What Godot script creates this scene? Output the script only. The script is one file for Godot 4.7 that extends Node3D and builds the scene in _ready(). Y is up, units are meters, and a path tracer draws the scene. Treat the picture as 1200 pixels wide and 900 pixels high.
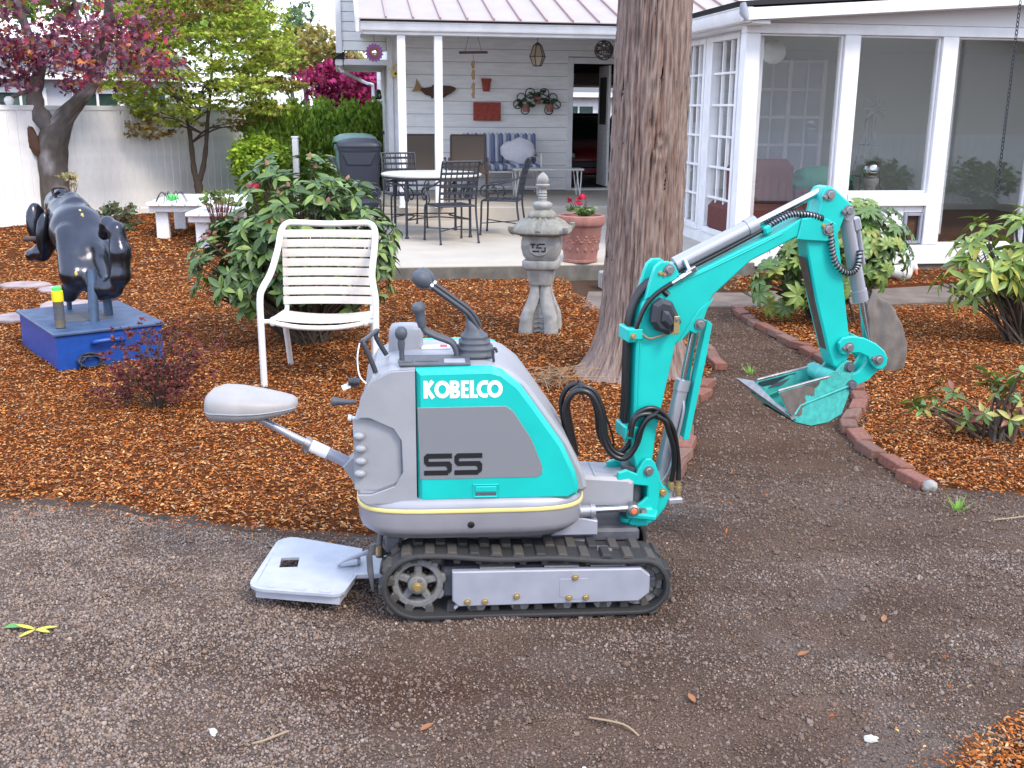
extends Node3D

var M := {}
var T := {}
var rng := RandomNumberGenerator.new()
var fn := FastNoiseLite.new()
const HOUSE_TURN := 0.15708        # the house stands turned by 9 degrees
const HOUSE_AT := Vector3(2.54, 0, -11.3)
const EYE := Vector3(0, 1.7, 0)


# ---------------------------------------------------------------- mesh making
class MB:
	var v := PackedVector3Array()
	var n := PackedVector3Array()
	var uv := PackedVector2Array()
	var cols := PackedColorArray()
	var ix := PackedInt32Array()
	var col := Color(1, 1, 1)

	func vert(p: Vector3, nn: Vector3, t := Vector2()) -> int:
		v.append(p)
		n.append(nn)
		uv.append(t)
		cols.append(col)
		return v.size() - 1

	func tri(a: int, b: int, c: int) -> void:
		ix.append(a)
		if (v[b] - v[a]).cross(v[c] - v[a]).dot(n[a] + n[b] + n[c]) > 0.0:
			ix.append(c)
			ix.append(b)
		else:
			ix.append(b)
			ix.append(c)

	func face(pts: Array, out: Vector3) -> void:
		if pts.size() < 3:
			return
		var nn: Vector3 = (pts[1] - pts[0]).cross(pts[2] - pts[0])
		if nn.length_squared() < 1e-16:
			return
		nn = nn.normalized()
		if nn.dot(out) < 0.0:
			nn = -nn
		var s := v.size()
		for p in pts:
			vert(p, nn, Vector2(p.x, p.y))
		for i in range(1, pts.size() - 1):
			tri(s, s + i, s + i + 1)

	# any outline, told apart into triangles by its x and y
	func flat(pts: Array, out: Vector3) -> void:
		var poly := PackedVector2Array()
		for p in pts:
			poly.append(Vector2(p.x, p.y))
		var t := Geometry2D.triangulate_polygon(poly)
		for i in range(0, t.size(), 3):
			face([pts[t[i]], pts[t[i + 1]], pts[t[i + 2]]], out)

	# a box with chamfered edges, centred on xf
	func box(xf: Transform3D, size: Vector3, bev := 0.0) -> MB:
		var h := size * 0.5
		bev = minf(bev, minf(h.x, minf(h.y, h.z)) * 0.9)
		var c := xf.origin
		var at := func(s: Vector3, k: int) -> Vector3:
			var q := h - Vector3(bev, bev, bev)
			q[k] = h[k]
			return xf * (q * s)
		var sg := [-1.0, 1.0]
		for k in 3:
			var a := (k + 1) % 3
			var b := (k + 2) % 3
			for s in sg:
				var pts := []
				for ab in [[-1, -1], [1, -1], [1, 1], [-1, 1]]:
					var sv := Vector3()
					sv[k] = s
					sv[a] = ab[0]
					sv[b] = ab[1]
					pts.append(at.call(sv, k))
				face(pts, xf.basis[k] * s)
		if bev > 0.0:
			for k in 3:
				var a := (k + 1) % 3
				var b := (k + 2) % 3
				for sa in sg:
					for sb in sg:
						var p0 := Vector3()
						p0[a] = sa
						p0[b] = sb
						var p1 := p0
						p0[k] = -1
						p1[k] = 1
						face([at.call(p0, a), at.call(p1, a), at.call(p1, b), at.call(p0, b)], xf.basis[a] * sa + xf.basis[b] * sb)
			for x in sg:
				for y in sg:
					for z in sg:
						var s := Vector3(x, y, z)
						face([at.call(s, 0), at.call(s, 1), at.call(s, 2)], xf.basis * s)
		return self

	func bx(c: Vector3, size: Vector3, bev := 0.0, rot := Vector3()) -> MB:
		return box(Transform3D(Basis.from_euler(rot), c), size, bev)

	# a bar of rectangular section between two points
	func bar(a: Vector3, b: Vector3, w: float, t: float, bev := 0.0, up := Vector3.UP) -> MB:
		var d := (b - a).normalized()
		if absf(d.dot(up)) > 0.98:
			up = Vector3.RIGHT
		var x := up.cross(d).normalized()
		return box(Transform3D(Basis(x, d.cross(x), d), (a + b) * 0.5), Vector3(w, t, a.distance_to(b)), bev)

	func tube(pts: Array, rad, seg := 8, caps := true, closed := false, flat := 1.0) -> MB:
		var m := pts.size()
		var t: Vector3 = pts[1] - pts[0]
		var up := Vector3.UP if absf(t.normalized().y) < 0.9 else Vector3.RIGHT
		var x := up.cross(t).normalized()
		var rows := []
		for i in m:
			var a: Vector3 = pts[(i - 1 + m) % m] if closed else pts[maxi(i - 1, 0)]
			var b: Vector3 = pts[(i + 1) % m] if closed else pts[mini(i + 1, m - 1)]
			t = (b - a).normalized()
			x = (x - t * x.dot(t)).normalized()
			var y := t.cross(x)
			var r: float = rad[i] if rad is Array else rad
			var row := []
			for k in seg + 1:
				var an := TAU * k / seg
				var d := x * cos(an) + y * sin(an) * flat
				row.append(vert(pts[i] + d * r, (x * cos(an) * flat + y * sin(an)).normalized(), Vector2(float(k) / seg, float(i))))
			rows.append(row)
		for i in (m if closed else m - 1):
			var p: Array = rows[i]
			var q: Array = rows[(i + 1) % m]
			for k in seg:
				tri(p[k], p[k + 1], q[k])
				tri(p[k + 1], q[k + 1], q[k])
		if caps and not closed:
			for e in [0, m - 1]:
				var ring := []
				for k in seg:
					ring.append(v[rows[e][k]])
				face(ring, (pts[0] - pts[1]) if e == 0 else (pts[m - 1] - pts[m - 2]))
		return self

	# profile of (radius, height), turned round the y axis of xf
	func lathe(xf: Transform3D, prof: Array, seg := 20, crease := 0.75) -> MB:
		var m := prof.size()
		var sn := []
		for i in m - 1:
			var d: Vector2 = prof[i + 1] - prof[i]
			sn.append(Vector2(d.y, -d.x).normalized())
		for i in m - 1:
			var n0: Vector2 = sn[i]
			var n1: Vector2 = sn[i]
			if i > 0 and sn[i - 1].dot(sn[i]) > crease:
				n0 = (sn[i - 1] + sn[i]).normalized()
			if i < m - 2 and sn[i + 1].dot(sn[i]) > crease:
				n1 = (sn[i + 1] + sn[i]).normalized()
			var s := v.size()
			for k in seg + 1:
				var an := TAU * k / seg
				var c := cos(an)
				var w := sin(an)
				vert(xf * Vector3(prof[i].x * c, prof[i].y, prof[i].x * w), (xf.basis * Vector3(n0.x * c, n0.y, n0.x * w)).normalized(), Vector2(float(k) / seg, prof[i].y))
				vert(xf * Vector3(prof[i + 1].x * c, prof[i + 1].y, prof[i + 1].x * w), (xf.basis * Vector3(n1.x * c, n1.y, n1.x * w)).normalized(), Vector2(float(k) / seg, prof[i + 1].y))
			for k in seg:
				var q := s + k * 2
				if prof[i].x > 1e-6:
					tri(q, q + 2, q + 1)
				if prof[i + 1].x > 1e-6:
					tri(q + 2, q + 3, q + 1)
		return self

	static func inset(poly: PackedVector2Array, by: float) -> PackedVector2Array:
		var out := PackedVector2Array()
		var m := poly.size()
		for i in m:
			var a := (poly[i] - poly[(i - 1 + m) % m]).normalized()
			var b := (poly[(i + 1) % m] - poly[i]).normalized()
			var na := Vector2(-a.y, a.x)
			var nb := Vector2(-b.y, b.x)
			var k := (na + nb)
			var l := k.length_squared()
			out.append(poly[i] + (k * (2.0 / l) * by if l > 0.5 else k.normalized() * by if l > 0.01 else Vector2()))
		return out

	# polygon in the xy plane of xf drawn out from z0 to z1, edges chamfered by bev
	func prism(xf: Transform3D, poly, z0: float, z1: float, bev := 0.0) -> MB:
		var p := PackedVector2Array(poly)
		if Geometry2D.is_polygon_clockwise(p):
			p.reverse()
		var m := p.size()
		var q := MB.inset(p, bev) if bev > 0.0 else p
		var idx := Geometry2D.triangulate_polygon(q)
		if idx.is_empty():
			q = p
			idx = Geometry2D.triangulate_polygon(p)
		for e in 2:
			var nn := (xf.basis.z * (1.0 if e == 1 else -1.0)).normalized()
			var z := z1 if e == 1 else z0
			var s := v.size()
			for k in q:
				vert(xf * Vector3(k.x, k.y, z), nn, k)
			for i in range(0, idx.size(), 3):
				tri(s + idx[i], s + idx[i + 1], s + idx[i + 2])
		var lay := [[p, z0 + bev], [p, z1 - bev]]
		if bev > 0.0:
			lay = [[q, z0], [p, z0 + bev], [p, z1 - bev], [q, z1]]
		var en := []
		for i in m:
			var d := (p[(i + 1) % m] - p[i]).normalized()
			en.append(Vector2(d.y, -d.x))
		for l in lay.size() - 1:
			var tilt := 0.0
			if bev > 0.0:
				tilt = [-1.0, 0.0, 1.0][l]
			for i in m:
				var j := (i + 1) % m
				var n0: Vector2 = en[i]
				var n1: Vector2 = en[i]
				if en[(i - 1 + m) % m].dot(en[i]) > 0.8:
					n0 = (en[(i - 1 + m) % m] + en[i]).normalized()
				if en[j].dot(en[i]) > 0.8:
					n1 = (en[j] + en[i]).normalized()
				var m0 := (xf.basis * Vector3(n0.x, n0.y, tilt)).normalized()
				var m1 := (xf.basis * Vector3(n1.x, n1.y, tilt)).normalized()
				var A: PackedVector2Array = lay[l][0]
				var B: PackedVector2Array = lay[l + 1][0]
				var za: float = lay[l][1]
				var zb: float = lay[l + 1][1]
				var s := v.size()
				vert(xf * Vector3(A[i].x, A[i].y, za), m0)
				vert(xf * Vector3(A[j].x, A[j].y, za), m1)
				vert(xf * Vector3(B[i].x, B[i].y, zb), m0)
				vert(xf * Vector3(B[j].x, B[j].y, zb), m1)
				tri(s, s + 1, s + 2)
				tri(s + 1, s + 3, s + 2)
		return self

	# a surface through rows of points (all rows of one length); wrap joins the ends of each row, caps close the first and last row
	func skin(rows: Array, wrap := true, caps := true) -> MB:
		var nr := rows.size()
		var nc: int = rows[0].size()
		var s := v.size()
		var mid := Vector3()
		for r in rows:
			for p in r:
				mid += p
				vert(p, Vector3())
		mid /= nr * nc
		var acc := PackedVector3Array()
		acc.resize(nr * nc)
		var f := []
		for i in nr - 1:
			for k in (nc if wrap else nc - 1):
				var k2 := (k + 1) % nc
				f.append([i * nc + k, i * nc + k2, (i + 1) * nc + k])
				f.append([i * nc + k2, (i + 1) * nc + k2, (i + 1) * nc + k])
		for t in f:
			var g: Vector3 = (v[s + t[1]] - v[s + t[0]]).cross(v[s + t[2]] - v[s + t[0]])
			for q in t:
				acc[q] += g
		var sum := 0.0
		for q in nr * nc:
			sum += acc[q].dot(v[s + q] - mid)
		var sgn := -1.0 if sum < 0.0 else 1.0
		for q in nr * nc:
			n[s + q] = acc[q].normalized() * sgn
		for t in f:
			tri(s + t[0], s + t[1], s + t[2])
		if caps and wrap:
			face(rows[0], rows[0][0] - rows[1][0])
			face(rows[nr - 1], rows[nr - 1][0] - rows[nr - 2][0])
		return self

	# an ellipsoid, roughened by noise
	func blob(xf: Transform3D, r: Vector3, amp := 0.0, freq := 2.0, sd := 1, nu := 14, nv := 10, flatb := 0.0) -> MB:
		var f := FastNoiseLite.new()
		f.seed = sd
		f.frequency = freq
		var rows := []
		for i in nv + 1:
			var t := clampf(PI * i / nv, 0.02, PI - 0.02)
			var row := []
			for k in nu:
				var a := TAU * k / nu
				var d := Vector3(sin(t) * cos(a), cos(t), sin(t) * sin(a))
				var p := d * r * (1.0 + amp * f.get_noise_3dv(d * 1.0))
				if flatb > 0.0:
					p.y = maxf(p.y, -r.y * flatb)
				row.append(xf * p)
			rows.append(row)
		return skin(rows)

	func mesh() -> ArrayMesh:
		var a := []
		a.resize(Mesh.ARRAY_MAX)
		a[Mesh.ARRAY_VERTEX] = v
		a[Mesh.ARRAY_NORMAL] = n
		a[Mesh.ARRAY_TEX_UV] = uv
		a[Mesh.ARRAY_COLOR] = cols
		a[Mesh.ARRAY_INDEX] = ix
		var m := ArrayMesh.new()
		m.add_surface_from_arrays(Mesh.PRIMITIVE_TRIANGLES, a)
		return m


# smooth bodies: tapered capsules joined by a smooth minimum, meshed as surface nets
func flesh(mb: MB, bones: Array, cell: float, k: float) -> void:
	var lo := Vector3.ONE * 1e9
	var hi := -lo
	for b in bones:
		for e in 2:
			var r: float = b[2 + e] + k + cell * 2.0
			lo = lo.min(b[e] - Vector3.ONE * r)
			hi = hi.max(b[e] + Vector3.ONE * r)
	var nx := int((hi.x - lo.x) / cell) + 2
	var ny := int((hi.y - lo.y) / cell) + 2
	var nz := int((hi.z - lo.z) / cell) + 2
	var fld := PackedFloat32Array()
	fld.resize(nx * ny * nz)
	fld.fill(1.0)
	for b in bones:
		var A: Vector3 = b[0]
		var B: Vector3 = b[1]
		var ra: float = b[2]
		var rb: float = b[3]
		var big := maxf(ra, rb) + k * 1.5 + cell * 2.0
		var p0 := ((A.min(B) - Vector3.ONE * big - lo) / cell).floor().max(Vector3.ZERO)
		var p1 := ((A.max(B) + Vector3.ONE * big - lo) / cell).ceil()
		var ab := B - A
		var il := 1.0 / maxf(ab.length_squared(), 1e-9)
		for z in range(int(p0.z), mini(int(p1.z), nz)):
			for y in range(int(p0.y), mini(int(p1.y), ny)):
				for x in range(int(p0.x), mini(int(p1.x), nx)):
					var p := lo + Vector3(x, y, z) * cell - A
					var t := clampf(p.dot(ab) * il, 0.0, 1.0)
					var d := (p - ab * t).length() - lerpf(ra, rb, t)
					var i := (z * ny + y) * nx + x
					var o := fld[i]
					var h := maxf(k - absf(o - d), 0.0) / k
					fld[i] = minf(o, d) - h * h * k * 0.25
	var id := PackedInt32Array()
	id.resize(nx * ny * nz)
	id.fill(-1)
	var off := [0, 1, nx, nx + 1, nx * ny, nx * ny + 1, nx * ny + nx, nx * ny + nx + 1]
	for z in nz - 1:
		for y in ny - 1:
			for x in nx - 1:
				var i := (z * ny + y) * nx + x
				var inside := 0
				for o in off:
					if fld[i + o] < 0.0:
						inside += 1
				if inside == 0 or inside == 8:
					continue
				var sum := Vector3()
				var cnt := 0
				for e in 8:
					for ax in 3:
						if e & (1 << ax):
							continue
						var f0 := fld[i + off[e]]
						var f1 := fld[i + off[e | (1 << ax)]]
						if (f0 < 0.0) != (f1 < 0.0):
							var q := Vector3(e & 1, (e >> 1) & 1, (e >> 2) & 1)
							q[ax] += f0 / (f0 - f1)
							sum += q
							cnt += 1
				var g := Vector3(fld[i + 1] - fld[i] + fld[i + nx + 1] - fld[i + nx], fld[i + nx] - fld[i] + fld[i + nx + 1] - fld[i + 1], fld[i + nx * ny] - fld[i] + fld[i + nx * ny + 1] - fld[i + 1])
				id[i] = mb.vert(lo + (Vector3(x, y, z) + sum / cnt) * cell, g.normalized())
	var st := [1, nx, nx * ny]
	for z in range(1, nz - 1):
		for y in range(1, ny - 1):
			for x in range(1, nx - 1):
				var i := (z * ny + y) * nx + x
				for ax in 3:
					if (fld[i] < 0.0) != (fld[i + st[ax]] < 0.0):
						var u: int = st[(ax + 1) % 3]
						var w: int = st[(ax + 2) % 3]
						var a := id[i]
						var b := id[i - u]
						var c := id[i - u - w]
						var d := id[i - w]
						if mini(mini(a, b), mini(c, d)) >= 0:
							mb.tri(a, b, c)
							mb.tri(a, c, d)


func curve(pts: Array, sub := 6, closed := false) -> Array:
	var out := []
	var m := pts.size()
	for i in (m if closed else m - 1):
		var a: Vector3 = pts[(i - 1 + m) % m] if closed else pts[maxi(i - 1, 0)]
		var b: Vector3 = pts[i]
		var c: Vector3 = pts[(i + 1) % m]
		var d: Vector3 = pts[(i + 2) % m] if closed else pts[mini(i + 2, m - 1)]
		for s in sub:
			out.append(b.cubic_interpolate(c, a, d, float(s) / sub))
	if not closed:
		out.append(pts[m - 1])
	return out


func V(x: float, y: float, z: float) -> Vector3:
	return Vector3(x, y, z)


func pv(a: Array) -> PackedVector2Array:
	var o := PackedVector2Array()
	for i in range(0, a.size(), 2):
		o.append(Vector2(a[i], a[i + 1]))
	return o


func circle(r: float, seg: int, c := Vector2(), a0 := 0.0, a1 := TAU) -> PackedVector2Array:
	var o := PackedVector2Array()
	var full := is_equal_approx(absf(a1 - a0), TAU)
	for i in (seg if full else seg + 1):
		var a := a0 + (a1 - a0) * i / seg
		o.append(c + Vector2(cos(a), sin(a)) * r)
	return o


func at(x: float, y: float, z: float, ry := 0.0) -> Transform3D:
	return Transform3D(Basis(Vector3.UP, ry), Vector3(x, y, z))


func along(a: Vector3, dir: Vector3, spin := 0.0) -> Transform3D:   # y axis along dir
	var y := dir.normalized()
	var x := (Vector3.FORWARD if absf(y.z) < 0.9 else Vector3.RIGHT).cross(y).normalized()
	return Transform3D(Basis(x, y, x.cross(y)) * Basis(Vector3.UP, spin), a)


func house(a: float, y: float, d: float, turn := 0.0) -> Transform3D:   # a along the front of the house, d back from it
	return Transform3D(Basis(Vector3.UP, HOUSE_TURN), HOUSE_AT) * at(a, y, -d, turn)


# ---------------------------------------------------------------- nodes
func tag(o: Node, label: String, category: String, group := "") -> void:
	o.set_meta("label", label)
	o.set_meta("category", category)
	if group:
		o.set_meta("group", group)


func thing(called: String, label: String, category: String, xf := Transform3D(), group := "") -> Node3D:
	var o := Node3D.new()
	o.name = called
	o.transform = xf
	tag(o, label, category, group)
	add_child(o, true)
	return o


func part(parent: Node, called: String, m, mat: Material, xf := Transform3D(), label := "") -> MeshInstance3D:
	var o := MeshInstance3D.new()
	o.name = called
	o.mesh = m.mesh() if m is MB else m
	o.material_override = mat
	o.transform = xf
	if label:
		o.set_meta("label", label)
	parent.add_child(o, true)
	return o


func mono(called: String, label: String, category: String, m, mat: Material, xf := Transform3D(), group := "") -> MeshInstance3D:
	var o := part(self, called, m, mat, xf)
	tag(o, label, category, group)
	return o


func struct(called: String, m, mat: Material, xf := Transform3D()) -> MeshInstance3D:
	var o := part(self, called, m, mat, xf)
	o.set_meta("kind", "structure")
	return o


func copy_of(o: Node3D, xf: Transform3D, label: String) -> Node3D:
	var c: Node3D = o.duplicate()
	c.transform = xf
	c.set_meta("label", label)
	c.name = String(o.name)
	add_child(c, true)
	return c


func many(parent: Node, called: String, mesh: Mesh, mat: Material, xfs: Array, cols: Array) -> MultiMeshInstance3D:
	var mm := MultiMesh.new()
	mm.transform_format = MultiMesh.TRANSFORM_3D
	mm.use_colors = true
	mm.mesh = mesh
	mm.instance_count = xfs.size()
	for i in xfs.size():
		mm.set_instance_transform(i, xfs[i])
		mm.set_instance_color(i, cols[i])
	var o := MultiMeshInstance3D.new()
	o.name = called
	o.multimesh = mm
	o.material_override = mat
	o.set_meta("kind", "stuff")
	parent.add_child(o, true)
	return o


# leaves: the ones nearest the camera are parts of their own, the rest one mass
func leaves(plant: Node3D, called: String, make: Callable, mat: Material, xfs: Array, tones: Array, keep: int) -> void:
	var meshes := []
	for t in tones:
		meshes.append(make.call(t))
	var order := []
	for i in xfs.size():
		order.append([(plant.transform * xfs[i].origin).distance_squared_to(EYE), i])
	order.sort_custom(func(p, q): return p[0] < q[0])
	var rest := []
	var rc := []
	for k in order.size():
		var i: int = order[k][1]
		if k < keep:
			part(plant, called, meshes[i % tones.size()], mat, xfs[i])
		else:
			rest.append(xfs[i])
			rc.append(tones[i % tones.size()])
	if rest.size():
		many(plant, "foliage", make.call(Color(1, 1, 1)), mat, rest, rc)


# ---------------------------------------------------------------- materials
func lin(r: float, g: float, b: float) -> Color:
	return Color(r, g, b).linear_to_srgb()


func noise_tex(freq: float, lo: float, hi: float, oct := 4, kind := FastNoiseLite.TYPE_SIMPLEX_SMOOTH, sd := 1, size := 512, tint := Color(1, 1, 1)) -> NoiseTexture2D:
	var f := FastNoiseLite.new()
	f.noise_type = kind
	f.frequency = freq
	f.fractal_octaves = oct
	f.seed = sd
	var t := NoiseTexture2D.new()
	t.width = size
	t.height = size
	t.seamless = true
	t.noise = f
	var g := Gradient.new()
	g.set_color(0, Color(lo, lo, lo))
	g.set_color(1, Color(hi, hi, hi) * tint)
	t.color_ramp = g
	return t


func mat(called: String, c: Color, rough := 0.6, metal := 0.0, tex := "", ts := Vector3.ONE, bump := 0.0, bt := "", world := false) -> StandardMaterial3D:
	var m := StandardMaterial3D.new()
	m.resource_name = called
	m.albedo_color = c
	m.roughness = rough
	m.metallic = metal
	if tex or bump:
		m.uv1_triplanar = true
		m.uv1_world_triplanar = world
		m.uv1_scale = ts
	if tex:
		m.albedo_texture = T[tex]
	if bump:
		m.heightmap_enabled = true
		m.heightmap_texture = T[bt if bt else tex]
		m.heightmap_scale = bump
	M[called] = m
	return m


func tinted(m: StandardMaterial3D) -> StandardMaterial3D:
	m.vertex_color_use_as_albedo = true
	return m


func _ready() -> void:
	var cam := Camera3D.new()
	cam.name = "camera"
	cam.position = EYE
	cam.rotation = Vector3(-atan(322.0 / 1236.0), 0, 0.0085)
	cam.fov = 40.01
	cam.near = 0.05
	cam.far = 600
	add_child(cam)
	cam.current = true
	var env := Environment.new()
	env.background_mode = Environment.BG_SKY
	var ps := ProceduralSkyMaterial.new()
	ps.sky_top_color = Color(0.82, 0.885, 1.0)
	ps.sky_horizon_color = Color(0.935, 0.96, 1.0)
	ps.sky_curve = 0.2
	ps.sky_energy_multiplier = 1.08
	ps.ground_bottom_color = Color(0.3, 0.28, 0.27)
	ps.ground_horizon_color = Color(0.6, 0.6, 0.62)
	ps.sun_angle_max = 1.0
	env.sky = Sky.new()
	env.sky.sky_material = ps
	env.tonemap_mode = Environment.TONE_MAPPER_LINEAR
	env.tonemap_exposure = 2.3
	env.sdfgi_enabled = true
	env.ssao_enabled = true
	env.ssil_enabled = true
	var we := WorldEnvironment.new()
	we.name = "world_environment"
	we.environment = env
	add_child(we)
	var sun := DirectionalLight3D.new()
	sun.name = "sun"
	sun.rotation_degrees = Vector3(-47, 44, 0)
	sun.light_energy = 0.5
	sun.light_color = Color(1.0, 0.95, 0.885)
	sun.light_angular_distance = 18.0
	sun.shadow_enabled = true
	add_child(sun)

	rng.seed = 7
	fn.seed = 3
	fn.frequency = 1.0
	fn.fractal_octaves = 3
	make_materials()
	make_ground()
	make_house()
	make_sunroom()
	make_fence()
	make_trees()
	make_shrubs()
	make_brick_edging()
	make_excavator()
	make_lawn_chair()
	make_ride()
	make_garden_things()
	make_patio_things()
	make_porch_things()
	make_background()
	make_litter()


func make_materials() -> void:
	T.blot = noise_tex(0.012, 0.80, 1.0, 4)
	T.soft = noise_tex(0.008, 0.93, 1.0, 3, FastNoiseLite.TYPE_SIMPLEX_SMOOTH, 4)
	T.speck = noise_tex(0.09, 0.6, 1.0, 3, FastNoiseLite.TYPE_SIMPLEX_SMOOTH, 9)
	T.cell = noise_tex(0.05, 0.5, 1.0, 2, FastNoiseLite.TYPE_CELLULAR, 5)
	T.grain = noise_tex(0.03, 0.6, 1.0, 5, FastNoiseLite.TYPE_PERLIN, 12)
	T.fine = noise_tex(0.2, 0.7, 1.0, 3, FastNoiseLite.TYPE_SIMPLEX_SMOOTH, 21)
	T.stain = noise_tex(0.006, 0.76, 1.0, 6, FastNoiseLite.TYPE_SIMPLEX_SMOOTH, 31)
	# excavator
	mat("teal", lin(0.006, 0.485, 0.445), 0.36, 0.0, "soft", Vector3.ONE * 1.2)
	mat("teal_worn", lin(0.05, 0.44, 0.40), 0.6, 0.0, "blot", Vector3.ONE * 5.0, 0.1, "speck")
	mat("body_grey", lin(0.31, 0.318, 0.352), 0.42, 0.0, "soft", Vector3.ONE * 1.5)
	mat("skirt_grey", lin(0.345, 0.345, 0.39), 0.33, 0.3, "soft", Vector3.ONE * 1.5)
	mat("dark_grey", lin(0.10, 0.105, 0.125), 0.55, 0.0, "blot", Vector3.ONE * 3.0)
	mat("plate_grey", lin(0.335, 0.35, 0.42), 0.4, 0.1, "soft", Vector3.ONE * 2.0)
	mat("pedal_grey", lin(0.40, 0.42, 0.49), 0.45, 0.05, "soft", Vector3.ONE * 2.5)
	mat("dusty_grey", lin(0.20, 0.20, 0.205), 0.75, 0.0, "blot", Vector3.ONE * 8.0)
	mat("rubber", lin(0.050, 0.050, 0.054), 0.7, 0.0, "speck", Vector3.ONE * 6.0, 0.15)
	mat("rubber_dusty", lin(0.11, 0.099, 0.092), 0.85, 0.0, "speck", Vector3.ONE * 7.0, 0.2)
	mat("hose", lin(0.010, 0.010, 0.012), 0.35)
	mat("black_plastic", lin(0.028, 0.031, 0.042), 0.45)
	mat("grip", lin(0.060, 0.068, 0.088), 0.55)
	mat("chrome", lin(0.62, 0.63, 0.68), 0.16, 1.0)
	mat("cylinder_grey", lin(0.36, 0.37, 0.42), 0.28, 0.45)
	mat("steel", lin(0.30, 0.29, 0.30), 0.4, 0.8)
	mat("brass", lin(0.48, 0.36, 0.17), 0.4, 0.7)
	mat("yellow_stripe", lin(0.72, 0.60, 0.22), 0.45)
	mat("white_paint", lin(0.85, 0.85, 0.86), 0.45)
	mat("black_paint", lin(0.006, 0.006, 0.008), 0.5)
	mat("mesh_grey", lin(0.30, 0.315, 0.35), 0.5, 0.2, "fine", Vector3(6, 60, 6), 0.15)
	mat("sticker", lin(0.33, 0.345, 0.375), 0.6)
	mat("seat_vinyl", lin(0.33, 0.315, 0.32), 0.5, 0.0, "soft", Vector3.ONE * 3.0, 0.06, "fine")
	mat("worn_steel", lin(0.105, 0.083, 0.073), 0.7, 0.1, "stain", Vector3.ONE * 9.0, 0.2, "speck")
	mat("lip_steel", lin(0.36, 0.35, 0.36), 0.35, 0.7, "stain", Vector3.ONE * 9.0, 0.2, "speck")
	mat("orange_plastic", lin(0.7, 0.16, 0.05), 0.5)
	mat("red_plastic", lin(0.55, 0.03, 0.03), 0.5)
	# ground
	tinted(mat("soil", lin(1, 1, 1), 0.95, 0.0, "speck", Vector3.ONE * 1.7, 2.2, "speck", true))
	mat("mulch", lin(0.17, 0.055, 0.018), 0.9, 0.0, "cell", Vector3.ONE * 3.5, 1.2, "cell", true)
	tinted(mat("chip", lin(1, 1, 1), 0.9))
	tinted(mat("pebble", lin(1, 1, 1), 0.85))
	for k in ["chip", "pebble", "soil", "mulch"]:
		M[k].metallic_specular = 0.16
	mat("concrete", lin(0.44, 0.395, 0.34), 0.8, 0.0, "soft", Vector3.ONE * 0.4, 0.1, "fine")
	mat("concrete_edge", lin(0.17, 0.16, 0.14), 0.85, 0.0, "stain", Vector3.ONE * 1.6, 0.3, "speck")
	mat("paving", lin(0.19, 0.145, 0.12), 0.9, 0.0, "stain", Vector3.ONE * 1.1, 0.3, "speck")
	mat("flagstone", lin(0.42, 0.33, 0.33), 0.85, 0.0, "stain", Vector3.ONE * 1.4, 0.3, "speck")
	for i in 4:
		mat("brick%d" % i, [lin(0.22, 0.085, 0.058), lin(0.25, 0.10, 0.07), lin(0.18, 0.088, 0.066), lin(0.22, 0.118, 0.088)][i], 0.85, 0.0, "blot", Vector3.ONE * 4.0, 0.35, "speck")
	# house
	mat("siding", lin(0.88, 0.88, 0.885), 0.6, 0.0, "soft", Vector3(0.6, 3, 0.6))
	mat("house_white", lin(0.80, 0.80, 0.83), 0.5, 0.0, "soft", Vector3.ONE * 0.8)
	mat("soffit", lin(0.68, 0.68, 0.70), 0.6)
	mat("roof_metal", lin(0.35, 0.285, 0.265), 0.4, 0.2, "soft", Vector3.ONE * 0.5)
	mat("roof_seam", lin(0.33, 0.22, 0.21), 0.5)
	mat("roof_dark", lin(0.03, 0.03, 0.035), 0.8, 0.0, "speck", Vector3.ONE * 3.0)
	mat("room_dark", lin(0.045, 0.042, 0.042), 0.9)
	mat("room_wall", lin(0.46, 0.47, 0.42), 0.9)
	mat("foundation", lin(0.22, 0.18, 0.16), 0.9, 0.0, "stain", Vector3.ONE * 2.0)
	mat("joint", lin(0.10, 0.10, 0.11), 0.9)
	var g := mat("glass", Color(0.1, 0.11, 0.11, 0.02), 0.0)
	g.transparency = BaseMaterial3D.TRANSPARENCY_ALPHA
	g.metallic_specular = 0.7
	mat("fence", lin(0.89, 0.89, 0.90), 0.4, 0.0, "soft", Vector3.ONE * 0.7)
	# things
	mat("chair_white", lin(0.70, 0.69, 0.68), 0.35)
	mat("strap", lin(0.62, 0.57, 0.52), 0.5, 0.0, "soft", Vector3.ONE * 4.0)
	tinted(mat("bark", lin(1, 1, 1), 0.95, 0.0, "grain", Vector3(5, 0.5, 5), 1.4, "grain"))
	tinted(mat("bark_grey", lin(1, 1, 1), 0.95, 0.0, "stain", Vector3(3, 1.6, 3), 0.8, "speck"))
	mat("bark_brown", lin(0.10, 0.075, 0.055), 0.9, 0.0, "blot", Vector3(6, 2, 6), 0.4, "speck")
	tinted(mat("leaf", lin(1, 1, 1), 0.42))
	M.leaf.backlight_enabled = true
	M.leaf.backlight = Color(0.45, 0.5, 0.3)
	tinted(mat("leaf_matt", lin(1, 1, 1), 0.7))
	M.leaf_matt.backlight_enabled = true
	M.leaf_matt.backlight = Color(0.8, 0.8, 0.6)
	mat("stone", lin(0.42, 0.413, 0.40), 0.9, 0.0, "stain", Vector3.ONE * 3.5, 0.35, "speck")
	mat("stone_mossy", lin(0.33, 0.315, 0.275), 0.92, 0.0, "stain", Vector3.ONE * 5.0, 0.5, "speck")
	mat("rock", lin(0.19, 0.17, 0.155), 0.9, 0.0, "stain", Vector3.ONE * 2.5, 0.8, "speck")
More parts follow.
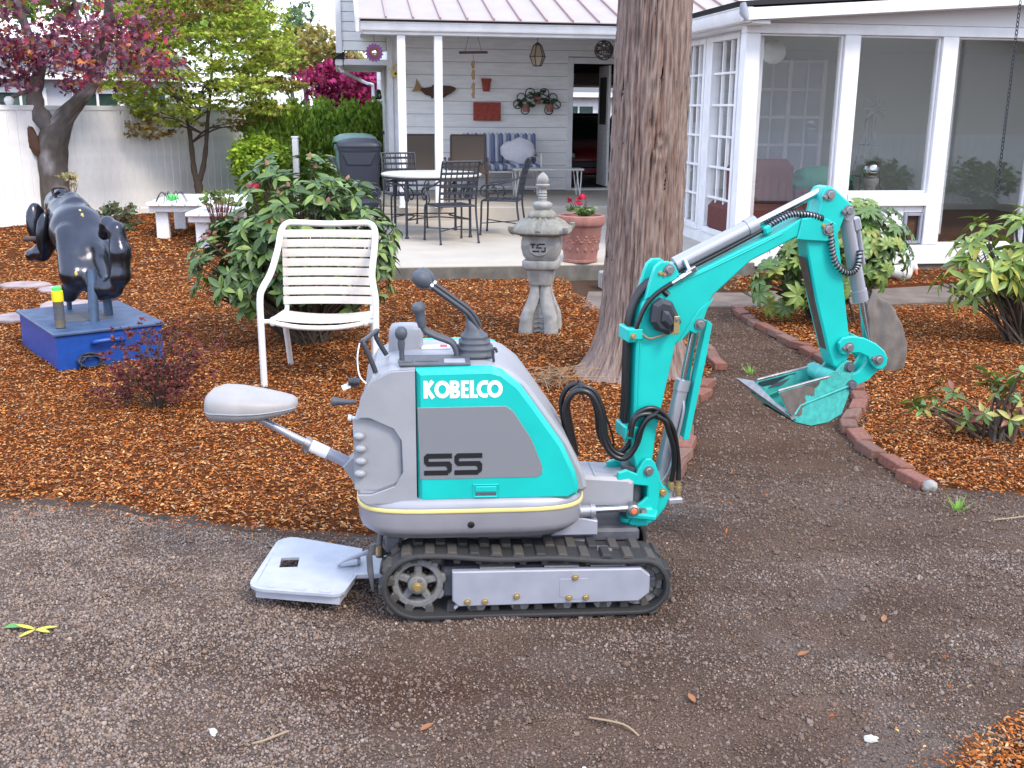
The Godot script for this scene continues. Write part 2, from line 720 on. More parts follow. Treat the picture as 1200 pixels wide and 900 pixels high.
	mat("terracotta", lin(0.40, 0.185, 0.155), 0.85, 0.0, "stain", Vector3.ONE * 3.0, 0.2, "speck")
	mat("red_clay", lin(0.42, 0.075, 0.05), 0.8, 0.0, "stain", Vector3.ONE * 4.0)
	mat("iron", lin(0.035, 0.038, 0.052), 0.45, 0.3)
	mat("iron_rusty", lin(0.07, 0.045, 0.04), 0.7)
	mat("table_top", lin(0.62, 0.62, 0.58), 0.35, 0.0, "soft", Vector3.ONE * 2.0)
	mat("sling", lin(0.13, 0.095, 0.07), 0.7, 0.0, "fine", Vector3.ONE * 10.0)
	mat("cushion_blue", lin(0.16, 0.20, 0.34), 0.9)
	mat("cushion_pale", lin(0.50, 0.53, 0.60), 0.9)
	mat("pillow", lin(0.72, 0.70, 0.76), 0.9, 0.0, "soft", Vector3.ONE * 3.0)
	mat("ride_black", lin(0.075, 0.080, 0.102), 0.24, 0.88, "stain", Vector3.ONE * 2.0)
	mat("ride_blue", lin(0.010, 0.075, 0.38), 0.4, 0.0, "blot", Vector3.ONE * 2.0)
	mat("ride_lid", lin(0.055, 0.105, 0.22), 0.5, 0.0, "stain", Vector3.ONE * 2.5)
	mat("post_blue", lin(0.07, 0.12, 0.21), 0.4, 0.2, "stain", Vector3.ONE * 4.0)
	mat("can_metal", lin(0.20, 0.18, 0.14), 0.4, 0.4, "blot", Vector3.ONE * 12.0)
	mat("can_yellow", lin(0.72, 0.62, 0.02), 0.4)
	mat("can_green", lin(0.10, 0.62, 0.12), 0.4)
	mat("bin_blue", lin(0.020, 0.024, 0.040), 0.5)
	mat("bin_green", lin(0.09, 0.17, 0.155), 0.5)
	mat("wood", lin(0.12, 0.052, 0.024), 0.7, 0.0, "grain", Vector3(1, 8, 8))
	mat("wood_pale", lin(0.50, 0.30, 0.13), 0.7, 0.0, "grain", Vector3(8, 1, 8))
	mat("wood_white", lin(0.80, 0.80, 0.83), 0.6, 0.0, "soft", Vector3(3, 8, 8))
	mat("yellow_paint", lin(0.62, 0.47, 0.14), 0.6)
	mat("purple", lin(0.09, 0.02, 0.12), 0.4)
	mat("lamp_glass", lin(0.34, 0.28, 0.2), 0.3)
	mat("wicker", lin(0.10, 0.085, 0.08), 0.8)
	mat("blue_cloth", lin(0.02, 0.07, 0.22), 0.8)
	mat("car_red", lin(0.16, 0.008, 0.012), 0.2)
	M.car_red.clearcoat_enabled = true
	mat("car_glass", lin(0.05, 0.09, 0.08), 0.05, 0.4)
	mat("sofa", lin(0.13, 0.035, 0.032), 0.85, 0.0, "blot", Vector3.ONE * 4.0)
	mat("toy_yellow", lin(0.42, 0.22, 0.03), 0.6)
	mat("toy_green", lin(0.02, 0.16, 0.12), 0.6)
	mat("grey_wall", lin(0.45, 0.47, 0.53), 0.8)
	mat("tan_wall", lin(0.72, 0.70, 0.63), 0.8)
	mat("roof_shingle", lin(0.20, 0.20, 0.21), 0.9, 0.0, "speck", Vector3.ONE * 2.0)
	mat("pink_flower", lin(0.72, 0.02, 0.09), 0.6)
	mat("cream", lin(0.62, 0.61, 0.57), 0.6)
	mat("twig", lin(0.30, 0.21, 0.13), 0.9)


# ---------------------------------------------------------------- ground
var bed_left := pv([-2.9, -4.42, -2.25, -4.36, -2.01, -4.32, -1.74, -4.29, -1.44, -4.16, -1.19, -4.06, -0.86, -4.0, -0.55, -4.02, -0.2, -4.22, 0.2, -4.45, 0.5, -4.62, 0.74, -4.72, 0.86, -5.16, 0.95, -5.62, 1.09, -6.15, 1.22, -6.5, 1.36, -6.92, 1.38, -7.51, 1.2, -8.4, 0.74, -9.1, 0.60, -9.9, 0.55, -10.8, -2.0, -10.9, -2.4, -15.0, -2.9, -21.5, -9.5, -21.5, -9.5, -4.5])
var bed_right := pv([1.98, -9.22, 1.99, -8.47, 2.12, -7.74, 2.22, -7.19, 2.21, -6.49, 2.07, -5.99, 1.90, -5.64, 1.87, -5.26, 1.91, -4.8, 1.93, -4.66, 2.34, -4.53, 2.8, -4.5, 3.6, -4.62, 4.6, -4.7, 7.5, -4.9, 7.5, -9.9, 4.9, -9.75, 3.9, -9.4])
var bed_wall := pv([2.0, -10.05, 3.2, -10.2, 4.3, -10.6, 7.6, -11.3, 7.6, -12.4, 4.5, -11.75, 2.45, -11.4])
var bed_corner := pv([1.06, -2.30, 1.16, -2.46, 1.30, -2.62, 1.50, -2.74, 1.8, -2.84, 2.4, -2.9, 2.6, -1.5, 1.0, -1.5])


func gh(x: float, z: float) -> float:   # height of the ground
	var h := 0.013 * fn.get_noise_2d(x * 0.9, z * 0.9) + 0.006 * fn.get_noise_2d(x * 3.1 + 40.0, z * 3.1) + 0.006 * fn.get_noise_2d(x * 9.0, z * 11.0 + 9.0)
	h -= 0.010 * exp(-pow((z + 2.72 - 0.05 * x) / 0.16, 2.0)) * smoothstep(-0.4, 0.8, x)      # wheel rut
	h += 0.012 * exp(-pow((z + 2.98 - 0.05 * x) / 0.10, 2.0)) * smoothstep(-0.4, 0.8, x)
	var q := Vector2((x - 0.03) / 0.62, (z + 3.59) / 0.42)
	var near := 1.0 - smoothstep(0.85, 1.35, q.length())
	h = lerpf(h, -0.002, near)
	h += 0.020 * exp(-pow((x + 0.02) / 0.13, 2.0) - pow((z + 3.28) / 0.05, 2.0))
	if z < -8.5:
		h *= 0.5
	return h


func edge_dist(poly: PackedVector2Array, p: Vector2) -> float:   # inside positive
	var d := 1e9
	var m := poly.size()
	for i in m:
		var q := Geometry2D.get_closest_point_to_segment(p, poly[i], poly[(i + 1) % m])
		d = minf(d, q.distance_squared_to(p))
	d = sqrt(d)
	return d if Geometry2D.is_point_in_polygon(p, poly) else -d


func gravel(x: float, z: float) -> float:   # how stony the yard is: most at the left, patches elsewhere
	var g := smoothstep(0.25, -0.95, x + 0.35 * fn.get_noise_2d(x * 0.8 + 7.0, z * 1.2))
	g *= smoothstep(-4.75, -4.3, z)
	g = maxf(g, 0.75 * smoothstep(-0.15, 0.45, fn.get_noise_2d(x * 0.8 - 3.0, z * 1.9 + 5.0)) * smoothstep(-4.9, -4.3, z))
	g *= 0.62 + 0.38 * smoothstep(-0.35, 0.1, fn.get_noise_2d(x * 2.2 + 31.0, z * 3.2))
	var soil := exp(-pow((x + 0.05) / 0.62, 2.0) - pow((z + 2.88) / 0.26, 2.0))
	return clampf(g - 0.75 * soil, 0.05, 1.0)


func spaced(a: float, b: float, step: float) -> Array:
	var o := []
	var n := int((b - a) / step)
	for i in n + 1:
		o.append(a + (b - a) * i / n)
	return o


func make_ground() -> void:
	var xs := [-300.0, -120.0, -60.0, -30.0, -16.0, -10.0, -7.0, -5.0] + spaced(-3.6, 3.6, 0.036) + [4.5, 6.0, 9.0, 14.0, 24.0, 60.0, 120.0, 300.0]
	var zs := [60.0, 30.0, 12.0, 5.0, 2.0, 0.0]
	for i in 206:
		zs.append(-1.4 - i * 0.042)
	zs += [-12.0, -15.0, -19.0, -25.0, -35.0, -60.0, -120.0, -300.0]
	var mb := MB.new()
	var nx := xs.size()
	var dirt := Color(0.148, 0.099, 0.077)
	var stony := Color(0.152, 0.117, 0.100)
	var path := Color(0.135, 0.083, 0.058)
	for z in zs:
		for x in xs:
			var near: bool = absf(x) < 4.0 and z > -10.5 and z < -1.3
			var g := gravel(x, z) if near else 0.3
			var c := dirt.lerp(stony, g)
			c = c.lerp(path, smoothstep(-4.6, -5.2, z))
			c *= 1.0 + 0.34 * fn.get_noise_2d(x * 1.3 + 11.0, z * 1.9) + 0.16 * fn.get_noise_2d(x * 7.0, z * 9.0)
			c = c.lerp(Color(0.20, 0.162, 0.145), 0.65 * smoothstep(0.08, 0.42, fn.get_noise_2d(x * 1.1 + 60.0, z * 1.5 + 3.0)) * smoothstep(-4.8, -4.2, z))
			c = c.lerp(Color(0.105, 0.056, 0.041), 0.85 * exp(-pow((x + 0.35) / 0.55, 2.0) - pow((z + 2.84) / 0.17, 2.0)))
			mb.col = c
			mb.vert(V(x, gh(x, z) if near else -0.01, z), Vector3.UP)
	mb.col = Color(1, 1, 1)
	for j in zs.size():
		for i in nx:
			if i > 0 and i < nx - 1 and j > 0 and j < zs.size() - 1:
				var k := j * nx + i
				mb.n[k] = V(-(mb.v[k + 1].y - mb.v[k - 1].y) / (xs[i + 1] - xs[i - 1]), 1, -(mb.v[k + nx].y - mb.v[k - nx].y) / (zs[j + 1] - zs[j - 1])).normalized()
	for j in zs.size() - 1:
		for i in nx - 1:
			var k := j * nx + i
			mb.tri(k, k + 1, k + nx)
			mb.tri(k + 1, k + nx + 1, k + nx)
	struct("ground", mb, M.soil)
	mulch_sheet(bed_left, 0.10)
	mulch_sheet(bed_right, 0.10)
	mulch_sheet(bed_wall, 0.16)
	mulch_sheet(bed_corner, 0.06)
	# paving: patio slab and porch floor, garden path
	var b := MB.new()
	b.prism(Transform3D(Basis(Vector3.RIGHT, -PI / 2), Vector3()), pv([-4.75, -0.02, -2.0, 0.0, -0.02, 0.0, -0.02, 4.46, -4.75, 4.46]), -0.05, 0.168, 0.012)
	struct("patio_slab", b, M.concrete, house(0, 0, -0.18))
	b = MB.new()
	b.prism(Transform3D(Basis(Vector3.RIGHT, -PI / 2), Vector3()), pv([-4.75, 0.0, -0.02, 0.0, -0.02, 0.016, -4.75, 0.016]), -0.06, 0.150, 0.003)
	struct("slab_edge", b, M.concrete_edge, house(0, 0, -0.198))
	b = MB.new()
	b.prism(Transform3D(Basis(Vector3.RIGHT, -PI / 2), Vector3()), pv([-4.0, 4.28, 0.5, 4.28, 0.5, 7.36, -4.0, 7.36]), 0.10, 0.350, 0.012)
	struct("porch_floor", b, M.concrete, house(0, 0, 0))
	var path_node := Node3D.new()
	path_node.name = "garden_path"
	path_node.set_meta("kind", "structure")
	add_child(path_node)
	for sl in [[0.62, -9.15, 0.72, -9.98, 1.25, -9.98, 1.22, -9.22], [1.24, -9.22, 1.27, -9.98, 2.2, -10.0, 2.28, -9.30], [2.30, -9.30, 2.22, -10.0, 3.2, -10.15, 3.25, -9.42], [3.27, -9.42, 3.22, -10.16, 4.3, -10.55, 4.35, -9.72], [4.37, -9.72, 4.32, -10.56, 5.6, -10.9, 5.7, -10.1], [0.66, -9.13, 1.2, -9.20, 1.05, -8.72, 0.80, -8.80]]:
		b = MB.new()
		var poly := pv(sl)
		for i in poly.size():
			poly[i].y = -poly[i].y
		b.prism(Transform3D(Basis(Vector3.RIGHT, -PI / 2), Vector3()), poly, -0.05, 0.026 + 0.006 * sin(sl[0] * 9.0), 0.008)
		part(path_node, "paving_slab", b, M.paving)
	# chips and pebbles
	var chip := MB.new()
	chip.skin([[V(-0.5, -0.1, -0.10), V(-0.5, 0.05, -0.06), V(-0.5, 0.04, 0.10), V(-0.5, -0.1, 0.06)], [V(0.1, 0.02, -0.16), V(0.1, 0.17, -0.12), V(0.1, 0.16, 0.14), V(0.1, 0.0, 0.17)], [V(0.5, -0.08, -0.05), V(0.5, 0.02, -0.03), V(0.5, 0.02, 0.07), V(0.5, -0.08, 0.04)]])
	var cm := chip.mesh()
	var tones := [Color(0.337, 0.101, 0.027), Color(0.404, 0.132, 0.036), Color(0.281, 0.081, 0.024), Color(0.471, 0.175, 0.049), Color(0.561, 0.258, 0.090), Color(0.191, 0.059, 0.021), Color(0.370, 0.111, 0.030), Color(0.135, 0.052, 0.025), Color(0.426, 0.144, 0.040), Color(0.617, 0.340, 0.152), Color(0.314, 0.206, 0.134)]
	var xf := []
	var cc := []
	for job in [[bed_left, -3.4, 1.5, -4.9, -3.9, 26000, 0.8], [bed_left, -3.6, 1.5, -6.2, -4.9, 32000, 0.82], [bed_left, -4.4, 1.5, -8.0, -6.2, 34000, 0.95], [bed_left, -6.0, 1.5, -10.9, -8.0, 36000, 1.15], [bed_left, -8.8, -2.4, -20.0, -10.9, 30000, 1.7], [bed_right, 1.8, 4.6, -6.4, -4.4, 30000, 0.85], [bed_right, 1.8, 5.2, -9.9, -6.4, 32000, 1.05], [bed_corner, 0.8, 2.0, -3.0, -2.2, 16000, 0.72], [bed_wall, 2.0, 6.4, -12.2, -10.0, 4000, 1.5]]:
		var poly: PackedVector2Array = job[0]
		for k in int(job[5]):
			var p := Vector2(rng.randf_range(job[1], job[2]), rng.randf_range(job[3], job[4]))
			var j := Vector2(fn.get_noise_2d(p.x * 5.0, p.y * 5.0), fn.get_noise_2d(p.x * 5.0 + 50.0, p.y * 5.0)) * 0.16 + Vector2(rng.randfn(0, 0.05), rng.randfn(0, 0.05))
			if not Geometry2D.is_point_in_polygon(p, poly) or (job[3] > -10.8 and not Geometry2D.is_point_in_polygon(p + j, poly)):
				if edge_far(p, poly) or p.y < -4.9:
					continue
			var s: float = job[6] * rng.randf_range(0.45, 1.15)
			var y := gh(p.x, p.y) + mulch_rise(p) + rng.randf_range(0.0, 0.010)
			var bs := Basis(Vector3.UP, rng.randf() * TAU) * Basis(Vector3.RIGHT, rng.randfn(0, 0.35)) * Basis(Vector3.BACK, rng.randfn(0, 0.25))
			var ln := rng.randf_range(0.012, 0.032) * s
			xf.append(Transform3D(bs.scaled_local(V(ln, 0.018 * s, rng.randf_range(0.020, 0.052) * s)), V(p.x, y, p.y)))
			cc.append(tones[rng.randi() % tones.size()] * rng.randf_range(0.66, 1.10))
	var mu := many(self, "mulch_chips", cm, M.chip, xf, cc)
	tag(mu, "reddish brown bark mulch chips covering the garden beds", "bark mulch")
	var stones := []
	for k in 2:
		var pb := MB.new()
		pb.blob(Transform3D(), V(0.5, 0.34 + 0.1 * k, 0.42), 0.5, 1.1, 5 + k, 7, 5)
		stones.append(pb.mesh())
	var ptone := [Color(0.150, 0.124, 0.116), Color(0.176, 0.147, 0.136), Color(0.128, 0.103, 0.098), Color(0.203, 0.165, 0.138), Color(0.158, 0.114, 0.090), Color(0.255, 0.216, 0.186), Color(0.143, 0.124, 0.125), Color(0.180, 0.129, 0.101), Color(0.120, 0.090, 0.076), Color(0.206, 0.176, 0.165)]
	var dtone := [Color(0.135, 0.095, 0.077), Color(0.150, 0.106, 0.086), Color(0.116, 0.083, 0.068), Color(0.161, 0.122, 0.100), Color(0.180, 0.143, 0.120), Color(0.105, 0.077, 0.065)]
	for v in 2:
		xf = []
		cc = []
		for k in 200000:
			var p := Vector2(rng.randf_range(-2.9, 3.6), -1.95 - 2.85 * pow(rng.randf(), 1.15))
			var g := gravel(p.x, p.y)
			if k % 6 == 0 and p.x > 0.5:
				p = Vector2(rng.randf_range(0.75, 2.2), rng.randf_range(-9.2, -4.4))
				g = 0.06
			if rng.randf() > 0.30 + 0.7 * g:
				continue
			if Geometry2D.is_point_in_polygon(p, bed_left) or Geometry2D.is_point_in_polygon(p, bed_right):
				if rng.randf() > 0.02:
					continue
			var s := rng.randf_range(0.0035, 0.0108) * (1.0 if rng.randf() > 0.04 else 1.7) * lerpf(0.72, 1.0, g)
			var bs := Basis.from_euler(V(rng.randfn(0, 0.3), rng.randf() * TAU, rng.randfn(0, 0.3))).scaled(V(s, s, s))
			xf.append(Transform3D(bs, V(p.x, gh(p.x, p.y) + s * 0.12, p.y)))
			cc.append((ptone[rng.randi() % 10] if rng.randf() < 0.12 + g else dtone[rng.randi() % 6]) * rng.randf_range(0.8, 1.4) * Color(1.06, 1.0, 0.95))
		var gr := many(self, "gravel", stones[v], M.pebble, xf, cc)
		tag(gr, ["small grey rounded pebbles scattered over the yard", "small flatter brownish pebbles scattered over the yard"][v], "gravel")
	# clods of soil
	var clod := MB.new()
	clod.blob(Transform3D(), V(0.5, 0.36, 0.45), 0.9, 1.7, 12, 8, 6)
	xf = []
	cc = []
	for k in 60000:
		var p := Vector2(rng.randf_range(-1.6, 3.6), rng.randf_range(-4.75, -1.95))
		if k % 3 == 0:
			p = Vector2(rng.randf_range(0.72, 2.2), rng.randf_range(-9.1, -4.3))
		if rng.randf() < gravel(p.x, p.y) * 0.8 or fn.get_noise_2d(p.x * 2.6 - 8.0, p.y * 3.4) < rng.randf_range(-0.6, 0.25):
			continue
		if Geometry2D.is_point_in_polygon(p, bed_left) or Geometry2D.is_point_in_polygon(p, bed_right):
			continue
		var s := 0.005 + 0.013 * pow(rng.randf(), 2.2)
		if rng.randf() < 0.02:
			s *= 1.8
		xf.append(Transform3D(Basis.from_euler(V(rng.randfn(0, 0.4), rng.randf() * TAU, rng.randfn(0, 0.4))).scaled(V(s, s, s)), V(p.x, gh(p.x, p.y) + s * 0.08, p.y)))
		cc.append(Color(0.15, 0.10, 0.079).lerp(Color(0.19, 0.15, 0.13), rng.randf()) * rng.randf_range(0.55, 1.15))
	var cl := many(self, "soil_clods", clod.mesh(), M.pebble, xf, cc)
	tag(cl, "brown crumbs of loose soil on the yard and the dirt path", "soil")


func mulch_rise(p: Vector2) -> float:
	return 0.026 + 0.010 * fn.get_noise_2d(p.x * 2.4, p.y * 2.4 + 20.0)


func mulch_sheet(poly: PackedVector2Array, step: float) -> void:
	var lo := poly[0]
	var hi := poly[0]
	for p in poly:
		lo = lo.min(p)
		hi = hi.max(p)
	var nx := int((hi.x - lo.x) / step) + 3
	var nz := int((hi.y - lo.y) / step) + 3
	var b := MB.new()
	var ds := PackedFloat32Array()
	for j in nz:
		for i in nx:
			var p := lo + Vector2(i - 1, j - 1) * step
			var d := edge_dist(poly, p) + 0.05 * fn.get_noise_2d(p.x * 5.0, p.y * 5.0)
			ds.append(d)
			b.vert(V(p.x, gh(p.x, p.y) + lerpf(-0.02, mulch_rise(p), smoothstep(0.0, 0.16, d)), p.y), Vector3.UP)
	for j in range(1, nz - 1):
		for i in range(1, nx - 1):
			var k := j * nx + i
			b.n[k] = V(b.v[k - 1].y - b.v[k + 1].y, 2.0 * step, b.v[k - nx].y - b.v[k + nx].y).normalized()
	for j in nz - 1:
		for i in nx - 1:
			var k := j * nx + i
			if maxf(maxf(ds[k], ds[k + 1]), maxf(ds[k + nx], ds[k + nx + 1])) > 0.0:
				b.tri(k, k + 1, k + nx)
				b.tri(k + 1, k + nx + 1, k + nx)
	struct("mulch_bed", b, M.mulch)


func edge_far(p: Vector2, poly: PackedVector2Array) -> bool:   # loose chips thin out past the edge of a bed
	if rng.randf() < 0.5:
		return true
	return rng.randf() > 0.010 and not Geometry2D.is_point_in_polygon(p + Vector2(rng.randfn(0, 0.07), -absf(rng.randfn(0, 0.07))), poly)


# ---------------------------------------------------------------- house
func L(a: float, y: float, d: float) -> Vector3:
	return Vector3(a, y, -d)


func board(o: Node, called: String, a0: Vector3, a1: Vector3, m: Material, bev := 0.004) -> MeshInstance3D:   # a box between two corners in house axes
	var lo := a0.min(a1)
	var hi := a0.max(a1)
	return part(o, called, MB.new().bx((lo + hi) * 0.5, hi - lo, minf(bev, (hi - lo)[(hi - lo).min_axis_index()] * 0.3)), m)


func siding(wall: Node3D, a0: float, a1: float, y0: float, y1: float, d: float, side := false) -> void:   # lapped courses, each a board of its own
	var h := 0.209
	var n := int(ceil((y1 - 0.36) / h))
	for k in n:
		var lo := maxf(0.36 + k * h, y0)
		var hi := minf(0.36 + (k + 1) * h, y1)
		if hi - lo < 0.02:
			continue
		var b := MB.new()
		var ln := a1 - a0
		b.prism(Transform3D(Basis(Vector3.UP, PI / 2), Vector3()), pv([-0.020, lo + 0.001, 0.004, lo + 0.001, 0.004, hi - 0.005, -0.010, hi - 0.005]), -ln * 0.5, ln * 0.5)
		part(wall, "siding_board", b, M.siding, at(d, 0, -(a0 + a1) * 0.5, PI / 2).inverse() if false else (at((a0 + a1) * 0.5, 0, -d) if not side else at(d, 0, -(a0 + a1) * 0.5, PI / 2)))


func make_house() -> void:
	var h := thing("house", "white clapboard house with covered porch, open door and pinkish metal roof", "house", house(0, 0, 0))
	# back wall of the porch, with the courses of siding on it
	var w := board(h, "porch_wall", L(-3.5, 0.2, 7.38), L(-0.42, 2.98, 7.52), M.joint)
	siding(w, -3.36, -0.50, 0.36, 2.98, 7.355)
	var w2 := board(h, "porch_wall", L(-0.42, 2.49, 7.38), L(0.55, 2.98, 7.52), M.joint)
	siding(w2, -0.50, 0.45, 2.56, 2.98, 7.355)
	board(h, "porch_wall", L(0.34, 0.2, 7.38), L(0.55, 2.49, 7.52), M.house_white)
	board(h, "porch_side_wall", L(0.46, 0.2, 4.3), L(0.60, 2.98, 7.38), M.house_white)
	# door: casing, threshold, leaf standing open inside
	board(h, "door_casing", L(-0.50, 0.352, 7.33), L(-0.405, 2.55, 7.40), M.house_white)
	board(h, "door_casing", L(0.325, 0.352, 7.33), L(0.42, 2.55, 7.40), M.house_white)
	board(h, "door_casing", L(-0.403, 2.45, 7.33), L(0.323, 2.55, 7.40), M.house_white)
	board(h, "threshold", L(-0.40, 0.352, 7.30), L(0.32, 0.385, 7.56), M.house_white)
	var leaf := board(h, "door", L(0.26, 0.40, 7.55), L(0.30, 2.44, 8.28), M.siding)
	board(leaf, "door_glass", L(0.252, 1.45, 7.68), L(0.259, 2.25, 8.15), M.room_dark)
	# left corner and side wall, running back
	board(h, "corner_board", L(-3.52, 0.1, 7.27), L(-3.36, 2.98, 7.37), M.house_white)
	var sw := board(h, "side_wall", L(-3.47, 0.1, 7.5), L(-3.36, 2.98, 13.2), M.joint)
	siding(sw, 7.40, 8.35, 0.2, 2.98, -3.50, true)
	siding(sw, 9.35, 13.2, 0.2, 2.98, -3.50, true)
	siding(sw, 8.35, 9.35, 2.45, 2.98, -3.50, true)
	var sd := board(h, "side_door", L(-3.54, 0.3, 8.42), L(-3.49, 2.38, 9.28), M.house_white)
	board(sd, "door_handle", L(-3.60, 1.25, 8.50), L(-3.545, 1.31, 8.56), M.iron, 0.01)
	var b := MB.new()
	b.lathe(Transform3D(Basis(Vector3.RIGHT, 0), L(-3.58, 1.95, 10.3)), [Vector2(0, 0.1), Vector2(0.05, 0.08), Vector2(0.07, -0.06), Vector2(0.05, -0.09), Vector2(0, -0.09)], 12)
	part(h, "wall_lamp", b, M.iron)
	# beam, posts, porch ceiling
	board(h, "porch_beam", L(-3.98, 2.655, 4.14), L(0.62, 2.80, 4.30), M.house_white, 0.006)
	b = MB.new()
	b.prism(Transform3D(Basis(Vector3.UP, PI / 2), L(0, 0, 4.13)), pv([0, 2.70, -0.05, 2.70, -0.07, 2.725, -0.075, 2.79, -0.09, 2.80, -0.09, 2.812, 0, 2.812]), -4.0, 0.64)
	part(h, "porch_gutter", b, M.house_white, Transform3D(), "")
	board(h, "drip_edge", L(-4.0, 2.815, 4.02), L(0.66, 2.842, 4.2), M.roof_dark, 0.002)
	for a in [-3.46, -2.96]:
		var p := board(h, "porch_post", L(a - 0.055, 0.352, 4.17), L(a + 0.055, 2.653, 4.28), M.house_white, 0.006)
		board(p, "post_foot", L(a - 0.065, 0.351, 4.16), L(a + 0.065, 0.37, 4.29), M.house_white)
	board(h, "porch_ceiling", L(-3.95, 2.815, 4.31), L(0.6, 2.845, 7.5), M.soffit)
	# metal roof: one panel per seam, then the seam
	var sl := 0.30
	for k in 16:
		var a := -4.02 + k * 0.36
		b = MB.new()
		var q := [L(a, 2.846, 3.98), L(a + 0.355, 2.846, 3.98), L(a + 0.355, 2.846 + sl * 6.0, 9.98), L(a, 2.846 + sl * 6.0, 9.98)]
		b.face(q, Vector3.UP)
		b.face([q[0] - V(0, 0.012, 0), q[1] - V(0, 0.012, 0), q[1], q[0]], L(0, 0, -1))
		b.face([q[0] - V(0, 0.012, 0), q[1] - V(0, 0.012, 0), q[2] - V(0, 0.012, 0), q[3] - V(0, 0.012, 0)], Vector3.DOWN)
		var rp := part(h, "roof_panel", b, M.roof_metal)
		b = MB.new()
		b.bar(L(a + 0.3575, 2.858, 3.975), L(a + 0.3575, 2.858 + sl * 6.0, 9.975), 0.022, 0.034, 0.003)
		part(rp, "roof_seam", b, M.roof_seam)
	# left end of the porch roof: barge board, clapboard gable panel, eave and gutter of the wing behind
	b = MB.new()
	b.bar(L(-4.04, 2.77, 4.0), L(-4.04, 2.77 + sl * 6.0, 10.0), 0.05, 0.20, 0.004)
	part(h, "barge_board", b, M.house_white)
	var gp := board(h, "gable_panel", L(-4.28, 2.60, 7.42), L(-3.52, 4.4, 7.5), M.joint)
	for k in 12:
		board(gp, "siding_board", L(-4.27, 2.605 + k * 0.15, 7.40), L(-3.53, 2.747 + k * 0.15, 7.418), M.siding)
	board(h, "gable_trim", L(-4.34, 2.56, 7.36), L(-4.24, 4.4, 7.46), M.house_white)
	b = MB.new()
	b.prism(Transform3D(Basis(Vector3.UP, PI / 2), L(0, 0, 7.4)), pv([0.05, 2.37, 3.5, 2.37, 3.5, 2.47, 0.05, 2.47]), -4.36, -4.23, 0.02)
	part(h, "side_gutter", b, M.house_white)
	b = MB.new()
	b.prism(Transform3D(), pv([-4.40, 2.475, -4.20, 2.475, -4.20, 2.60, -4.36, 2.50]), -10.9, -7.42)
	part(h, "side_eave", b, M.roof_dark)
	board(h, "side_soffit", L(-4.22, 2.38, 7.43), L(-3.50, 2.47, 10.9), M.soffit)
	b = MB.new()
	b.tube(curve([L(-4.29, 2.37, 7.60), L(-4.27, 2.30, 7.62), L(-4.15, 2.25, 8.0), L(-3.75, 2.21, 12.6), L(-3.62, 2.18, 12.9), L(-3.60, 2.0, 12.95), L(-3.60, 0.3, 12.95)], 5), 0.032, 10)
	part(h, "downspout", b, M.house_white)
	b = MB.new()
	b.tube([L(-3.44, 2.98, 7.26), L(-3.44, 0.36, 7.26)], 0.014, 8)
	part(h, "conduit", b, M.soffit)
	# garage behind the door: floor, walls, ceiling; open on the far side
	board(h, "garage_floor", L(-3.36, 0.25, 7.54), L(3.2, 0.33, 13.4), M.foundation)
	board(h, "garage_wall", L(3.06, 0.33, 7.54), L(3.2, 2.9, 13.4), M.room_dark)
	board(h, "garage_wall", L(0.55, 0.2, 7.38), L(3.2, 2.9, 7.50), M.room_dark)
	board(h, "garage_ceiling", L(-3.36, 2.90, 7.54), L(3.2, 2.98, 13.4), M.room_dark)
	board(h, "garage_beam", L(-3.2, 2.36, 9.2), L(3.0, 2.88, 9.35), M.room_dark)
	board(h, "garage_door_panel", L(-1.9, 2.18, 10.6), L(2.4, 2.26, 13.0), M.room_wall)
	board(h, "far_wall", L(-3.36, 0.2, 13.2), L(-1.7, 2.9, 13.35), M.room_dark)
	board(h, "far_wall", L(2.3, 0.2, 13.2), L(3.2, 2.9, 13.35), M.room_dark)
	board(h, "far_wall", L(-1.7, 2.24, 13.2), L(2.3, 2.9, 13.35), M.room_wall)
	make_car()


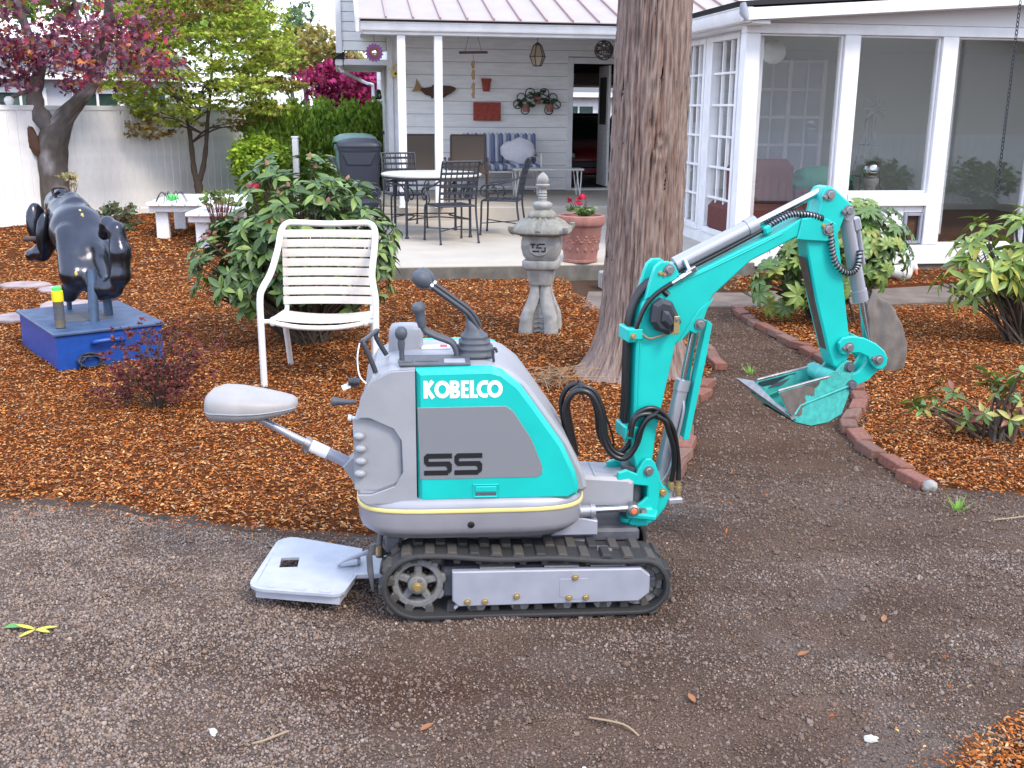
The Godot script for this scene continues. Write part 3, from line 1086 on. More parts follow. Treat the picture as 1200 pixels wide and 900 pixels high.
func make_car() -> void:
	var c := thing("parked_car", "dark red car parked in the garage behind the open door", "car", house(0.42, 0.33, 8.5))
	var b := MB.new()
	var rows := []
	for e in [[0.0, 0.25, 0.50, 0.70], [0.05, 0.20, 0.62, 0.80], [0.35, 0.18, 0.72, 0.86], [1.1, 0.18, 0.82, 0.88], [1.35, 0.18, 0.86, 0.88], [2.6, 0.18, 0.88, 0.88], [3.4, 0.18, 0.88, 0.86], [4.0, 0.2, 0.82, 0.84], [4.2, 0.28, 0.7, 0.76]]:
		var r := []
		for q in 24:
			var an := TAU * q / 24.0
			r.append(V(signf(cos(an)) * pow(absf(cos(an)), 0.35) * e[3], lerpf(e[1], e[2], 0.5 + 0.5 * signf(sin(an)) * pow(absf(sin(an)), 0.45)), -e[0]))
		rows.append(r)
	b.skin(rows)
	part(c, "body", b, M.car_red)
	b = MB.new()
	rows = []
	for e in [[1.15, 0.84, 0.80, 0.72], [1.75, 1.22, 0.62, 0.62], [2.1, 1.29, 0.60, 0.6], [2.9, 1.27, 0.60, 0.6], [3.7, 0.9, 0.75, 0.7]]:
		rows.append([V(-e[2], 0.82, -e[0]), V(-e[3], e[1] - 0.03, -e[0]), V(-e[3] + 0.06, e[1], -e[0]), V(e[3] - 0.06, e[1], -e[0]), V(e[3], e[1] - 0.03, -e[0]), V(e[2], 0.82, -e[0])])
	b.skin(rows)
	part(c, "cabin", b, M.car_glass)
	b = MB.new()
	b.bx(V(0, 1.29, -2.5), V(1.16, 0.03, 1.0), 0.01)
	b.bar(V(-0.73, 0.86, -1.15), V(-0.60, 1.25, -1.8), 0.05, 0.05, 0.01)
	b.bar(V(0.73, 0.86, -1.15), V(0.60, 1.25, -1.8), 0.05, 0.05, 0.01)
	part(c, "roof", b, M.black_plastic)
	for s in [-1, 1]:
		b = MB.new()
		b.blob(at(0.60 * s, 0.56, -0.06), V(0.14, 0.09, 0.08), 0, 1, 1, 14, 8)
		part(c, "headlight", b, M.chrome)
		b = MB.new()
		b.blob(at(0.86 * s, 0.92, -1.35), V(0.09, 0.06, 0.05), 0, 1, 1, 10, 6)
		part(c, "wing_mirror", b, M.car_red)
		for z in [-0.8, -3.3]:
			b = MB.new()
			b.lathe(Transform3D(Basis(Vector3.BACK, PI / 2), V(0.80 * s, 0.31, z)), [Vector2(0, 0.09), Vector2(0.26, 0.09), Vector2(0.31, 0.05), Vector2(0.31, -0.07), Vector2(0, -0.09)], 20)
			part(c, "wheel", b, M.rubber)
	b = MB.new()
	b.bx(V(0, 0.40, 0.0), V(1.2, 0.12, 0.06), 0.02)
	part(c, "grille", b, M.black_plastic)


# ---------------------------------------------------------------- sunroom
func pane(o: Node, p0: Vector3, p1: Vector3) -> void:   # a sheet of glass between two corners, upright
	var b := MB.new()
	var q := V(p1.x, p0.y, p1.z)
	var off := (q - p0).cross(Vector3.UP).normalized() * 0.004
	for k in [0.0, 1.0, 4.0, 5.0]:   # two sheets of glass, each with two faces
		b.face([p0 + off * k, q + off * k, p1 + off * k, V(p0.x, p1.y, p0.z) + off * k], off)
	part(o, "pane", b, M.glass)


func make_sunroom() -> void:
	var s := thing("sunroom", "white glazed sunroom with large front panes and small-paned side windows", "sunroom", house(0, 0, 0))
	var W: Material = M.house_white
	board(s, "foundation", L(-0.10, -0.05, 0.02), L(5.6, 0.085, 0.22), M.foundation)
	board(s, "base_trim", L(-0.20, 0.085, -0.02), L(5.6, 0.295, 0.12), W, 0.006)
	board(s, "header", L(-0.20, 2.47, -0.02), L(5.6, 2.575, 0.12), W, 0.006)
	for e in [[-0.20, -0.045], [0.875, 1.045], [1.965, 2.145], [3.15, 3.3], [4.4, 4.55]]:
		board(s, "post", L(e[0], 0.297, -0.02), L(e[1], 2.468, 0.12), W, 0.006)
	for e in [[-0.043, 0.873, 0.297], [1.047, 1.963, 0.86], [2.147, 3.148, 0.297], [3.302, 4.398, 0.297]]:
		var f := board(s, "window", L(e[0], e[2], 0.02), L(e[0] + 0.022, 2.468, 0.09), W)
		board(f, "frame", L(e[1] - 0.022, e[2], 0.02), L(e[1], 2.468, 0.09), W)
		board(f, "frame", L(e[0] + 0.023, 2.45, 0.02), L(e[1] - 0.023, 2.468, 0.09), W)
		board(f, "frame", L(e[0] + 0.023, e[2], 0.02), L(e[1] - 0.023, e[2] + 0.02, 0.09), W)
		pane(f, L(e[0] + 0.02, e[2] + 0.02, 0.06), L(e[1] - 0.02, 2.45, 0.06))
	# panel under the middle pane, with a small vent
	board(s, "sill", L(1.047, 0.72, -0.03), L(1.963, 0.858, 0.10), W, 0.006)
	board(s, "wall_panel", L(1.047, 0.297, 0.03), L(1.74, 0.718, 0.08), W)
	board(s, "wall_panel", L(1.742, 0.645, 0.03), L(1.963, 0.718, 0.08), W)
	var v := board(s, "vent", L(1.745, 0.31, 0.05), L(1.955, 0.64, 0.07), M.wood)
	for e in [[1.745, 0.31, 1.775, 0.64], [1.925, 0.31, 1.955, 0.64], [1.777, 0.31, 1.923, 0.34], [1.777, 0.61, 1.923, 0.64]]:
		board(v, "vent_frame", L(e[0], e[1], 0.0), L(e[2], e[3], 0.048), M.plate_grey)
	# side wall with multi-paned windows
	board(s, "side_base", L(-0.04, 0.0, 0.13), L(0.06, 0.30, 4.25), W)
	board(s, "side_header", L(-0.04, 2.52, 0.13), L(0.06, 2.575, 4.25), W)
	var ds := [[0.56, 1.46], [1.66, 2.52], [2.72, 3.58]]
	var last := 0.13
	for e in ds:
		board(s, "side_post", L(-0.04, 0.302, last), L(0.06, 2.518, e[0] - 0.002), W)
		last = e[1] + 0.002
		var f := board(s, "window", L(-0.055, 0.302, e[0]), L(0.05, 0.37, e[1]), W)
		board(f, "frame", L(-0.055, 2.46, e[0]), L(0.05, 2.518, e[1]), W)
		board(f, "frame", L(-0.055, 0.372, e[0]), L(0.05, 2.458, e[0] + 0.06), W)
		board(f, "frame", L(-0.055, 0.372, e[1] - 0.06), L(0.05, 2.458, e[1]), W)
		var x0: float = e[0] + 0.06
		var x1: float = e[1] - 0.06
		for k in 2:
			var x := lerpf(x0, x1, (k + 1) / 3.0)
			board(f, "muntin", L(-0.02, 0.372, x - 0.012), L(0.02, 2.458, x + 0.012), W)
		for k in 5:
			var y := lerpf(0.372, 2.458, (k + 1) / 6.0)
			board(f, "muntin", L(-0.024, y - 0.013, x0), L(0.024, y + 0.013, x1), W)
		for i in 3:
			for k in 6:
				pane(f, L(0.0, lerpf(0.372, 2.458, k / 6.0) + 0.012, lerpf(x0, x1, i / 3.0) + 0.011), L(0.0, lerpf(0.372, 2.458, (k + 1) / 6.0) - 0.012, lerpf(x0, x1, (i + 1) / 3.0) - 0.011))
	board(s, "side_post", L(-0.04, 0.302, last), L(0.06, 2.518, 4.25), W)
	# floor, back and right walls, ceiling
	board(s, "floor", L(0.06, 0.2, 0.13), L(5.5, 0.285, 4.2), M.wood)
	board(s, "back_wall", L(0.06, 0.2, 4.12), L(5.6, 2.60, 4.25), M.room_wall)
	var bw := board(s, "window", L(1.50, 0.85, 4.06), L(2.56, 2.40, 4.11), M.grey_wall)
	for e in [[1.48, 0.83, 1.54, 2.42], [2.52, 0.83, 2.58, 2.42], [2.0, 0.83, 2.06, 2.42], [1.76, 0.83, 1.785, 2.42], [2.28, 0.83, 2.305, 2.42]]:
		board(bw, "muntin", L(e[0], e[1], 4.02), L(e[2], e[3], 4.058), W)
	for k in 5:
		board(bw, "muntin", L(1.54, 0.83 + k * 0.385, 4.03), L(2.52, 0.87 + k * 0.385, 4.05), W)
	board(s, "right_wall", L(5.45, 0.2, 0.13), L(5.6, 2.60, 4.1), M.room_wall)
	board(s, "ceiling", L(0.06, 2.53, 0.13), L(5.45, 2.57, 4.1), M.room_wall)
	# wide trim between second and third bay inside
	board(s, "inner_post", L(2.62, 0.29, 1.0), L(2.78, 2.62, 1.15), M.siding)
	# roof: gutter on the left eave, rake board rising to the right, dark covering
	var b := MB.new()
	b.prism(Transform3D(Basis(Vector3.UP, PI), Vector3()), pv([0.24, 2.565, 0.28, 2.55, 0.33, 2.56, 0.355, 2.60, 0.36, 2.675, 0.37, 2.685, 0.355, 2.70, 0.24, 2.70]), -0.28, 4.78)
	part(s, "gutter", b, W)
	b = MB.new()
	b.tube([L(-0.355, 2.73, -0.29), L(-0.345, 2.64, -0.30), L(-0.31, 2.58, -0.295)], [0.03, 0.05, 0.03], 8)
	part(s, "gutter_end", b, M.plate_grey)
	board(s, "soffit", L(-0.24, 2.54, -0.26), L(-0.045, 2.575, 4.74), M.soffit)
	b = MB.new()
	b.prism(Transform3D(), pv([-0.36, 2.565, 5.9, 3.0, 5.9, 3.115, -0.36, 2.68]), 0.28, 0.305, 0.003)
	part(s, "rake_board", b, W)
	b = MB.new()
	b.prism(Transform3D(), pv([-0.04, 2.58, 5.6, 2.58, 5.6, 2.98, -0.04, 2.592]), -0.05, -0.0, 0.0)
	part(s, "gable_infill", b, M.soffit)
	b = MB.new()
	b.prism(Transform3D(), pv([-0.23, 2.577, 5.85, 2.99, 5.85, 3.0, -0.23, 2.587]), 0.002, 0.278, 0.0)
	part(s, "front_soffit", b, M.soffit)
	b = MB.new()
	b.prism(Transform3D(), pv([-0.36, 2.702, 5.9, 3.122, 5.9, 3.22, -0.40, 2.745]), -4.9, 0.31, 0.0)
	part(s, "roof", b, M.roof_dark)
	# furnishings seen through the glass
	var sofa := thing("sofa", "dark red upholstered sofa behind the first sunroom pane", "sofa", house(0.42, 0.29, 0.95))
	b = MB.new()
	b.bx(V(0, 0.22, 0), V(0.95, 0.36, 0.75), 0.06)
	part(sofa, "seat", b, M.sofa)
	b = MB.new()
	b.bx(V(-0.05, 0.62, 0.18), V(0.78, 0.55, 0.22), 0.09, V(-0.1, 0, 0))
	part(sofa, "backrest", b, M.sofa)
	b = MB.new()
	b.bx(V(0.44, 0.42, 0.0), V(0.20, 0.42, 0.72), 0.08)
	part(sofa, "armrest", b, M.sofa)
	var gl := MB.new()
	gl.blob(at(0, 0, 0), V(0.13, 0.13, 0.13), 0, 1, 1, 20, 14)
	gl.tube([V(0, 0.12, 0), V(0, 0.30, 0)], 0.012, 6)
	mono("globe_lamp", "white paper globe lamp hanging behind the first sunroom pane", "lamp", gl, M.cream, house(0.42, 2.33, 0.75))
	var dk := thing("windmill_model", "small grey metal lattice windmill behind the middle sunroom pane", "ornament", house(1.65, 0.29, 0.8))
	b = MB.new()
	for k in 4:
		var x := 0.20 * (1 if k % 2 else -1)
		var z := 0.20 * (1 if k > 1 else -1)
		b.bar(V(x, 0, z), V(x * 0.12, 1.42, z * 0.12), 0.012, 0.012)
		var k2: int = [1, 3, 0, 2][k]
		var x2 := 0.20 * (1 if k2 % 2 else -1)
		var z2 := 0.20 * (1 if k2 > 1 else -1)
		for y in [0.35, 0.7, 1.05]:
			var f: float = 1.0 - 0.88 * y / 1.42
			b.bar(V(x * f, y, z * f), V(x2 * f, y, z2 * f), 0.012, 0.012)
	part(dk, "tower", b, M.dusty_grey)
	for k in 8:
		b = MB.new()
		b.bx(V(0, 0.085, 0.10), V(0.040, 0.11, 0.005), 0.001, V(0, 0.7, 0))
		part(dk, "vane", b, M.dusty_grey, Transform3D(Basis(Vector3.BACK, TAU * k / 8), V(0, 1.45, 0)))
	var gz := thing("gazing_globe", "mirror gazing globe on a pale pedestal behind the middle pane", "ornament", house(1.52, 0.29, 0.42))
	b = MB.new()
	b.lathe(Transform3D(), [Vector2(0, 0), Vector2(0.12, 0), Vector2(0.12, 0.04), Vector2(0.07, 0.08), Vector2(0.06, 0.62), Vector2(0.09, 0.66), Vector2(0.09, 0.70), Vector2(0, 0.70)], 16)
	part(gz, "pedestal", b, M.stone)
	b = MB.new()
	b.blob(at(0, 0.79, 0), V(0.10, 0.10, 0.10), 0, 1, 1, 24, 16)
	part(gz, "globe", b, M.chrome)
	var tc := MB.new()
	tc.prism(Transform3D(), pv([-0.3, 0, 0.3, 0, 0.3, 0.32, 0.18, 0.55, -0.2, 0.60, -0.3, 0.34]), -0.22, 0.22, 0.03)
	mono("toy_chest", "yellow and brown toy chest behind the glass beside the sofa", "chest", tc, M.toy_yellow, house(1.25, 0.29, 0.75))
	var gc := MB.new()
	gc.blob(at(0, 0, 0), V(0.38, 0.18, 0.25), 0.4, 1.5, 4, 18, 10)
	mono("green_cover", "crumpled green cover lying over the toy chest in the sunroom", "cover", gc, M.toy_green, house(1.10, 0.92, 0.75))


# ---------------------------------------------------------------- excavator
func bolt(o: Node, called: String, p: Vector3, r: float, h: float, m: Material) -> void:   # a hexagonal head on a washer, facing the camera's side
	var b := MB.new()
	var x := Transform3D(Basis(Vector3.RIGHT, PI / 2), p)
	b.lathe(x, [Vector2(0, h * 0.4), Vector2(r * 1.35, h * 0.4), Vector2(r * 1.35, 0)], 14)
	b.lathe(x, [Vector2(0, h), Vector2(r * 0.85, h), Vector2(r, h * 0.8), Vector2(r, h * 0.4)], 6, 0.99)
	part(o, called, b, m)


func loop_path(c0: Vector2, r0: float, c1: Vector2, r1: float, count: int) -> Array:   # points round two wheels, evenly spaced: [point, outward]
	var d := c1 - c0
	var base := d.angle()
	var off := acos((r0 - r1) / d.length())
	var pts := []
	for i in 15:
		var a := base + off + (TAU - 2 * off) * i / 14.0
		pts.append(c0 + Vector2(cos(a), sin(a)) * r0)
	var top := []
	for i in 13:
		var a := base - off + 2 * off * i / 12.0
		pts.append(c1 + Vector2(cos(a), sin(a)) * r1)
	var total := 0.0
	var m := pts.size()
	for i in m:
		total += pts[i].distance_to(pts[(i + 1) % m])
	var out := []
	var step := total / count
	var i := 0
	var run := 0.0
	for k in count:
		var want := step * k
		while run + pts[i].distance_to(pts[(i + 1) % m]) < want:
			run += pts[i].distance_to(pts[(i + 1) % m])
			i += 1
		var p: Vector2 = pts[i].lerp(pts[(i + 1) % m], (want - run) / pts[i].distance_to(pts[(i + 1) % m]))
		out.append(p)
	var res := []
	for k in count:
		var t: Vector2 = (out[(k + 1) % count] - out[(k - 1 + count) % count]).normalized()
		res.append([out[k], Vector2(t.y, -t.x)])
	return res


func track(ex: Node3D, z0: float, z1: float, near: bool) -> void:
	var lp := loop_path(Vector2(-0.372, 0.135), 0.112, Vector2(0.394, 0.118), 0.096, 116)
	var b := MB.new()
	var rows := []
	for e in lp:
		var p: Vector2 = e[0]
		var nn: Vector2 = e[1]
		p.y += 0.004 * sin(p.x * 16.0) * (1.0 if p.y > 0.19 else 0.0)
		var row := []
		for s in [[-0.009, z0], [-0.009, z1], [-0.004, z1 + 0.003], [0.006, z1 + 0.002], [0.010, z1 - 0.006], [0.010, z0 + 0.006], [0.006, z0 - 0.002], [-0.004, z0 - 0.003]]:
			var q := p + nn * float(s[0])
			row.append(Vector3(q.x, q.y, s[1]))
		rows.append(row)
	rows.append(rows[0])
	b.skin(rows, true, false)
	var belt := part(ex, "track", b, M.rubber)
	var wid := (z1 - z0) * 0.5
	var lug := MB.new()
	lug.prism(Transform3D(), pv([-0.021, -0.004, 0.021, -0.004, 0.014, 0.0115, -0.014, 0.0115]), -wid * 0.48, wid * 0.48, 0.003)
	var lm := lug.mesh()
	var tooth := MB.new()
	tooth.prism(Transform3D(), pv([-0.017, 0.004, 0.017, 0.004, 0.010, -0.026, -0.010, -0.026]), -0.022, 0.022, 0.003)
	var tm := tooth.mesh()
	var far := MB.new()
	for k in 29:
		for row in 2:
			var e: Array = lp[(k * 4 + row * 2) % 116]
			var nn: Vector2 = e[1]
			var x := Transform3D(Basis(Vector3(nn.y, -nn.x, 0), Vector3(nn.x, nn.y, 0), Vector3(0, 0, 1)), Vector3(e[0].x, e[0].y, lerpf(z0, z1, 0.26 + 0.48 * row)))
			x.origin += Vector3(nn.x, nn.y, 0) * 0.009
			if near:
				part(belt, "track_lug", lm, M.rubber_dusty if (k + row) % 3 else M.rubber, x)
			elif row == 1:
				part(belt, "track_lug", lm, M.rubber_dusty, x)
		var e2: Array = lp[(k * 4 + 1) % 116]
		var n2: Vector2 = e2[1]
		if near:
			part(belt, "guide_tooth", tm, M.rubber_dusty, Transform3D(Basis(Vector3(n2.y, -n2.x, 0), Vector3(n2.x, n2.y, 0), Vector3(0, 0, 1)), Vector3(e2[0].x, e2[0].y, lerpf(z0, z1, 0.68)) - Vector3(n2.x, n2.y, 0) * 0.008))
	# drive sprocket: hub, rim, five spokes and nine teeth
	var c := Vector3(-0.372, 0.135, lerpf(z0, z1, 0.68))
	var sp := MB.new()
	var ax := Transform3D(Basis(Vector3.RIGHT, PI / 2), c)
	sp.lathe(ax, [Vector2(0.066, -0.014), Vector2(0.066, 0.014), Vector2(0.070, 0.018), Vector2(0.084, 0.018), Vector2(0.088, 0.014), Vector2(0.088, -0.018), Vector2(0.066, -0.018)], 36)
	for k in 5:
		var a := TAU * k / 5 + 0.25
		var d := Vector3(cos(a), sin(a), 0)
		sp.bar(c + d * 0.025, c + d * 0.075, 0.026, 0.024, 0.005, Vector3(0, 0, 1))
	for k in 9:
		var a := TAU * k / 9 + 0.2
		sp.prism(Transform3D(Basis(Vector3(0, 0, 1), a), c), pv([0.084, -0.020, 0.098, -0.013, 0.101, 0.0, 0.098, 0.013, 0.084, 0.020]), -0.016, 0.016, 0.003)
	var sprocket := part(ex, "drive_sprocket", sp, M.dusty_grey)
	var hub := MB.new()
	hub.lathe(ax, [Vector2(0, 0.034), Vector2(0.026, 0.034), Vector2(0.033, 0.028), Vector2(0.036, -0.01)], 24)
	part(sprocket, "hub", hub, M.dusty_grey)
	if near:
		bolt(sprocket, "hub_nut", c + Vector3(0, -0.002, 0.032), 0.014, 0.018, M.brass)
		bolt(sprocket, "grease_bolt", c + Vector3(0.008, 0.018, 0.032), 0.006, 0.008, M.steel)
	# idler
	var ci := Vector3(0.394, 0.118, lerpf(z0, z1, 0.66))
	var ai := Transform3D(Basis(Vector3.RIGHT, PI / 2), ci)
	var idl := MB.new()
	idl.lathe(ai, [Vector2(0, 0.02), Vector2(0.03, 0.02), Vector2(0.034, 0.004), Vector2(0.062, 0.004), Vector2(0.066, 0.016), Vector2(0.082, 0.016), Vector2(0.084, -0.02), Vector2(0, -0.02)], 30)
	for k in 8:
		var a := TAU * k / 8 + 0.2
		idl.bar(ci + Vector3(cos(a), sin(a), 0) * 0.03 + Vector3(0, 0, 0.006), ci + Vector3(cos(a), sin(a), 0) * 0.066 + Vector3(0, 0, 0.006), 0.012, 0.014, 0.002, Vector3(0, 0, 1))
	part(ex, "idler_wheel", idl, M.dusty_grey)
	for x in [-0.17, -0.02, 0.13, 0.27]:
		var rl := MB.new()
		rl.lathe(Transform3D(Basis(Vector3.RIGHT, PI / 2), Vector3(x, 0.052, lerpf(z0, z1, 0.62))), [Vector2(0, 0.03), Vector2(0.03, 0.03), Vector2(0.034, 0.024), Vector2(0.034, -0.03), Vector2(0, -0.03)], 18)
		part(ex, "track_roller", rl, M.dusty_grey)


func helix(path: Array, r: float, turns: float, per: int) -> Array:
	var out := []
	var n := int(turns * per)
	var m := path.size() - 1
	for i in n + 1:
		var f := float(i) / n * m
		var k := mini(int(f), m - 1)
		var p: Vector3 = path[k].lerp(path[k + 1], f - k)
		var t: Vector3 = (path[k + 1] - path[k]).normalized()
		var x := t.cross(Vector3(0, 0, 1)).normalized()
		var a := TAU * i / per
		out.append(p + (x * cos(a) + t.cross(x) * sin(a)) * r)
	return out


func spiral_hose(o: Node, xf: Transform3D, pts: Array, turns: float) -> void:
	var c := curve(pts, 6)
	var b := MB.new()
	b.tube(c, 0.0085, 8)
	var h := part(o, "hose", b, M.cylinder_grey, xf)
	var s := MB.new()
	s.tube(helix(c, 0.0098, turns, 9), 0.0030, 5)
	part(h, "spiral_guard", s, M.hose)


func make_excavator() -> void:
	var ex := thing("mini_excavator", "small turquoise and grey crawler excavator with folded arm in the middle of the gravel", "excavator", at(0.034, -0.006, -3.593, deg_to_rad(4.5)))
	track(ex, 0.125, 0.288, true)
	track(ex, -0.288, -0.125, false)
	var b := MB.new()
	# near side cover with chamfered ends
	b.prism(Transform3D(), pv([-0.254, 0.193, -0.254, 0.085, -0.232, 0.064, 0.388, 0.067, 0.424, 0.097, 0.424, 0.162, 0.392, 0.189]), 0.262, 0.291, 0.004)
	b.bx(V(-0.236, 0.064, 0.275), V(0.03, 0.008, 0.02), 0.001, V(0, 0, 0.75))
	var cover := part(ex, "side_cover", b, M.plate_grey)
	b = MB.new()
	b.prism(Transform3D(), pv([0.116, 0.158, 0.206, 0.158, 0.210, 0.154, 0.210, 0.096, 0.205, 0.090, 0.194, 0.090, 0.184, 0.082, 0.140, 0.082, 0.130, 0.090, 0.118, 0.090, 0.112, 0.096, 0.112, 0.154]), 0.2905, 0.2925, 0.0008)
	part(cover, "hatch", b, M.plate_grey)
	for p in [[-0.203, 0.082], [-0.143, 0.082], [-0.035, 0.098], [0.165, 0.163], [0.145, 0.088], [0.203, 0.088]]:
		bolt(cover, "bolt", V(p[0], p[1], 0.291), 0.0085, 0.009, M.brass)
	for s in [-0.1, 0.12, 0.28]:
		b = MB.new()
		b.bx(V(s, 0.196, 0.24), V(0.12, 0.006, 0.07), 0.001)
		b.prism(at(s, 0.2, 0.2), pv([-0.03, 0.0, 0.03, 0.0, 0.022, 0.03, -0.03, 0.03]), -0.02, 0.02, 0.002)
		part(ex, "track_bracket", b, M.dusty_grey)
	b = MB.new()
	b.bx(V(0.02, 0.13, 0.19), V(0.62, 0.11, 0.10), 0.01)
	b.bx(V(0.02, 0.13, -0.19), V(0.62, 0.11, 0.10), 0.01)
	b.bx(V(0.0, 0.17, 0.0), V(0.5, 0.13, 0.3), 0.01)
	b.bx(V(0.02, 0.235, 0.0), V(0.80, 0.05, 0.22), 0.01)
	b.bx(V(-0.08, 0.275, 0.0), V(0.30, 0.06, 0.30), 0.01)
	part(ex, "track_frame", b, M.dark_grey)
	b = MB.new()
	b.prism(Transform3D(), pv([0.10, 0.252, 0.262, 0.252, 0.262, 0.305, 0.20, 0.318, 0.14, 0.30]), -0.14, 0.14, 0.004)
	part(ex, "front_gusset", b, M.plate_grey)
	# slewing deck: rounded in plan, bellied in section
	var prof := [[-0.055, 0.296], [-0.040, 0.300], [-0.036, 0.312], [-0.020, 0.318], [-0.006, 0.332], [0.0, 0.352], [0.002, 0.398]]
	b = MB.new()
	var ring := func(grow: float, y: float, cut := 1.0) -> Array:
		var r := []
		for q in 48:
			var a := TAU * q / 48.0
			var cx := signf(cos(a)) * pow(absf(cos(a)), 0.42)
			var cz := signf(sin(a)) * pow(absf(sin(a)), 0.42)
			r.append(V(-0.185 + cx * (0.388 + grow), y, 0.005 + cz * (0.283 + grow)))
		return r
	var rows := []
	for e in prof:
		rows.append(ring.call(e[0], e[1]))
	rows.append(ring.call(0.002, 0.404))
	b.skin(rows, true, true)
	var deck := part(ex, "slewing_deck", b, M.skirt_grey)
	b = MB.new()
	b.skin([ring.call(0.0015, 0.4042), ring.call(0.0055, 0.406), ring.call(0.0055, 0.417), ring.call(0.0015, 0.4188)], true, true)
	part(deck, "yellow_stripe", b, M.yellow_stripe)
	b = MB.new()
	rows = []
	for e in [[0.002, 0.419], [0.001, 0.432], [-0.008, 0.445], [-0.022, 0.450]]:
		rows.append(ring.call(e[0], e[1]))
	b.skin(rows, true, true)
	part(deck, "deck_top", b, M.skirt_grey)
	b = MB.new()
	b.lathe(Transform3D(Basis(Vector3.RIGHT, PI / 2), V(-0.19, 0.362, 0.2895)), [Vector2(0, 0.0015), Vector2(0.010, 0.0015), Vector2(0.012, 0)], 16)
	part(deck, "drain_hole", b, M.black_paint)
	# body: grey core, teal doors on both sides, grey rear with scooped panels
	b = MB.new()
	b.prism(Transform3D(), pv([-0.552, 0.455, -0.566, 0.52, -0.564, 0.64, -0.545, 0.78, -0.51, 0.852, -0.445, 0.884, -0.37, 0.890, -0.115, 0.890, -0.06, 0.874, -0.006, 0.832, 0.05, 0.755, 0.142, 0.622, 0.198, 0.51, 0.208, 0.46, 0.195, 0.446, -0.54, 0.446]), -0.205, 0.225, 0.012)
	var body := part(ex, "engine_body", b, M.body_grey)
	var door := pv([-0.364, 0.436, -0.366, 0.888, -0.125, 0.892, -0.085, 0.880, -0.030, 0.836, 0.02, 0.768, 0.115, 0.632, 0.158, 0.54, 0.173, 0.485, 0.168, 0.455, 0.140, 0.438])
	for s in [1, -1]:
		b = MB.new()
		var x := Transform3D() if s == 1 else at(0, 0, 0.01)
		b.prism(x, door, 0.20 if s == 1 else -0.255, 0.273 if s == 1 else -0.2, 0.014)
		var dr := part(ex, "side_door", b, M.teal)
		if s == -1:
			continue
		b = MB.new()
		b.prism(Transform3D(), pv([-0.363, 0.766, -0.075, 0.768, -0.052, 0.752, 0.010, 0.655, 0.048, 0.558, 0.047, 0.530, 0.032, 0.521, -0.357, 0.519]), 0.270, 0.2748, 0.0012)
		part(dr, "mesh_panel", b, M.mesh_grey)
		for k in 2:   # two block letters S cut by a gap
			b = MB.new()
			var lx := at(-0.298 + k * 0.100, 0.571, 0.2748)
			b.prism(lx, pv([-0.046, 0.0075, -0.046, 0.028, -0.036, 0.038, 0.046, 0.038, 0.046, 0.021, -0.028, 0.021, -0.031, 0.018, -0.031, 0.0075]), 0, 0.0016)
			b.prism(lx, pv([-0.046, 0.0055, -0.036, -0.006, 0.024, -0.006, 0.030, -0.011, 0.030, -0.0185, 0.036, -0.033, 0.045, -0.023, 0.046, 0.000, 0.038, 0.0105, -0.031, 0.0105]), 0, 0.0016)
			b.prism(lx, pv([-0.046, -0.0205, 0.033, -0.0205, 0.033, -0.037, -0.046, -0.037]), 0, 0.0016)
			part(dr, "letter", b, M.black_paint)
		b = MB.new()
		for f in [[V(-0.140, 0.497, 0.273), V(0.090, 0.004, 0.006)], [V(-0.140, 0.445, 0.273), V(0.090, 0.004, 0.006)], [V(-0.183, 0.471, 0.273), V(0.004, 0.056, 0.006)], [V(-0.097, 0.471, 0.273), V(0.004, 0.056, 0.006)]]:
			b.bx(f[0], f[1], 0.0012)
		b.bx(V(-0.140, 0.482, 0.274), V(0.072, 0.02, 0.006), 0.002)
		b.bx(V(-0.140, 0.455, 0.2735), V(0.076, 0.006, 0.007), 0.002)
		part(dr, "door_latch", b, M.teal)
		b = MB.new()
		b.bx(V(-0.140, 0.464, 0.273), V(0.070, 0.011, 0.0025), 0.001)
		part(dr, "latch_slot", b, M.dark_grey)
		lettering(dr)
	for s in [1, -1]:   # rear side panels with a scooped recess open to the back
		b = MB.new()
		var z := 0.0
		var rear := pv([-0.369, 0.436, -0.369, 0.889, -0.445, 0.885, -0.510, 0.853, -0.548, 0.79, -0.570, 0.64, -0.572, 0.52, -0.563, 0.462, -0.535, 0.438])
		b.prism(Transform3D(), rear, 0.20 * s if s == 1 else -0.235, 0.252 if s == 1 else -0.20, 0.008)
		var scoop := pv([-0.60, 0.735, -0.520, 0.735, -0.440, 0.697, -0.415, 0.655, -0.412, 0.545, -0.440, 0.495, -0.520, 0.466, -0.60, 0.468])
		if s == 1:
			for pl in Geometry2D.clip_polygons(rear, scoop):
				b.prism(Transform3D(), pl, 0.25, 0.274, 0.011)
			b.skin([[V(-0.574, 0.725, 0.251), V(-0.574, 0.48, 0.251)], [V(-0.50, 0.72, 0.256), V(-0.50, 0.48, 0.256)], [V(-0.42, 0.69, 0.255), V(-0.42, 0.51, 0.255)]], false, false)
		var rp := part(ex, "rear_panel", b, M.body_grey)
		if s == 1:
			for k in 4:
				var kb := MB.new()
				kb.blob(at(-0.548 - 0.004 * absf(k - 1.5), 0.668 - k * 0.043, 0.262), V(0.019, 0.014, 0.014), 0, 1, 1, 12, 8)
				part(rp, "grip_bump", kb, M.body_grey)
	b = MB.new()
	for k in 4:
		b.blob(at(-0.566, 0.682 - k * 0.045, 0.10), V(0.012, 0.022, 0.15), 0, 1, 1, 12, 8)
	part(ex, "rear_rib", b, M.body_grey)
	# deck of controls
	b = MB.new()
	b.bx(V(-0.305, 0.895, 0.155), V(0.235, 0.012, 0.13), 0.004)
	b.bx(V(-0.40, 0.902, 0.19), V(0.05, 0.008, 0.035), 0.003)
	b.bx(V(-0.33, 0.902, 0.19), V(0.075, 0.006, 0.012), 0.002)
	var tray := part(ex, "control_tray", b, M.dark_grey)
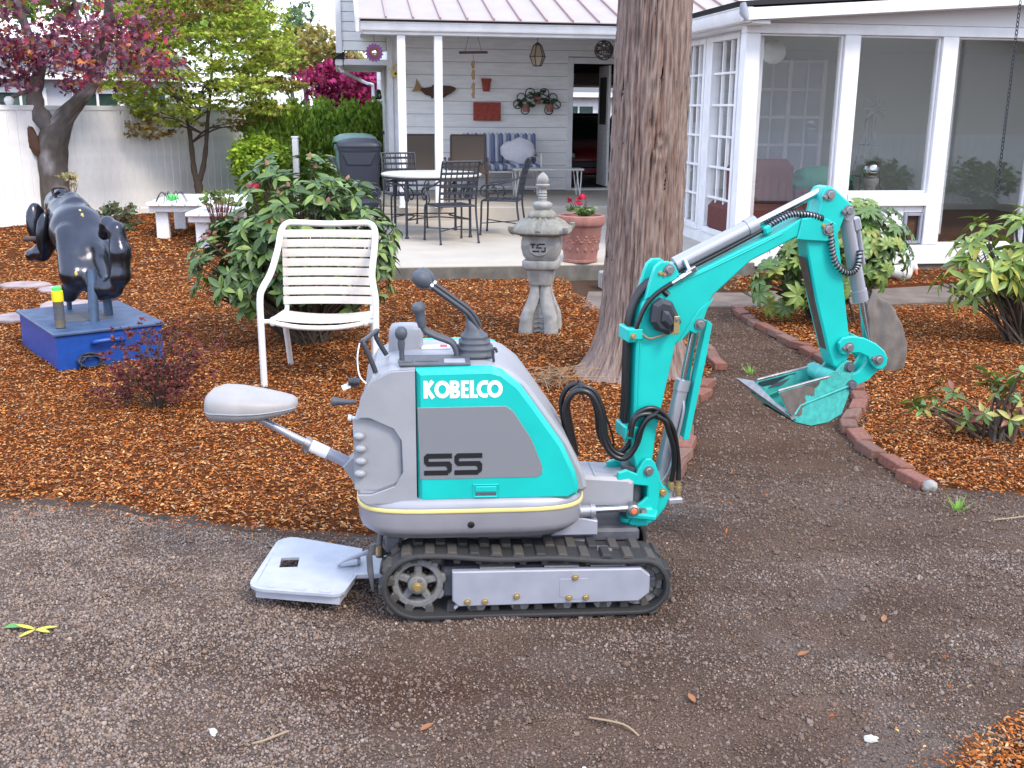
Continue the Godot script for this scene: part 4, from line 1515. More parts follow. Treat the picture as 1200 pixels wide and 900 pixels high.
	b = MB.new()
	b.bx(V(-0.240, 0.9015, 0.19), V(0.070, 0.005, 0.05), 0.0015)
	part(tray, "instruction_plate", b, M.plate_grey)
	b = MB.new()
	b.bx(V(-0.30, 0.893, -0.06), V(0.10, 0.006, 0.045), 0.001)
	part(tray, "warning_sticker", b, M.white_paint)
	b = MB.new()
	b.bx(V(-0.272, 0.896, -0.06), V(0.026, 0.003, 0.03), 0.0005)
	part(tray, "red_mark", b, M.red_plastic)
	b = MB.new()
	rows = []
	for e in [[1.0, 0.86], [0.98, 0.93], [0.93, 0.955], [0.8, 0.968], [0.5, 0.972]]:
		var r := []
		for q in 20:
			var a := TAU * q / 20.0
			r.append(V(-0.405 + signf(cos(a)) * pow(absf(cos(a)), 0.55) * 0.062 * e[0], e[1], -0.09 + signf(sin(a)) * pow(absf(sin(a)), 0.55) * 0.05 * e[0]))
		rows.append(r)
	b.skin(rows)
	part(ex, "filler_hump", b, M.body_grey)
	# dozer lever with ball knob
	b = MB.new()
	b.tube([V(-0.412, 0.90, 0.19), V(-0.413, 0.955, 0.19)], 0.0085, 8)
	b.lathe(at(-0.4135, 0.94, 0.19), [Vector2(0, 0), Vector2(0.010, 0.0), Vector2(0.012, 0.02), Vector2(0.011, 0.035), Vector2(0.018, 0.043), Vector2(0.021, 0.055), Vector2(0.018, 0.069), Vector2(0.009, 0.077), Vector2(0, 0.078)], 16)
	part(ex, "ball_lever", b, M.grip)
	for s in [0, 1]:   # two cranked travel levers
		b = MB.new()
		var dz: float = -0.035 * s
		b.tube(curve([V(-0.228, 0.88, 0.11 + dz), V(-0.233, 0.918, 0.11 + dz), V(-0.25, 0.945, 0.11 + dz), V(-0.30, 0.966, 0.11 + dz), V(-0.335, 0.985, 0.11 + dz), V(-0.347, 1.01, 0.11 + dz)], 5), 0.0095, 8)
		b.lathe(along(V(-0.345, 1.0, 0.11 + dz), V(-0.2, 1, 0)), [Vector2(0, 0), Vector2(0.013, 0), Vector2(0.017, 0.03), Vector2(0.015, 0.045), Vector2(0.021, 0.054), Vector2(0.023, 0.065), Vector2(0.017, 0.076), Vector2(0, 0.08)], 14)
		part(ex, "travel_lever", b, M.grip)
	for s in [0, 1]:   # two long working levers rising out of one rubber boot
		b = MB.new()
		var dz: float = -0.06 * s
		var dx: float = 0.01 * s
		b.tube(curve([V(-0.158 + dx, 0.985, 0.09 + dz), V(-0.19 + dx, 1.037, 0.09 + dz), V(-0.25 + dx, 1.085, 0.09 + dz), V(-0.322 + dx, 1.138, 0.09 + dz)], 4), 0.0085, 8)
		var lv := part(ex, "working_lever", b, M.black_plastic)
		b = MB.new()
		b.lathe(along(V(-0.318 + dx, 1.137, 0.09 + dz), V(-1, 0.72, 0)), [Vector2(0, 0), Vector2(0.014, 0), Vector2(0.026, 0.016), Vector2(0.029, 0.036), Vector2(0.024, 0.055), Vector2(0.011, 0.067), Vector2(0, 0.069)], 18)
		part(lv, "knob", b, M.grip)
		b = MB.new()
		b.lathe(along(V(-0.310 + dx, 1.131, 0.09 + dz), V(-1, 0.72, 0)), [Vector2(0, 0), Vector2(0.011, 0), Vector2(0.011, 0.011), Vector2(0, 0.011)], 10)
		part(lv, "collar", b, M.chrome)
	b = MB.new()
	rows = []
	for e in [[0.064, 0.895, -0.165], [0.066, 0.903, -0.165], [0.056, 0.910, -0.165], [0.060, 0.918, -0.165], [0.061, 0.926, -0.167], [0.050, 0.931, -0.168], [0.054, 0.939, -0.169], [0.054, 0.945, -0.169], [0.044, 0.949, -0.170], [0.047, 0.958, -0.170], [0.046, 0.965, -0.170], [0.038, 0.968, -0.170], [0.034, 0.985, -0.171], [0.026, 1.012, -0.179], [0.014, 1.022, -0.184]]:
		var r := []
		for q in 20:
			var a := TAU * q / 20.0
			r.append(V(e[2] + signf(cos(a)) * pow(absf(cos(a)), 0.7) * e[0] * (1.0 if e[1] < 0.97 else 0.8), e[1] - cos(a) * maxf(e[1] - 0.97, 0.0) * 0.35, 0.07 + signf(sin(a)) * pow(absf(sin(a)), 0.7) * e[0]))
		rows.append(r)
	b.skin(rows)
	part(ex, "rubber_boot", b, M.grip)
	b = MB.new()
	b.tube(curve([V(-0.108, 0.89, 0.16), V(-0.112, 0.925, 0.16), V(-0.104, 0.936, 0.16), V(-0.098, 0.922, 0.16)], 4), 0.005, 6)
	part(ex, "bonnet_hook", b, M.black_plastic)
	# rear hand bars, switch and levers
	b = MB.new()
	b.tube(curve([V(-0.50, 0.86, 0.17), V(-0.512, 0.895, 0.17), V(-0.535, 0.95, 0.165), V(-0.545, 0.965, 0.16)], 5), 0.0085, 8)
	b.tube(curve([V(-0.47, 0.88, 0.0), V(-0.485, 0.905, 0.0), V(-0.505, 0.945, 0.0), V(-0.50, 0.965, 0.0)], 5), 0.0085, 8)
	b.bar(V(-0.545, 0.962, 0.17), V(-0.50, 0.966, -0.01), 0.018, 0.012, 0.004)
	part(ex, "hand_bar", b, M.black_plastic)
	b = MB.new()
	b.tube(curve([V(-0.55, 0.96, 0.17), V(-0.558, 0.91, 0.18), V(-0.552, 0.855, 0.19), V(-0.53, 0.83, 0.20)], 5), 0.0025, 5)
	part(ex, "cable", b, M.white_paint)
	b = MB.new()
	b.tube([V(-0.555, 0.823, 0.15), V(-0.592, 0.824, 0.15)], 0.013, 10)
	b.tube([V(-0.565, 0.823, 0.15), V(-0.575, 0.823, 0.15)], 0.016, 10)
	var sw := part(ex, "key_switch", b, M.black_plastic)
	b = MB.new()
	b.bx(V(-0.60, 0.808, 0.152), V(0.028, 0.018, 0.002), 0.0, V(0, 0, 0.4))
	part(sw, "key_tag", b, M.white_paint)
	b = MB.new()
	b.tube([V(-0.565, 0.755, 0.16), V(-0.60, 0.757, 0.16), V(-0.632, 0.759, 0.16)], [0.006, 0.009, 0.012], 10)
	b.lathe(along(V(-0.628, 0.759, 0.16), V(-1, 0, 0)), [Vector2(0, 0), Vector2(0.012, 0), Vector2(0.016, 0.01), Vector2(0.015, 0.02), Vector2(0, 0.025)], 14)
	part(ex, "throttle_lever", b, M.grip)
	b = MB.new()
	b.tube([V(-0.565, 0.692, 0.14), V(-0.585, 0.695, 0.14), V(-0.587, 0.695, 0.14), V(-0.598, 0.697, 0.14)], [0.007, 0.007, 0.011, 0.011], 10)
	part(ex, "choke_knob", b, M.white_paint)
	b = MB.new()
	b.tube([V(-0.565, 0.645, 0.14), V(-0.588, 0.645, 0.14)], 0.012, 10)
	part(ex, "starter_button", b, M.black_plastic)
	# saddle on its arm
	b = MB.new()
	rows = []
	for e in [[-1.096, 0.001, 0.001, 0.706], [-1.090, 0.055, 0.035, 0.708], [-1.070, 0.09, 0.052, 0.711], [-1.03, 0.11, 0.060, 0.714], [-0.97, 0.115, 0.057, 0.711], [-0.90, 0.10, 0.048, 0.708], [-0.84, 0.078, 0.036, 0.708], [-0.80, 0.055, 0.026, 0.709], [-0.785, 0.035, 0.018, 0.709], [-0.780, 0.001, 0.001, 0.708]]:
		var r := []
		for q in 24:
			var a := TAU * q / 24.0
			var y := signf(sin(a)) * pow(absf(sin(a)), 0.75)
			r.append(V(e[0], e[3] + y * e[2] * (1.0 if y > 0 else 0.95), signf(cos(a)) * pow(absf(cos(a)), 0.8) * e[1]))
		rows.append(r)
	b.skin(rows)
	var seat := part(ex, "saddle", b, M.seat_vinyl)
	b = MB.new()
	b.tube(curve([V(-1.094, 0.699, 0.0), V(-1.088, 0.700, 0.045), V(-1.070, 0.702, 0.0905), V(-1.03, 0.705, 0.1105), V(-0.97, 0.703, 0.1155), V(-0.90, 0.701, 0.1005), V(-0.84, 0.703, 0.0785), V(-0.80, 0.705, 0.0555), V(-0.785, 0.706, 0.034)], 5), 0.0022, 5)
	part(seat, "seam", b, M.sticker)
	b = MB.new()
	b.bx(V(-0.93, 0.659, 0), V(0.10, 0.006, 0.06), 0.002)
	part(seat, "saddle_plate", b, M.steel)
	b = MB.new()
	b.tube(curve([V(-0.92, 0.657, 0), V(-0.88, 0.636, 0), V(-0.80, 0.588, 0), V(-0.72, 0.548, 0)], 4), 0.0135, 12)
	part(ex, "saddle_arm", b, M.cylinder_grey)
	b = MB.new()
	b.tube(curve([V(-0.765, 0.568, 0), V(-0.70, 0.534, 0), V(-0.63, 0.498, 0), V(-0.585, 0.462, 0), V(-0.56, 0.42, 0)], 4), 0.021, 14)
	var sl := part(ex, "saddle_sleeve", b, M.plate_grey)
	b = MB.new()
	b.tube([V(-0.765, 0.568, 0), V(-0.748, 0.559, 0)], 0.025, 12)
	b.bx(V(-0.758, 0.545, 0.012), V(0.014, 0.024, 0.014), 0.002)
	part(sl, "clamp", b, M.steel)
	b = MB.new()
	b.tube([V(-0.742, 0.556, 0.0), V(-0.685, 0.5265, 0.0)], 0.0222, 14)
	part(sl, "label", b, M.white_paint)
	b = MB.new()
	b.prism(Transform3D(), pv([-0.632, 0.485, -0.585, 0.53, -0.555, 0.53, -0.555, 0.40, -0.58, 0.40]), -0.035, 0.035, 0.004)
	part(ex, "saddle_socket", b, M.body_grey)
	# foot platform behind the tracks
	var comb := CSGCombiner3D.new()
	comb.name = "foot_platform"
	var pl2 := CSGPolygon3D.new()
	pl2.polygon = pv([-0.957, -0.105, -0.957, -0.128, -0.948, -0.152, -0.930, -0.170, -0.905, -0.182, -0.660, -0.236, -0.636, -0.232, -0.622, -0.212, -0.590, -0.085, -0.583, 0.149, -0.842, 0.272, -0.868, 0.276, -0.892, 0.266, -0.908, 0.248, -0.916, 0.225])
	pl2.depth = 0.010
	pl2.rotation = V(-PI / 2, 0, 0)
	pl2.position = V(0, 0.096, 0)
	comb.add_child(pl2)
	var hole := CSGBox3D.new()
	hole.size = V(0.066, 0.1, 0.085)
	hole.position = V(-0.842, 0.1, -0.04)
	hole.rotation.y = 0.03
	hole.operation = CSGShape3D.OPERATION_SUBTRACTION
	comb.add_child(hole)
	comb.material_override = M.pedal_grey
	pl2.material = M.pedal_grey
	hole.material = M.pedal_grey
	ex.add_child(comb)
	b = MB.new()
	b.bar(V(-0.935, 0.074, 0.150), V(-0.640, 0.074, 0.226), 0.004, 0.044, 0.001)
	b.bar(V(-0.90, 0.083, -0.245), V(-0.935, 0.083, 0.13), 0.004, 0.026, 0.001)
	b.bar(V(-0.64, 0.074, 0.226), V(-0.60, 0.080, 0.08), 0.004, 0.036, 0.001)
	part(ex, "platform_skirt", b, M.pedal_grey)
	b = MB.new()
	for e in [[V(-0.89, 0.0975, 0.163), V(-0.87, 0.0975, 0.168)], [V(-0.80, 0.0975, 0.186), V(-0.76, 0.0975, 0.196)], [V(-0.71, 0.0975, 0.211), V(-0.67, 0.0975, 0.220)]]:
		b.bar(e[0], e[1], 0.008, 0.007, 0.002)
	part(ex, "platform_weld", b, M.pedal_grey)
	b = MB.new()
	b.bx(V(-0.525, 0.088, 0.0), V(0.15, 0.022, 0.16), 0.004)
	b.bx(V(-0.62, 0.11, -0.005), V(0.075, 0.026, 0.05), 0.008, V(0, 0, 0.12))
	b.tube(curve([V(-0.665, 0.105, 0.012), V(-0.63, 0.124, 0.008), V(-0.58, 0.138, 0.0), V(-0.555, 0.142, -0.01)], 4), 0.009, 8)
	part(ex, "platform_hinge", b, M.pedal_grey)
	b = MB.new()
	b.prism(Transform3D(), pv([-0.512, 0.275, -0.527, 0.272, -0.545, 0.225, -0.543, 0.17, -0.528, 0.095, -0.520, 0.095, -0.522, 0.17, -0.525, 0.225]), 0.205, 0.225, 0.003)
	part(ex, "foot_pedal", b, M.dark_grey)
	b = MB.new()
	b.tube(curve([V(-0.50, 0.26, 0.1), V(-0.505, 0.22, 0.12), V(-0.49, 0.19, 0.11), V(-0.47, 0.21, 0.1)], 4), 0.011, 8)
	b.lathe(at(-0.505, 0.18, 0.12), [Vector2(0, 0), Vector2(0.014, 0), Vector2(0.014, 0.03), Vector2(0, 0.03)], 8)
	b.bx(V(-0.455, 0.24, 0.06), V(0.06, 0.07, 0.2), 0.01)
	part(ex, "travel_motor", b, M.dark_grey)
	b = MB.new()
	b.lathe(at(-0.505, 0.20, 0.15), [Vector2(0, 0), Vector2(0.010, 0), Vector2(0.010, 0.03), Vector2(0, 0.03)], 8)
	b.lathe(at(-0.475, 0.215, 0.13), [Vector2(0, 0), Vector2(0.008, 0), Vector2(0.008, 0.02), Vector2(0, 0.02)], 8)
	part(ex, "motor_fitting", b, M.brass)
	# king post block, swing ram
	b = MB.new()
	b.prism(Transform3D(), pv([0.16, 0.33, 0.385, 0.33, 0.398, 0.345, 0.398, 0.425, 0.380, 0.440, 0.23, 0.452, 0.16, 0.452]), -0.095, 0.085, 0.012)
	b.bx(V(0.26, 0.444, 0.0), V(0.012, 0.02, 0.15), 0.003)
	part(ex, "boom_mount", b, M.body_grey)
	b = MB.new()
	b.lathe(at(0.405, 0.245, 0), [Vector2(0, 0), Vector2(0.036, 0), Vector2(0.04, 0.006), Vector2(0.04, 0.22), Vector2(0, 0.22)], 20)
	part(ex, "king_pin", b, M.dark_grey)
	b = MB.new()
	b.tube([V(0.17, 0.338, 0.13), V(0.245, 0.340, 0.125)], 0.021, 16)
	b.tube([V(0.235, 0.340, 0.1257), V(0.252, 0.3405, 0.1245)], 0.024, 16)
	var ram := part(ex, "swing_ram", b, M.cylinder_grey)
	b = MB.new()
	b.tube([V(0.25, 0.3405, 0.1246), V(0.375, 0.341, 0.115)], 0.0125, 14)
	part(ram, "piston_rod", b, M.chrome)
	b = MB.new()
	b.lathe(Transform3D(Basis(Vector3.RIGHT, PI / 2), V(0.39, 0.338, 0.10)), [Vector2(0, 0.04), Vector2(0.016, 0.04), Vector2(0.022, 0.034), Vector2(0.024, 0.0), Vector2(0, 0)], 16)
	var eye := part(ram, "ram_eye", b, M.steel)
	b = MB.new()
	b.lathe(Transform3D(Basis(Vector3.RIGHT, PI / 2), V(0.39, 0.338, 0.10)), [Vector2(0, 0.044), Vector2(0.008, 0.044), Vector2(0.011, 0.040)], 12)
	part(ram, "grease_cap", b, M.orange_plastic)
	make_boom(ex)
	# hoses between the body and the boom
	var hz := [[0.0, 0.0, 0.03], [0.012, 0.010, 0.0], [-0.006, 0.012, -0.03]]
	var hp := [[0.185, 0.50], [0.156, 0.637], [0.149, 0.70], [0.172, 0.747], [0.208, 0.759], [0.245, 0.736], [0.274, 0.667], [0.284, 0.587], [0.313, 0.532], [0.36, 0.513], [0.396, 0.553], [0.412, 0.617], [0.435, 0.66], [0.468, 0.68]]
	for h in hz:
		b = MB.new()
		var pts := []
		for k in hp.size():
			var f := float(k) / (hp.size() - 1)
			pts.append(V(hp[k][0] + h[0], hp[k][1] + h[1] * (1.0 - f), 0.02 + h[2] + f * 0.04))
		b.tube(curve(pts, 5), 0.0105, 8)
		part(ex, "hose", b, M.hose)
	b = MB.new()
	b.tube(curve([V(0.205, 0.772, 0.02), V(0.212, 0.74, 0.035), V(0.220, 0.715, 0.04)], 4), 0.004, 6)
	b.lathe(along(V(0.20, 0.762, 0.02), V(1, 0.1, 0)), [Vector2(0.026, 0), Vector2(0.030, 0.0), Vector2(0.030, 0.008), Vector2(0.026, 0.008)], 12)
	b.tube(curve([V(0.275, 0.70, 0.03), V(0.305, 0.64, 0.03), V(0.325, 0.58, 0.03), V(0.33, 0.53, 0.03)], 4), 0.004, 6)
	part(ex, "cable_tie", b, M.hose)


func stroke(b: MB, pts: Array, w: float, z: float) -> void:   # a flat strip along a line of points
	var rows := []
	for i in pts.size():
		var a: Vector2 = pts[maxi(i - 1, 0)]
		var c: Vector2 = pts[mini(i + 1, pts.size() - 1)]
		var t := (c - a).normalized()
		var n := Vector2(-t.y, t.x) * w * 0.5
		rows.append([V(pts[i].x - n.x, pts[i].y - n.y, z), V(pts[i].x + n.x, pts[i].y + n.y, z)])
	for i in rows.size() - 1:
		b.face([rows[i][0], rows[i][1], rows[i + 1][1], rows[i + 1][0]], V(0, 0, 1))


func arc(c: Vector2, rx: float, ry: float, a0: float, a1: float, n := 16) -> Array:
	var o := []
	for i in n + 1:
		var a := deg_to_rad(lerpf(a0, a1, float(i) / n))
		o.append(c + Vector2(cos(a) * rx, sin(a) * ry))
	return o


func lettering(door: Node3D) -> void:   # seven heavy rounded capitals, each a part
	var x := -0.342
	var y0 := 0.797
	var h := 0.061
	var w := 0.0145
	var z := 0.2742
	for ch in ["K", "O", "B", "E", "L", "C", "O"]:
		var b := MB.new()
		var m := y0 + h * 0.5
		var adv := 0.034
		match ch:
			"K":
				stroke(b, [Vector2(x + w * 0.5, y0), Vector2(x + w * 0.5, y0 + h)], w, z)
				stroke(b, [Vector2(x + 0.010, m + 0.001), Vector2(x + 0.033, y0 + h)], w, z + 0.0002)
				stroke(b, [Vector2(x + 0.011, m + 0.004), Vector2(x + 0.035, y0)], w, z + 0.0004)
				adv = 0.041
			"O":
				stroke(b, arc(Vector2(x + 0.027, m), 0.0215, h * 0.5 - w * 0.5, 0, 360, 28), w, z)
				adv = 0.0545
			"C":
				stroke(b, arc(Vector2(x + 0.027, m), 0.0215, h * 0.5 - w * 0.5, 70, 290, 20) + [Vector2(x + 0.039, y0 + w * 0.5)], w, z)
				stroke(b, [Vector2(x + 0.030, y0 + h - w * 0.5), Vector2(x + 0.040, y0 + h - w * 0.5)], w, z + 0.0002)
				adv = 0.038
			"B":
				stroke(b, [Vector2(x + w * 0.5, y0), Vector2(x + w * 0.5, y0 + h)], w, z)
				stroke(b, [Vector2(x + 0.010, y0 + h - 0.006)] + arc(Vector2(x + 0.020, y0 + h * 0.74), 0.009, h * 0.26 - 0.006, 90, -90, 10) + [Vector2(x + 0.010, y0 + h * 0.48 + 0.006)], 0.0125, z + 0.0002)
				stroke(b, [Vector2(x + 0.010, y0 + h * 0.52 - 0.006)] + arc(Vector2(x + 0.021, y0 + h * 0.26), 0.010, h * 0.26 - 0.006, 90, -90, 10) + [Vector2(x + 0.010, y0 + 0.006)], 0.0125, z + 0.0004)
				adv = 0.0405
			"E", "L":
				stroke(b, [Vector2(x + w * 0.5, y0), Vector2(x + w * 0.5, y0 + h)], w, z)
				stroke(b, [Vector2(x + 0.006, y0 + 0.006), Vector2(x + 0.029, y0 + 0.006)], 0.012, z + 0.0002)
				if ch == "E":
					stroke(b, [Vector2(x + 0.006, m), Vector2(x + 0.027, m)], 0.011, z + 0.0002)
					stroke(b, [Vector2(x + 0.006, y0 + h - 0.006), Vector2(x + 0.029, y0 + h - 0.006)], 0.012, z + 0.0002)
				adv = 0.0325 if ch == "E" else 0.027
		part(door, "letter", b, M.white_paint, Transform3D(Basis().scaled(V(0.886, 0.96, 1)), V(-0.039, 0.032, 0)))
		x += adv


func make_boom(ex: Node3D) -> void:
	var bt := at(0.42, 0, 0, deg_to_rad(9.5))
	var b := MB.new()
	# swinging yoke round the king pin
	var ear := pv([-0.095, 0.432, -0.092, 0.462, -0.06, 0.470, -0.022, 0.452, -0.004, 0.492, 0.010, 0.506, 0.030, 0.506, 0.045, 0.490, 0.066, 0.440, 0.068, 0.33, 0.058, 0.288, -0.02, 0.27, -0.05, 0.285, -0.052, 0.305, -0.035, 0.322, 0.004, 0.345, 0.022, 0.362, 0.022, 0.402, -0.030, 0.412, -0.07, 0.414])
	b.prism(Transform3D(), ear, 0.050, 0.068, 0.004)
	b.prism(Transform3D(), ear, -0.068, -0.050, 0.004)
	b.bx(V(-0.04, 0.425, 0), V(0.10, 0.024, 0.11), 0.005)
	b.bx(V(0.045, 0.36, 0), V(0.03, 0.12, 0.11), 0.004)
	b.bx(V(-0.005, 0.312, 0.0), V(0.09, 0.026, 0.17), 0.006)
	b.bx(V(-0.005, 0.262, 0.0), V(0.07, 0.026, 0.14), 0.006)
	b.prism(Transform3D(), pv([0.066, 0.44, 0.09, 0.392, 0.116, 0.375, 0.120, 0.345, 0.104, 0.305, 0.066, 0.256, 0.034, 0.243, 0.0, 0.25, 0.02, 0.29, 0.05, 0.33]), -0.042, 0.045, 0.006)
	b.bx(V(0.0, 0.306, 0.085), V(0.10, 0.022, 0.07), 0.006, V(0, -0.5, 0.0))
	b.lathe(at(-0.03, 0.236, 0.02), [Vector2(0, 0), Vector2(0.030, 0), Vector2(0.032, 0.01), Vector2(0.032, 0.04), Vector2(0, 0.04)], 16)
	var yoke := part(ex, "swing_yoke", b, M.teal, bt)
	bolt(yoke, "pin", V(0.021, 0.461, 0.068), 0.014, 0.012, M.steel)
	bolt(yoke, "pin", V(0.088, 0.366, 0.045), 0.012, 0.010, M.brass)
	b = MB.new()
	b.lathe(at(-0.005, 0.317, 0.095), [Vector2(0, 0.012), Vector2(0.014, 0.012), Vector2(0.016, 0.0)], 12)
	part(yoke, "grease_point", b, M.steel)
	# boom
	b = MB.new()
	b.prism(Transform3D(), pv([-0.034, 0.52, -0.034, 0.925, -0.030, 1.0, -0.020, 1.06, 0.004, 1.10, 0.055, 1.142, 0.125, 1.150, 0.175, 1.166, 0.327, 1.235, 0.500, 1.308, 0.56, 1.345, 0.585, 1.352, 0.665, 1.338, 0.692, 1.318, 0.690, 1.288, 0.665, 1.27, 0.630, 1.283, 0.575, 1.275, 0.545, 1.278, 0.378, 1.200, 0.242, 1.082, 0.222, 1.040, 0.212, 1.006, 0.214, 0.972, 0.200, 0.955, 0.180, 0.948, 0.160, 0.958, 0.135, 0.930, 0.112, 0.915, 0.072, 0.70, 0.056, 0.611, 0.045, 0.50, 0.040, 0.44, 0.020, 0.425, -0.004, 0.44, -0.018, 0.47]), -0.045, 0.045, 0.005)
	var boom := part(ex, "boom", b, M.teal, bt)
	b = MB.new()   # upper lug cheeks with the arm cylinder pin
	var lug := pv([-0.012, 1.075, 0.012, 1.165, 0.022, 1.19, 0.042, 1.206, 0.070, 1.207, 0.094, 1.192, 0.112, 1.160, 0.125, 1.140, 0.05, 1.10])
	b.prism(Transform3D(), lug, 0.030, 0.050, 0.004)
	b.prism(Transform3D(), lug, -0.050, -0.030, 0.004)
	part(boom, "cylinder_lug", b, M.teal)
	b = MB.new()   # raised welded outline and wear cheeks
	b.prism(Transform3D(), pv([0.655, 1.343, 0.695, 1.325, 0.700, 1.30, 0.688, 1.268, 0.660, 1.262, 0.575, 1.268, 0.545, 1.272, 0.552, 1.30, 0.56, 1.345, 0.60, 1.350]), 0.044, 0.055, 0.004)
	b.prism(Transform3D(), pv([0.655, 1.343, 0.695, 1.325, 0.700, 1.30, 0.688, 1.268, 0.660, 1.262, 0.575, 1.268, 0.545, 1.272, 0.552, 1.30, 0.56, 1.345, 0.60, 1.350]), -0.055, -0.044, 0.004)
	b.prism(Transform3D(), pv([0.118, 0.922, 0.16, 0.99, 0.19, 1.035, 0.245, 1.076, 0.222, 1.036, 0.212, 1.002, 0.214, 0.974, 0.200, 0.957, 0.180, 0.950, 0.160, 0.96, 0.135, 0.932]), 0.044, 0.051, 0.003)
	part(boom, "cheek_plate", b, M.teal)
	b = MB.new()
	for seg in [[[0.07, 1.125], [0.14, 1.142], [0.33, 1.222], [0.49, 1.293]], [[-0.02, 0.62], [-0.02, 0.93], [-0.01, 1.04], [0.02, 1.09]]]:
		var p := []
		for e in seg:
			p.append(V(e[0], e[1], 0.0455))
		b.tube(curve(p, 4), 0.003, 5)
	part(boom, "weld_seam", b, M.teal)
	for p in [[0.071, 1.179, 0.050], [0.195, 0.985, 0.051], [0.660, 1.305, 0.055]]:
		bolt(boom, "pin", V(p[0], p[1], p[2]), 0.0145, 0.014, M.steel)
	for p in [[0.040, 1.168, 0.05], [0.642, 1.318, 0.055], [0.672, 1.288, 0.055], [0.055, 1.163, 0.05]]:
		bolt(boom, "bolt", V(p[0], p[1], p[2]), 0.006, 0.008, M.brass)
	# boom cylinder and its guard
	b = MB.new()
	b.tube([V(0.078, 0.335, 0), V(0.165, 0.765, 0)], 0.026, 18)
	b.tube([V(0.158, 0.735, 0), V(0.166, 0.772, 0)], 0.029, 18)
	b.lathe(Transform3D(Basis(Vector3.RIGHT, PI / 2), V(0.09, 0.366, -0.03)), [Vector2(0, 0), Vector2(0.034, 0), Vector2(0.034, 0.06), Vector2(0, 0.06)], 16)
	b.bx(V(0.118, 0.345, 0.03), V(0.024, 0.06, 0.024), 0.004, V(0, 0, -0.2))
	b.bx(V(0.140, 0.328, 0.04), V(0.055, 0.022, 0.022), 0.004)
	b.tube(curve([V(0.09, 0.40, 0.026), V(0.118, 0.45, 0.03), V(0.14, 0.55, 0.028), V(0.16, 0.66, 0.028), V(0.162, 0.70, 0.02)], 4), 0.006, 6)
	var bc := part(ex, "boom_cylinder", b, M.cylinder_grey, bt)
	b = MB.new()
	b.tube([V(0.165, 0.765, 0), V(0.196, 0.96, 0)], 0.0125, 14)
	part(bc, "piston_rod", b, M.chrome)
	b = MB.new()
	b.tube([V(0.115, 0.42, 0.046), V(0.122, 0.375, 0.046)], 0.009, 8)
	b.tube([V(0.145, 0.405, 0.05), V(0.148, 0.355, 0.05)], 0.009, 8)
	b.tube([V(0.117, 0.40, 0.046), V(0.119, 0.385, 0.046)], 0.0125, 6)
	b.tube([V(0.146, 0.385, 0.05), V(0.147, 0.37, 0.05)], 0.0125, 6)
	part(bc, "hose_fitting", b, M.brass)
	b = MB.new()
	b.prism(Transform3D(), pv([0.196, 1.0, 0.226, 1.0, 0.222, 0.93, 0.180, 0.56, 0.160, 0.553, 0.186, 0.77]), -0.034, -0.026, 0.002)
	b.prism(Transform3D(), pv([0.232, 0.995, 0.252, 0.978, 0.236, 0.86, 0.186, 0.556, 0.163, 0.553, 0.196, 0.77]), 0.026, 0.034, 0.002)
	b.bar(V(0.244, 0.985, 0), V(0.176, 0.556, 0), 0.064, 0.006, 0.002)
	part(ex, "cylinder_guard", b, M.teal, bt)
	# arm cylinder along the top of the boom
	b = MB.new()
	var ad := V(0.554, 0.256, 0).normalized()
	var a0 := V(0.080, 1.172, 0)
	b.tube([a0 + ad * 0.035, a0 + ad * 0.36], 0.028, 20)
	b.tube([a0 + ad * 0.325, a0 + ad * 0.365], 0.031, 20)
	b.lathe(Transform3D(Basis(Vector3.RIGHT, PI / 2), a0 - V(0, 0, 0.026)), [Vector2(0, 0), Vector2(0.026, 0), Vector2(0.026, 0.052), Vector2(0, 0.052)], 16)
	b.bar(a0, a0 + ad * 0.04, 0.03, 0.03, 0.004)
	var ac := part(ex, "arm_cylinder", b, M.cylinder_grey, bt)
	b = MB.new()
	b.tube([a0 + ad * 0.36, V(0.655, 1.437, 0)], 0.0135, 14)
	part(ac, "piston_rod", b, M.chrome)
	b = MB.new()
	b.tube([V(0.082, 1.132, 0.056), V(0.150, 1.170, 0.056)], 0.009, 8)
	b.tube([V(0.11, 1.1475, 0.056), V(0.128, 1.1575, 0.056)], 0.0125, 6)
	b.bx(V(0.152, 1.172, 0.05), V(0.04, 0.022, 0.024), 0.003, V(0, 0, 0.5))
	b.tube([V(0.150, 1.17, 0.045), V(0.135, 1.21, 0.03)], 0.009, 8)
	part(ac, "hose_fitting", b, M.chrome)
	# arm (stick)
	b = MB.new()
	b.prism(Transform3D(), pv([0.590, 1.270, 0.596, 1.30, 0.622, 1.345, 0.632, 1.40, 0.634, 1.430, 0.645, 1.450, 0.664, 1.455, 0.684, 1.445, 0.758, 1.388, 0.766, 1.370, 0.760, 1.352, 0.735, 1.348, 0.720, 1.325, 0.716, 1.285, 0.804, 0.872, 0.806, 0.845, 0.785, 0.80, 0.76, 0.79, 0.737, 0.808, 0.718, 0.852, 0.650, 1.05, 0.600, 1.225]), -0.037, 0.037, 0.005)
	var arm := part(ex, "arm", b, M.teal, bt)
	b = MB.new()
	b.prism(Transform3D(), pv([0.600, 1.30, 0.622, 1.345, 0.632, 1.40, 0.636, 1.432, 0.648, 1.448, 0.666, 1.452, 0.686, 1.442, 0.756, 1.387, 0.763, 1.370, 0.757, 1.355, 0.73, 1.352, 0.712, 1.30, 0.70, 1.26]), 0.036, 0.047, 0.004)
	b.prism(Transform3D(), pv([0.600, 1.30, 0.622, 1.345, 0.632, 1.40, 0.636, 1.432, 0.648, 1.448, 0.666, 1.452, 0.686, 1.442, 0.756, 1.387, 0.763, 1.370, 0.757, 1.355, 0.73, 1.352, 0.712, 1.30, 0.70, 1.26]), -0.047, -0.036, 0.004)
	part(arm, "head_plate", b, M.teal)
	b = MB.new()
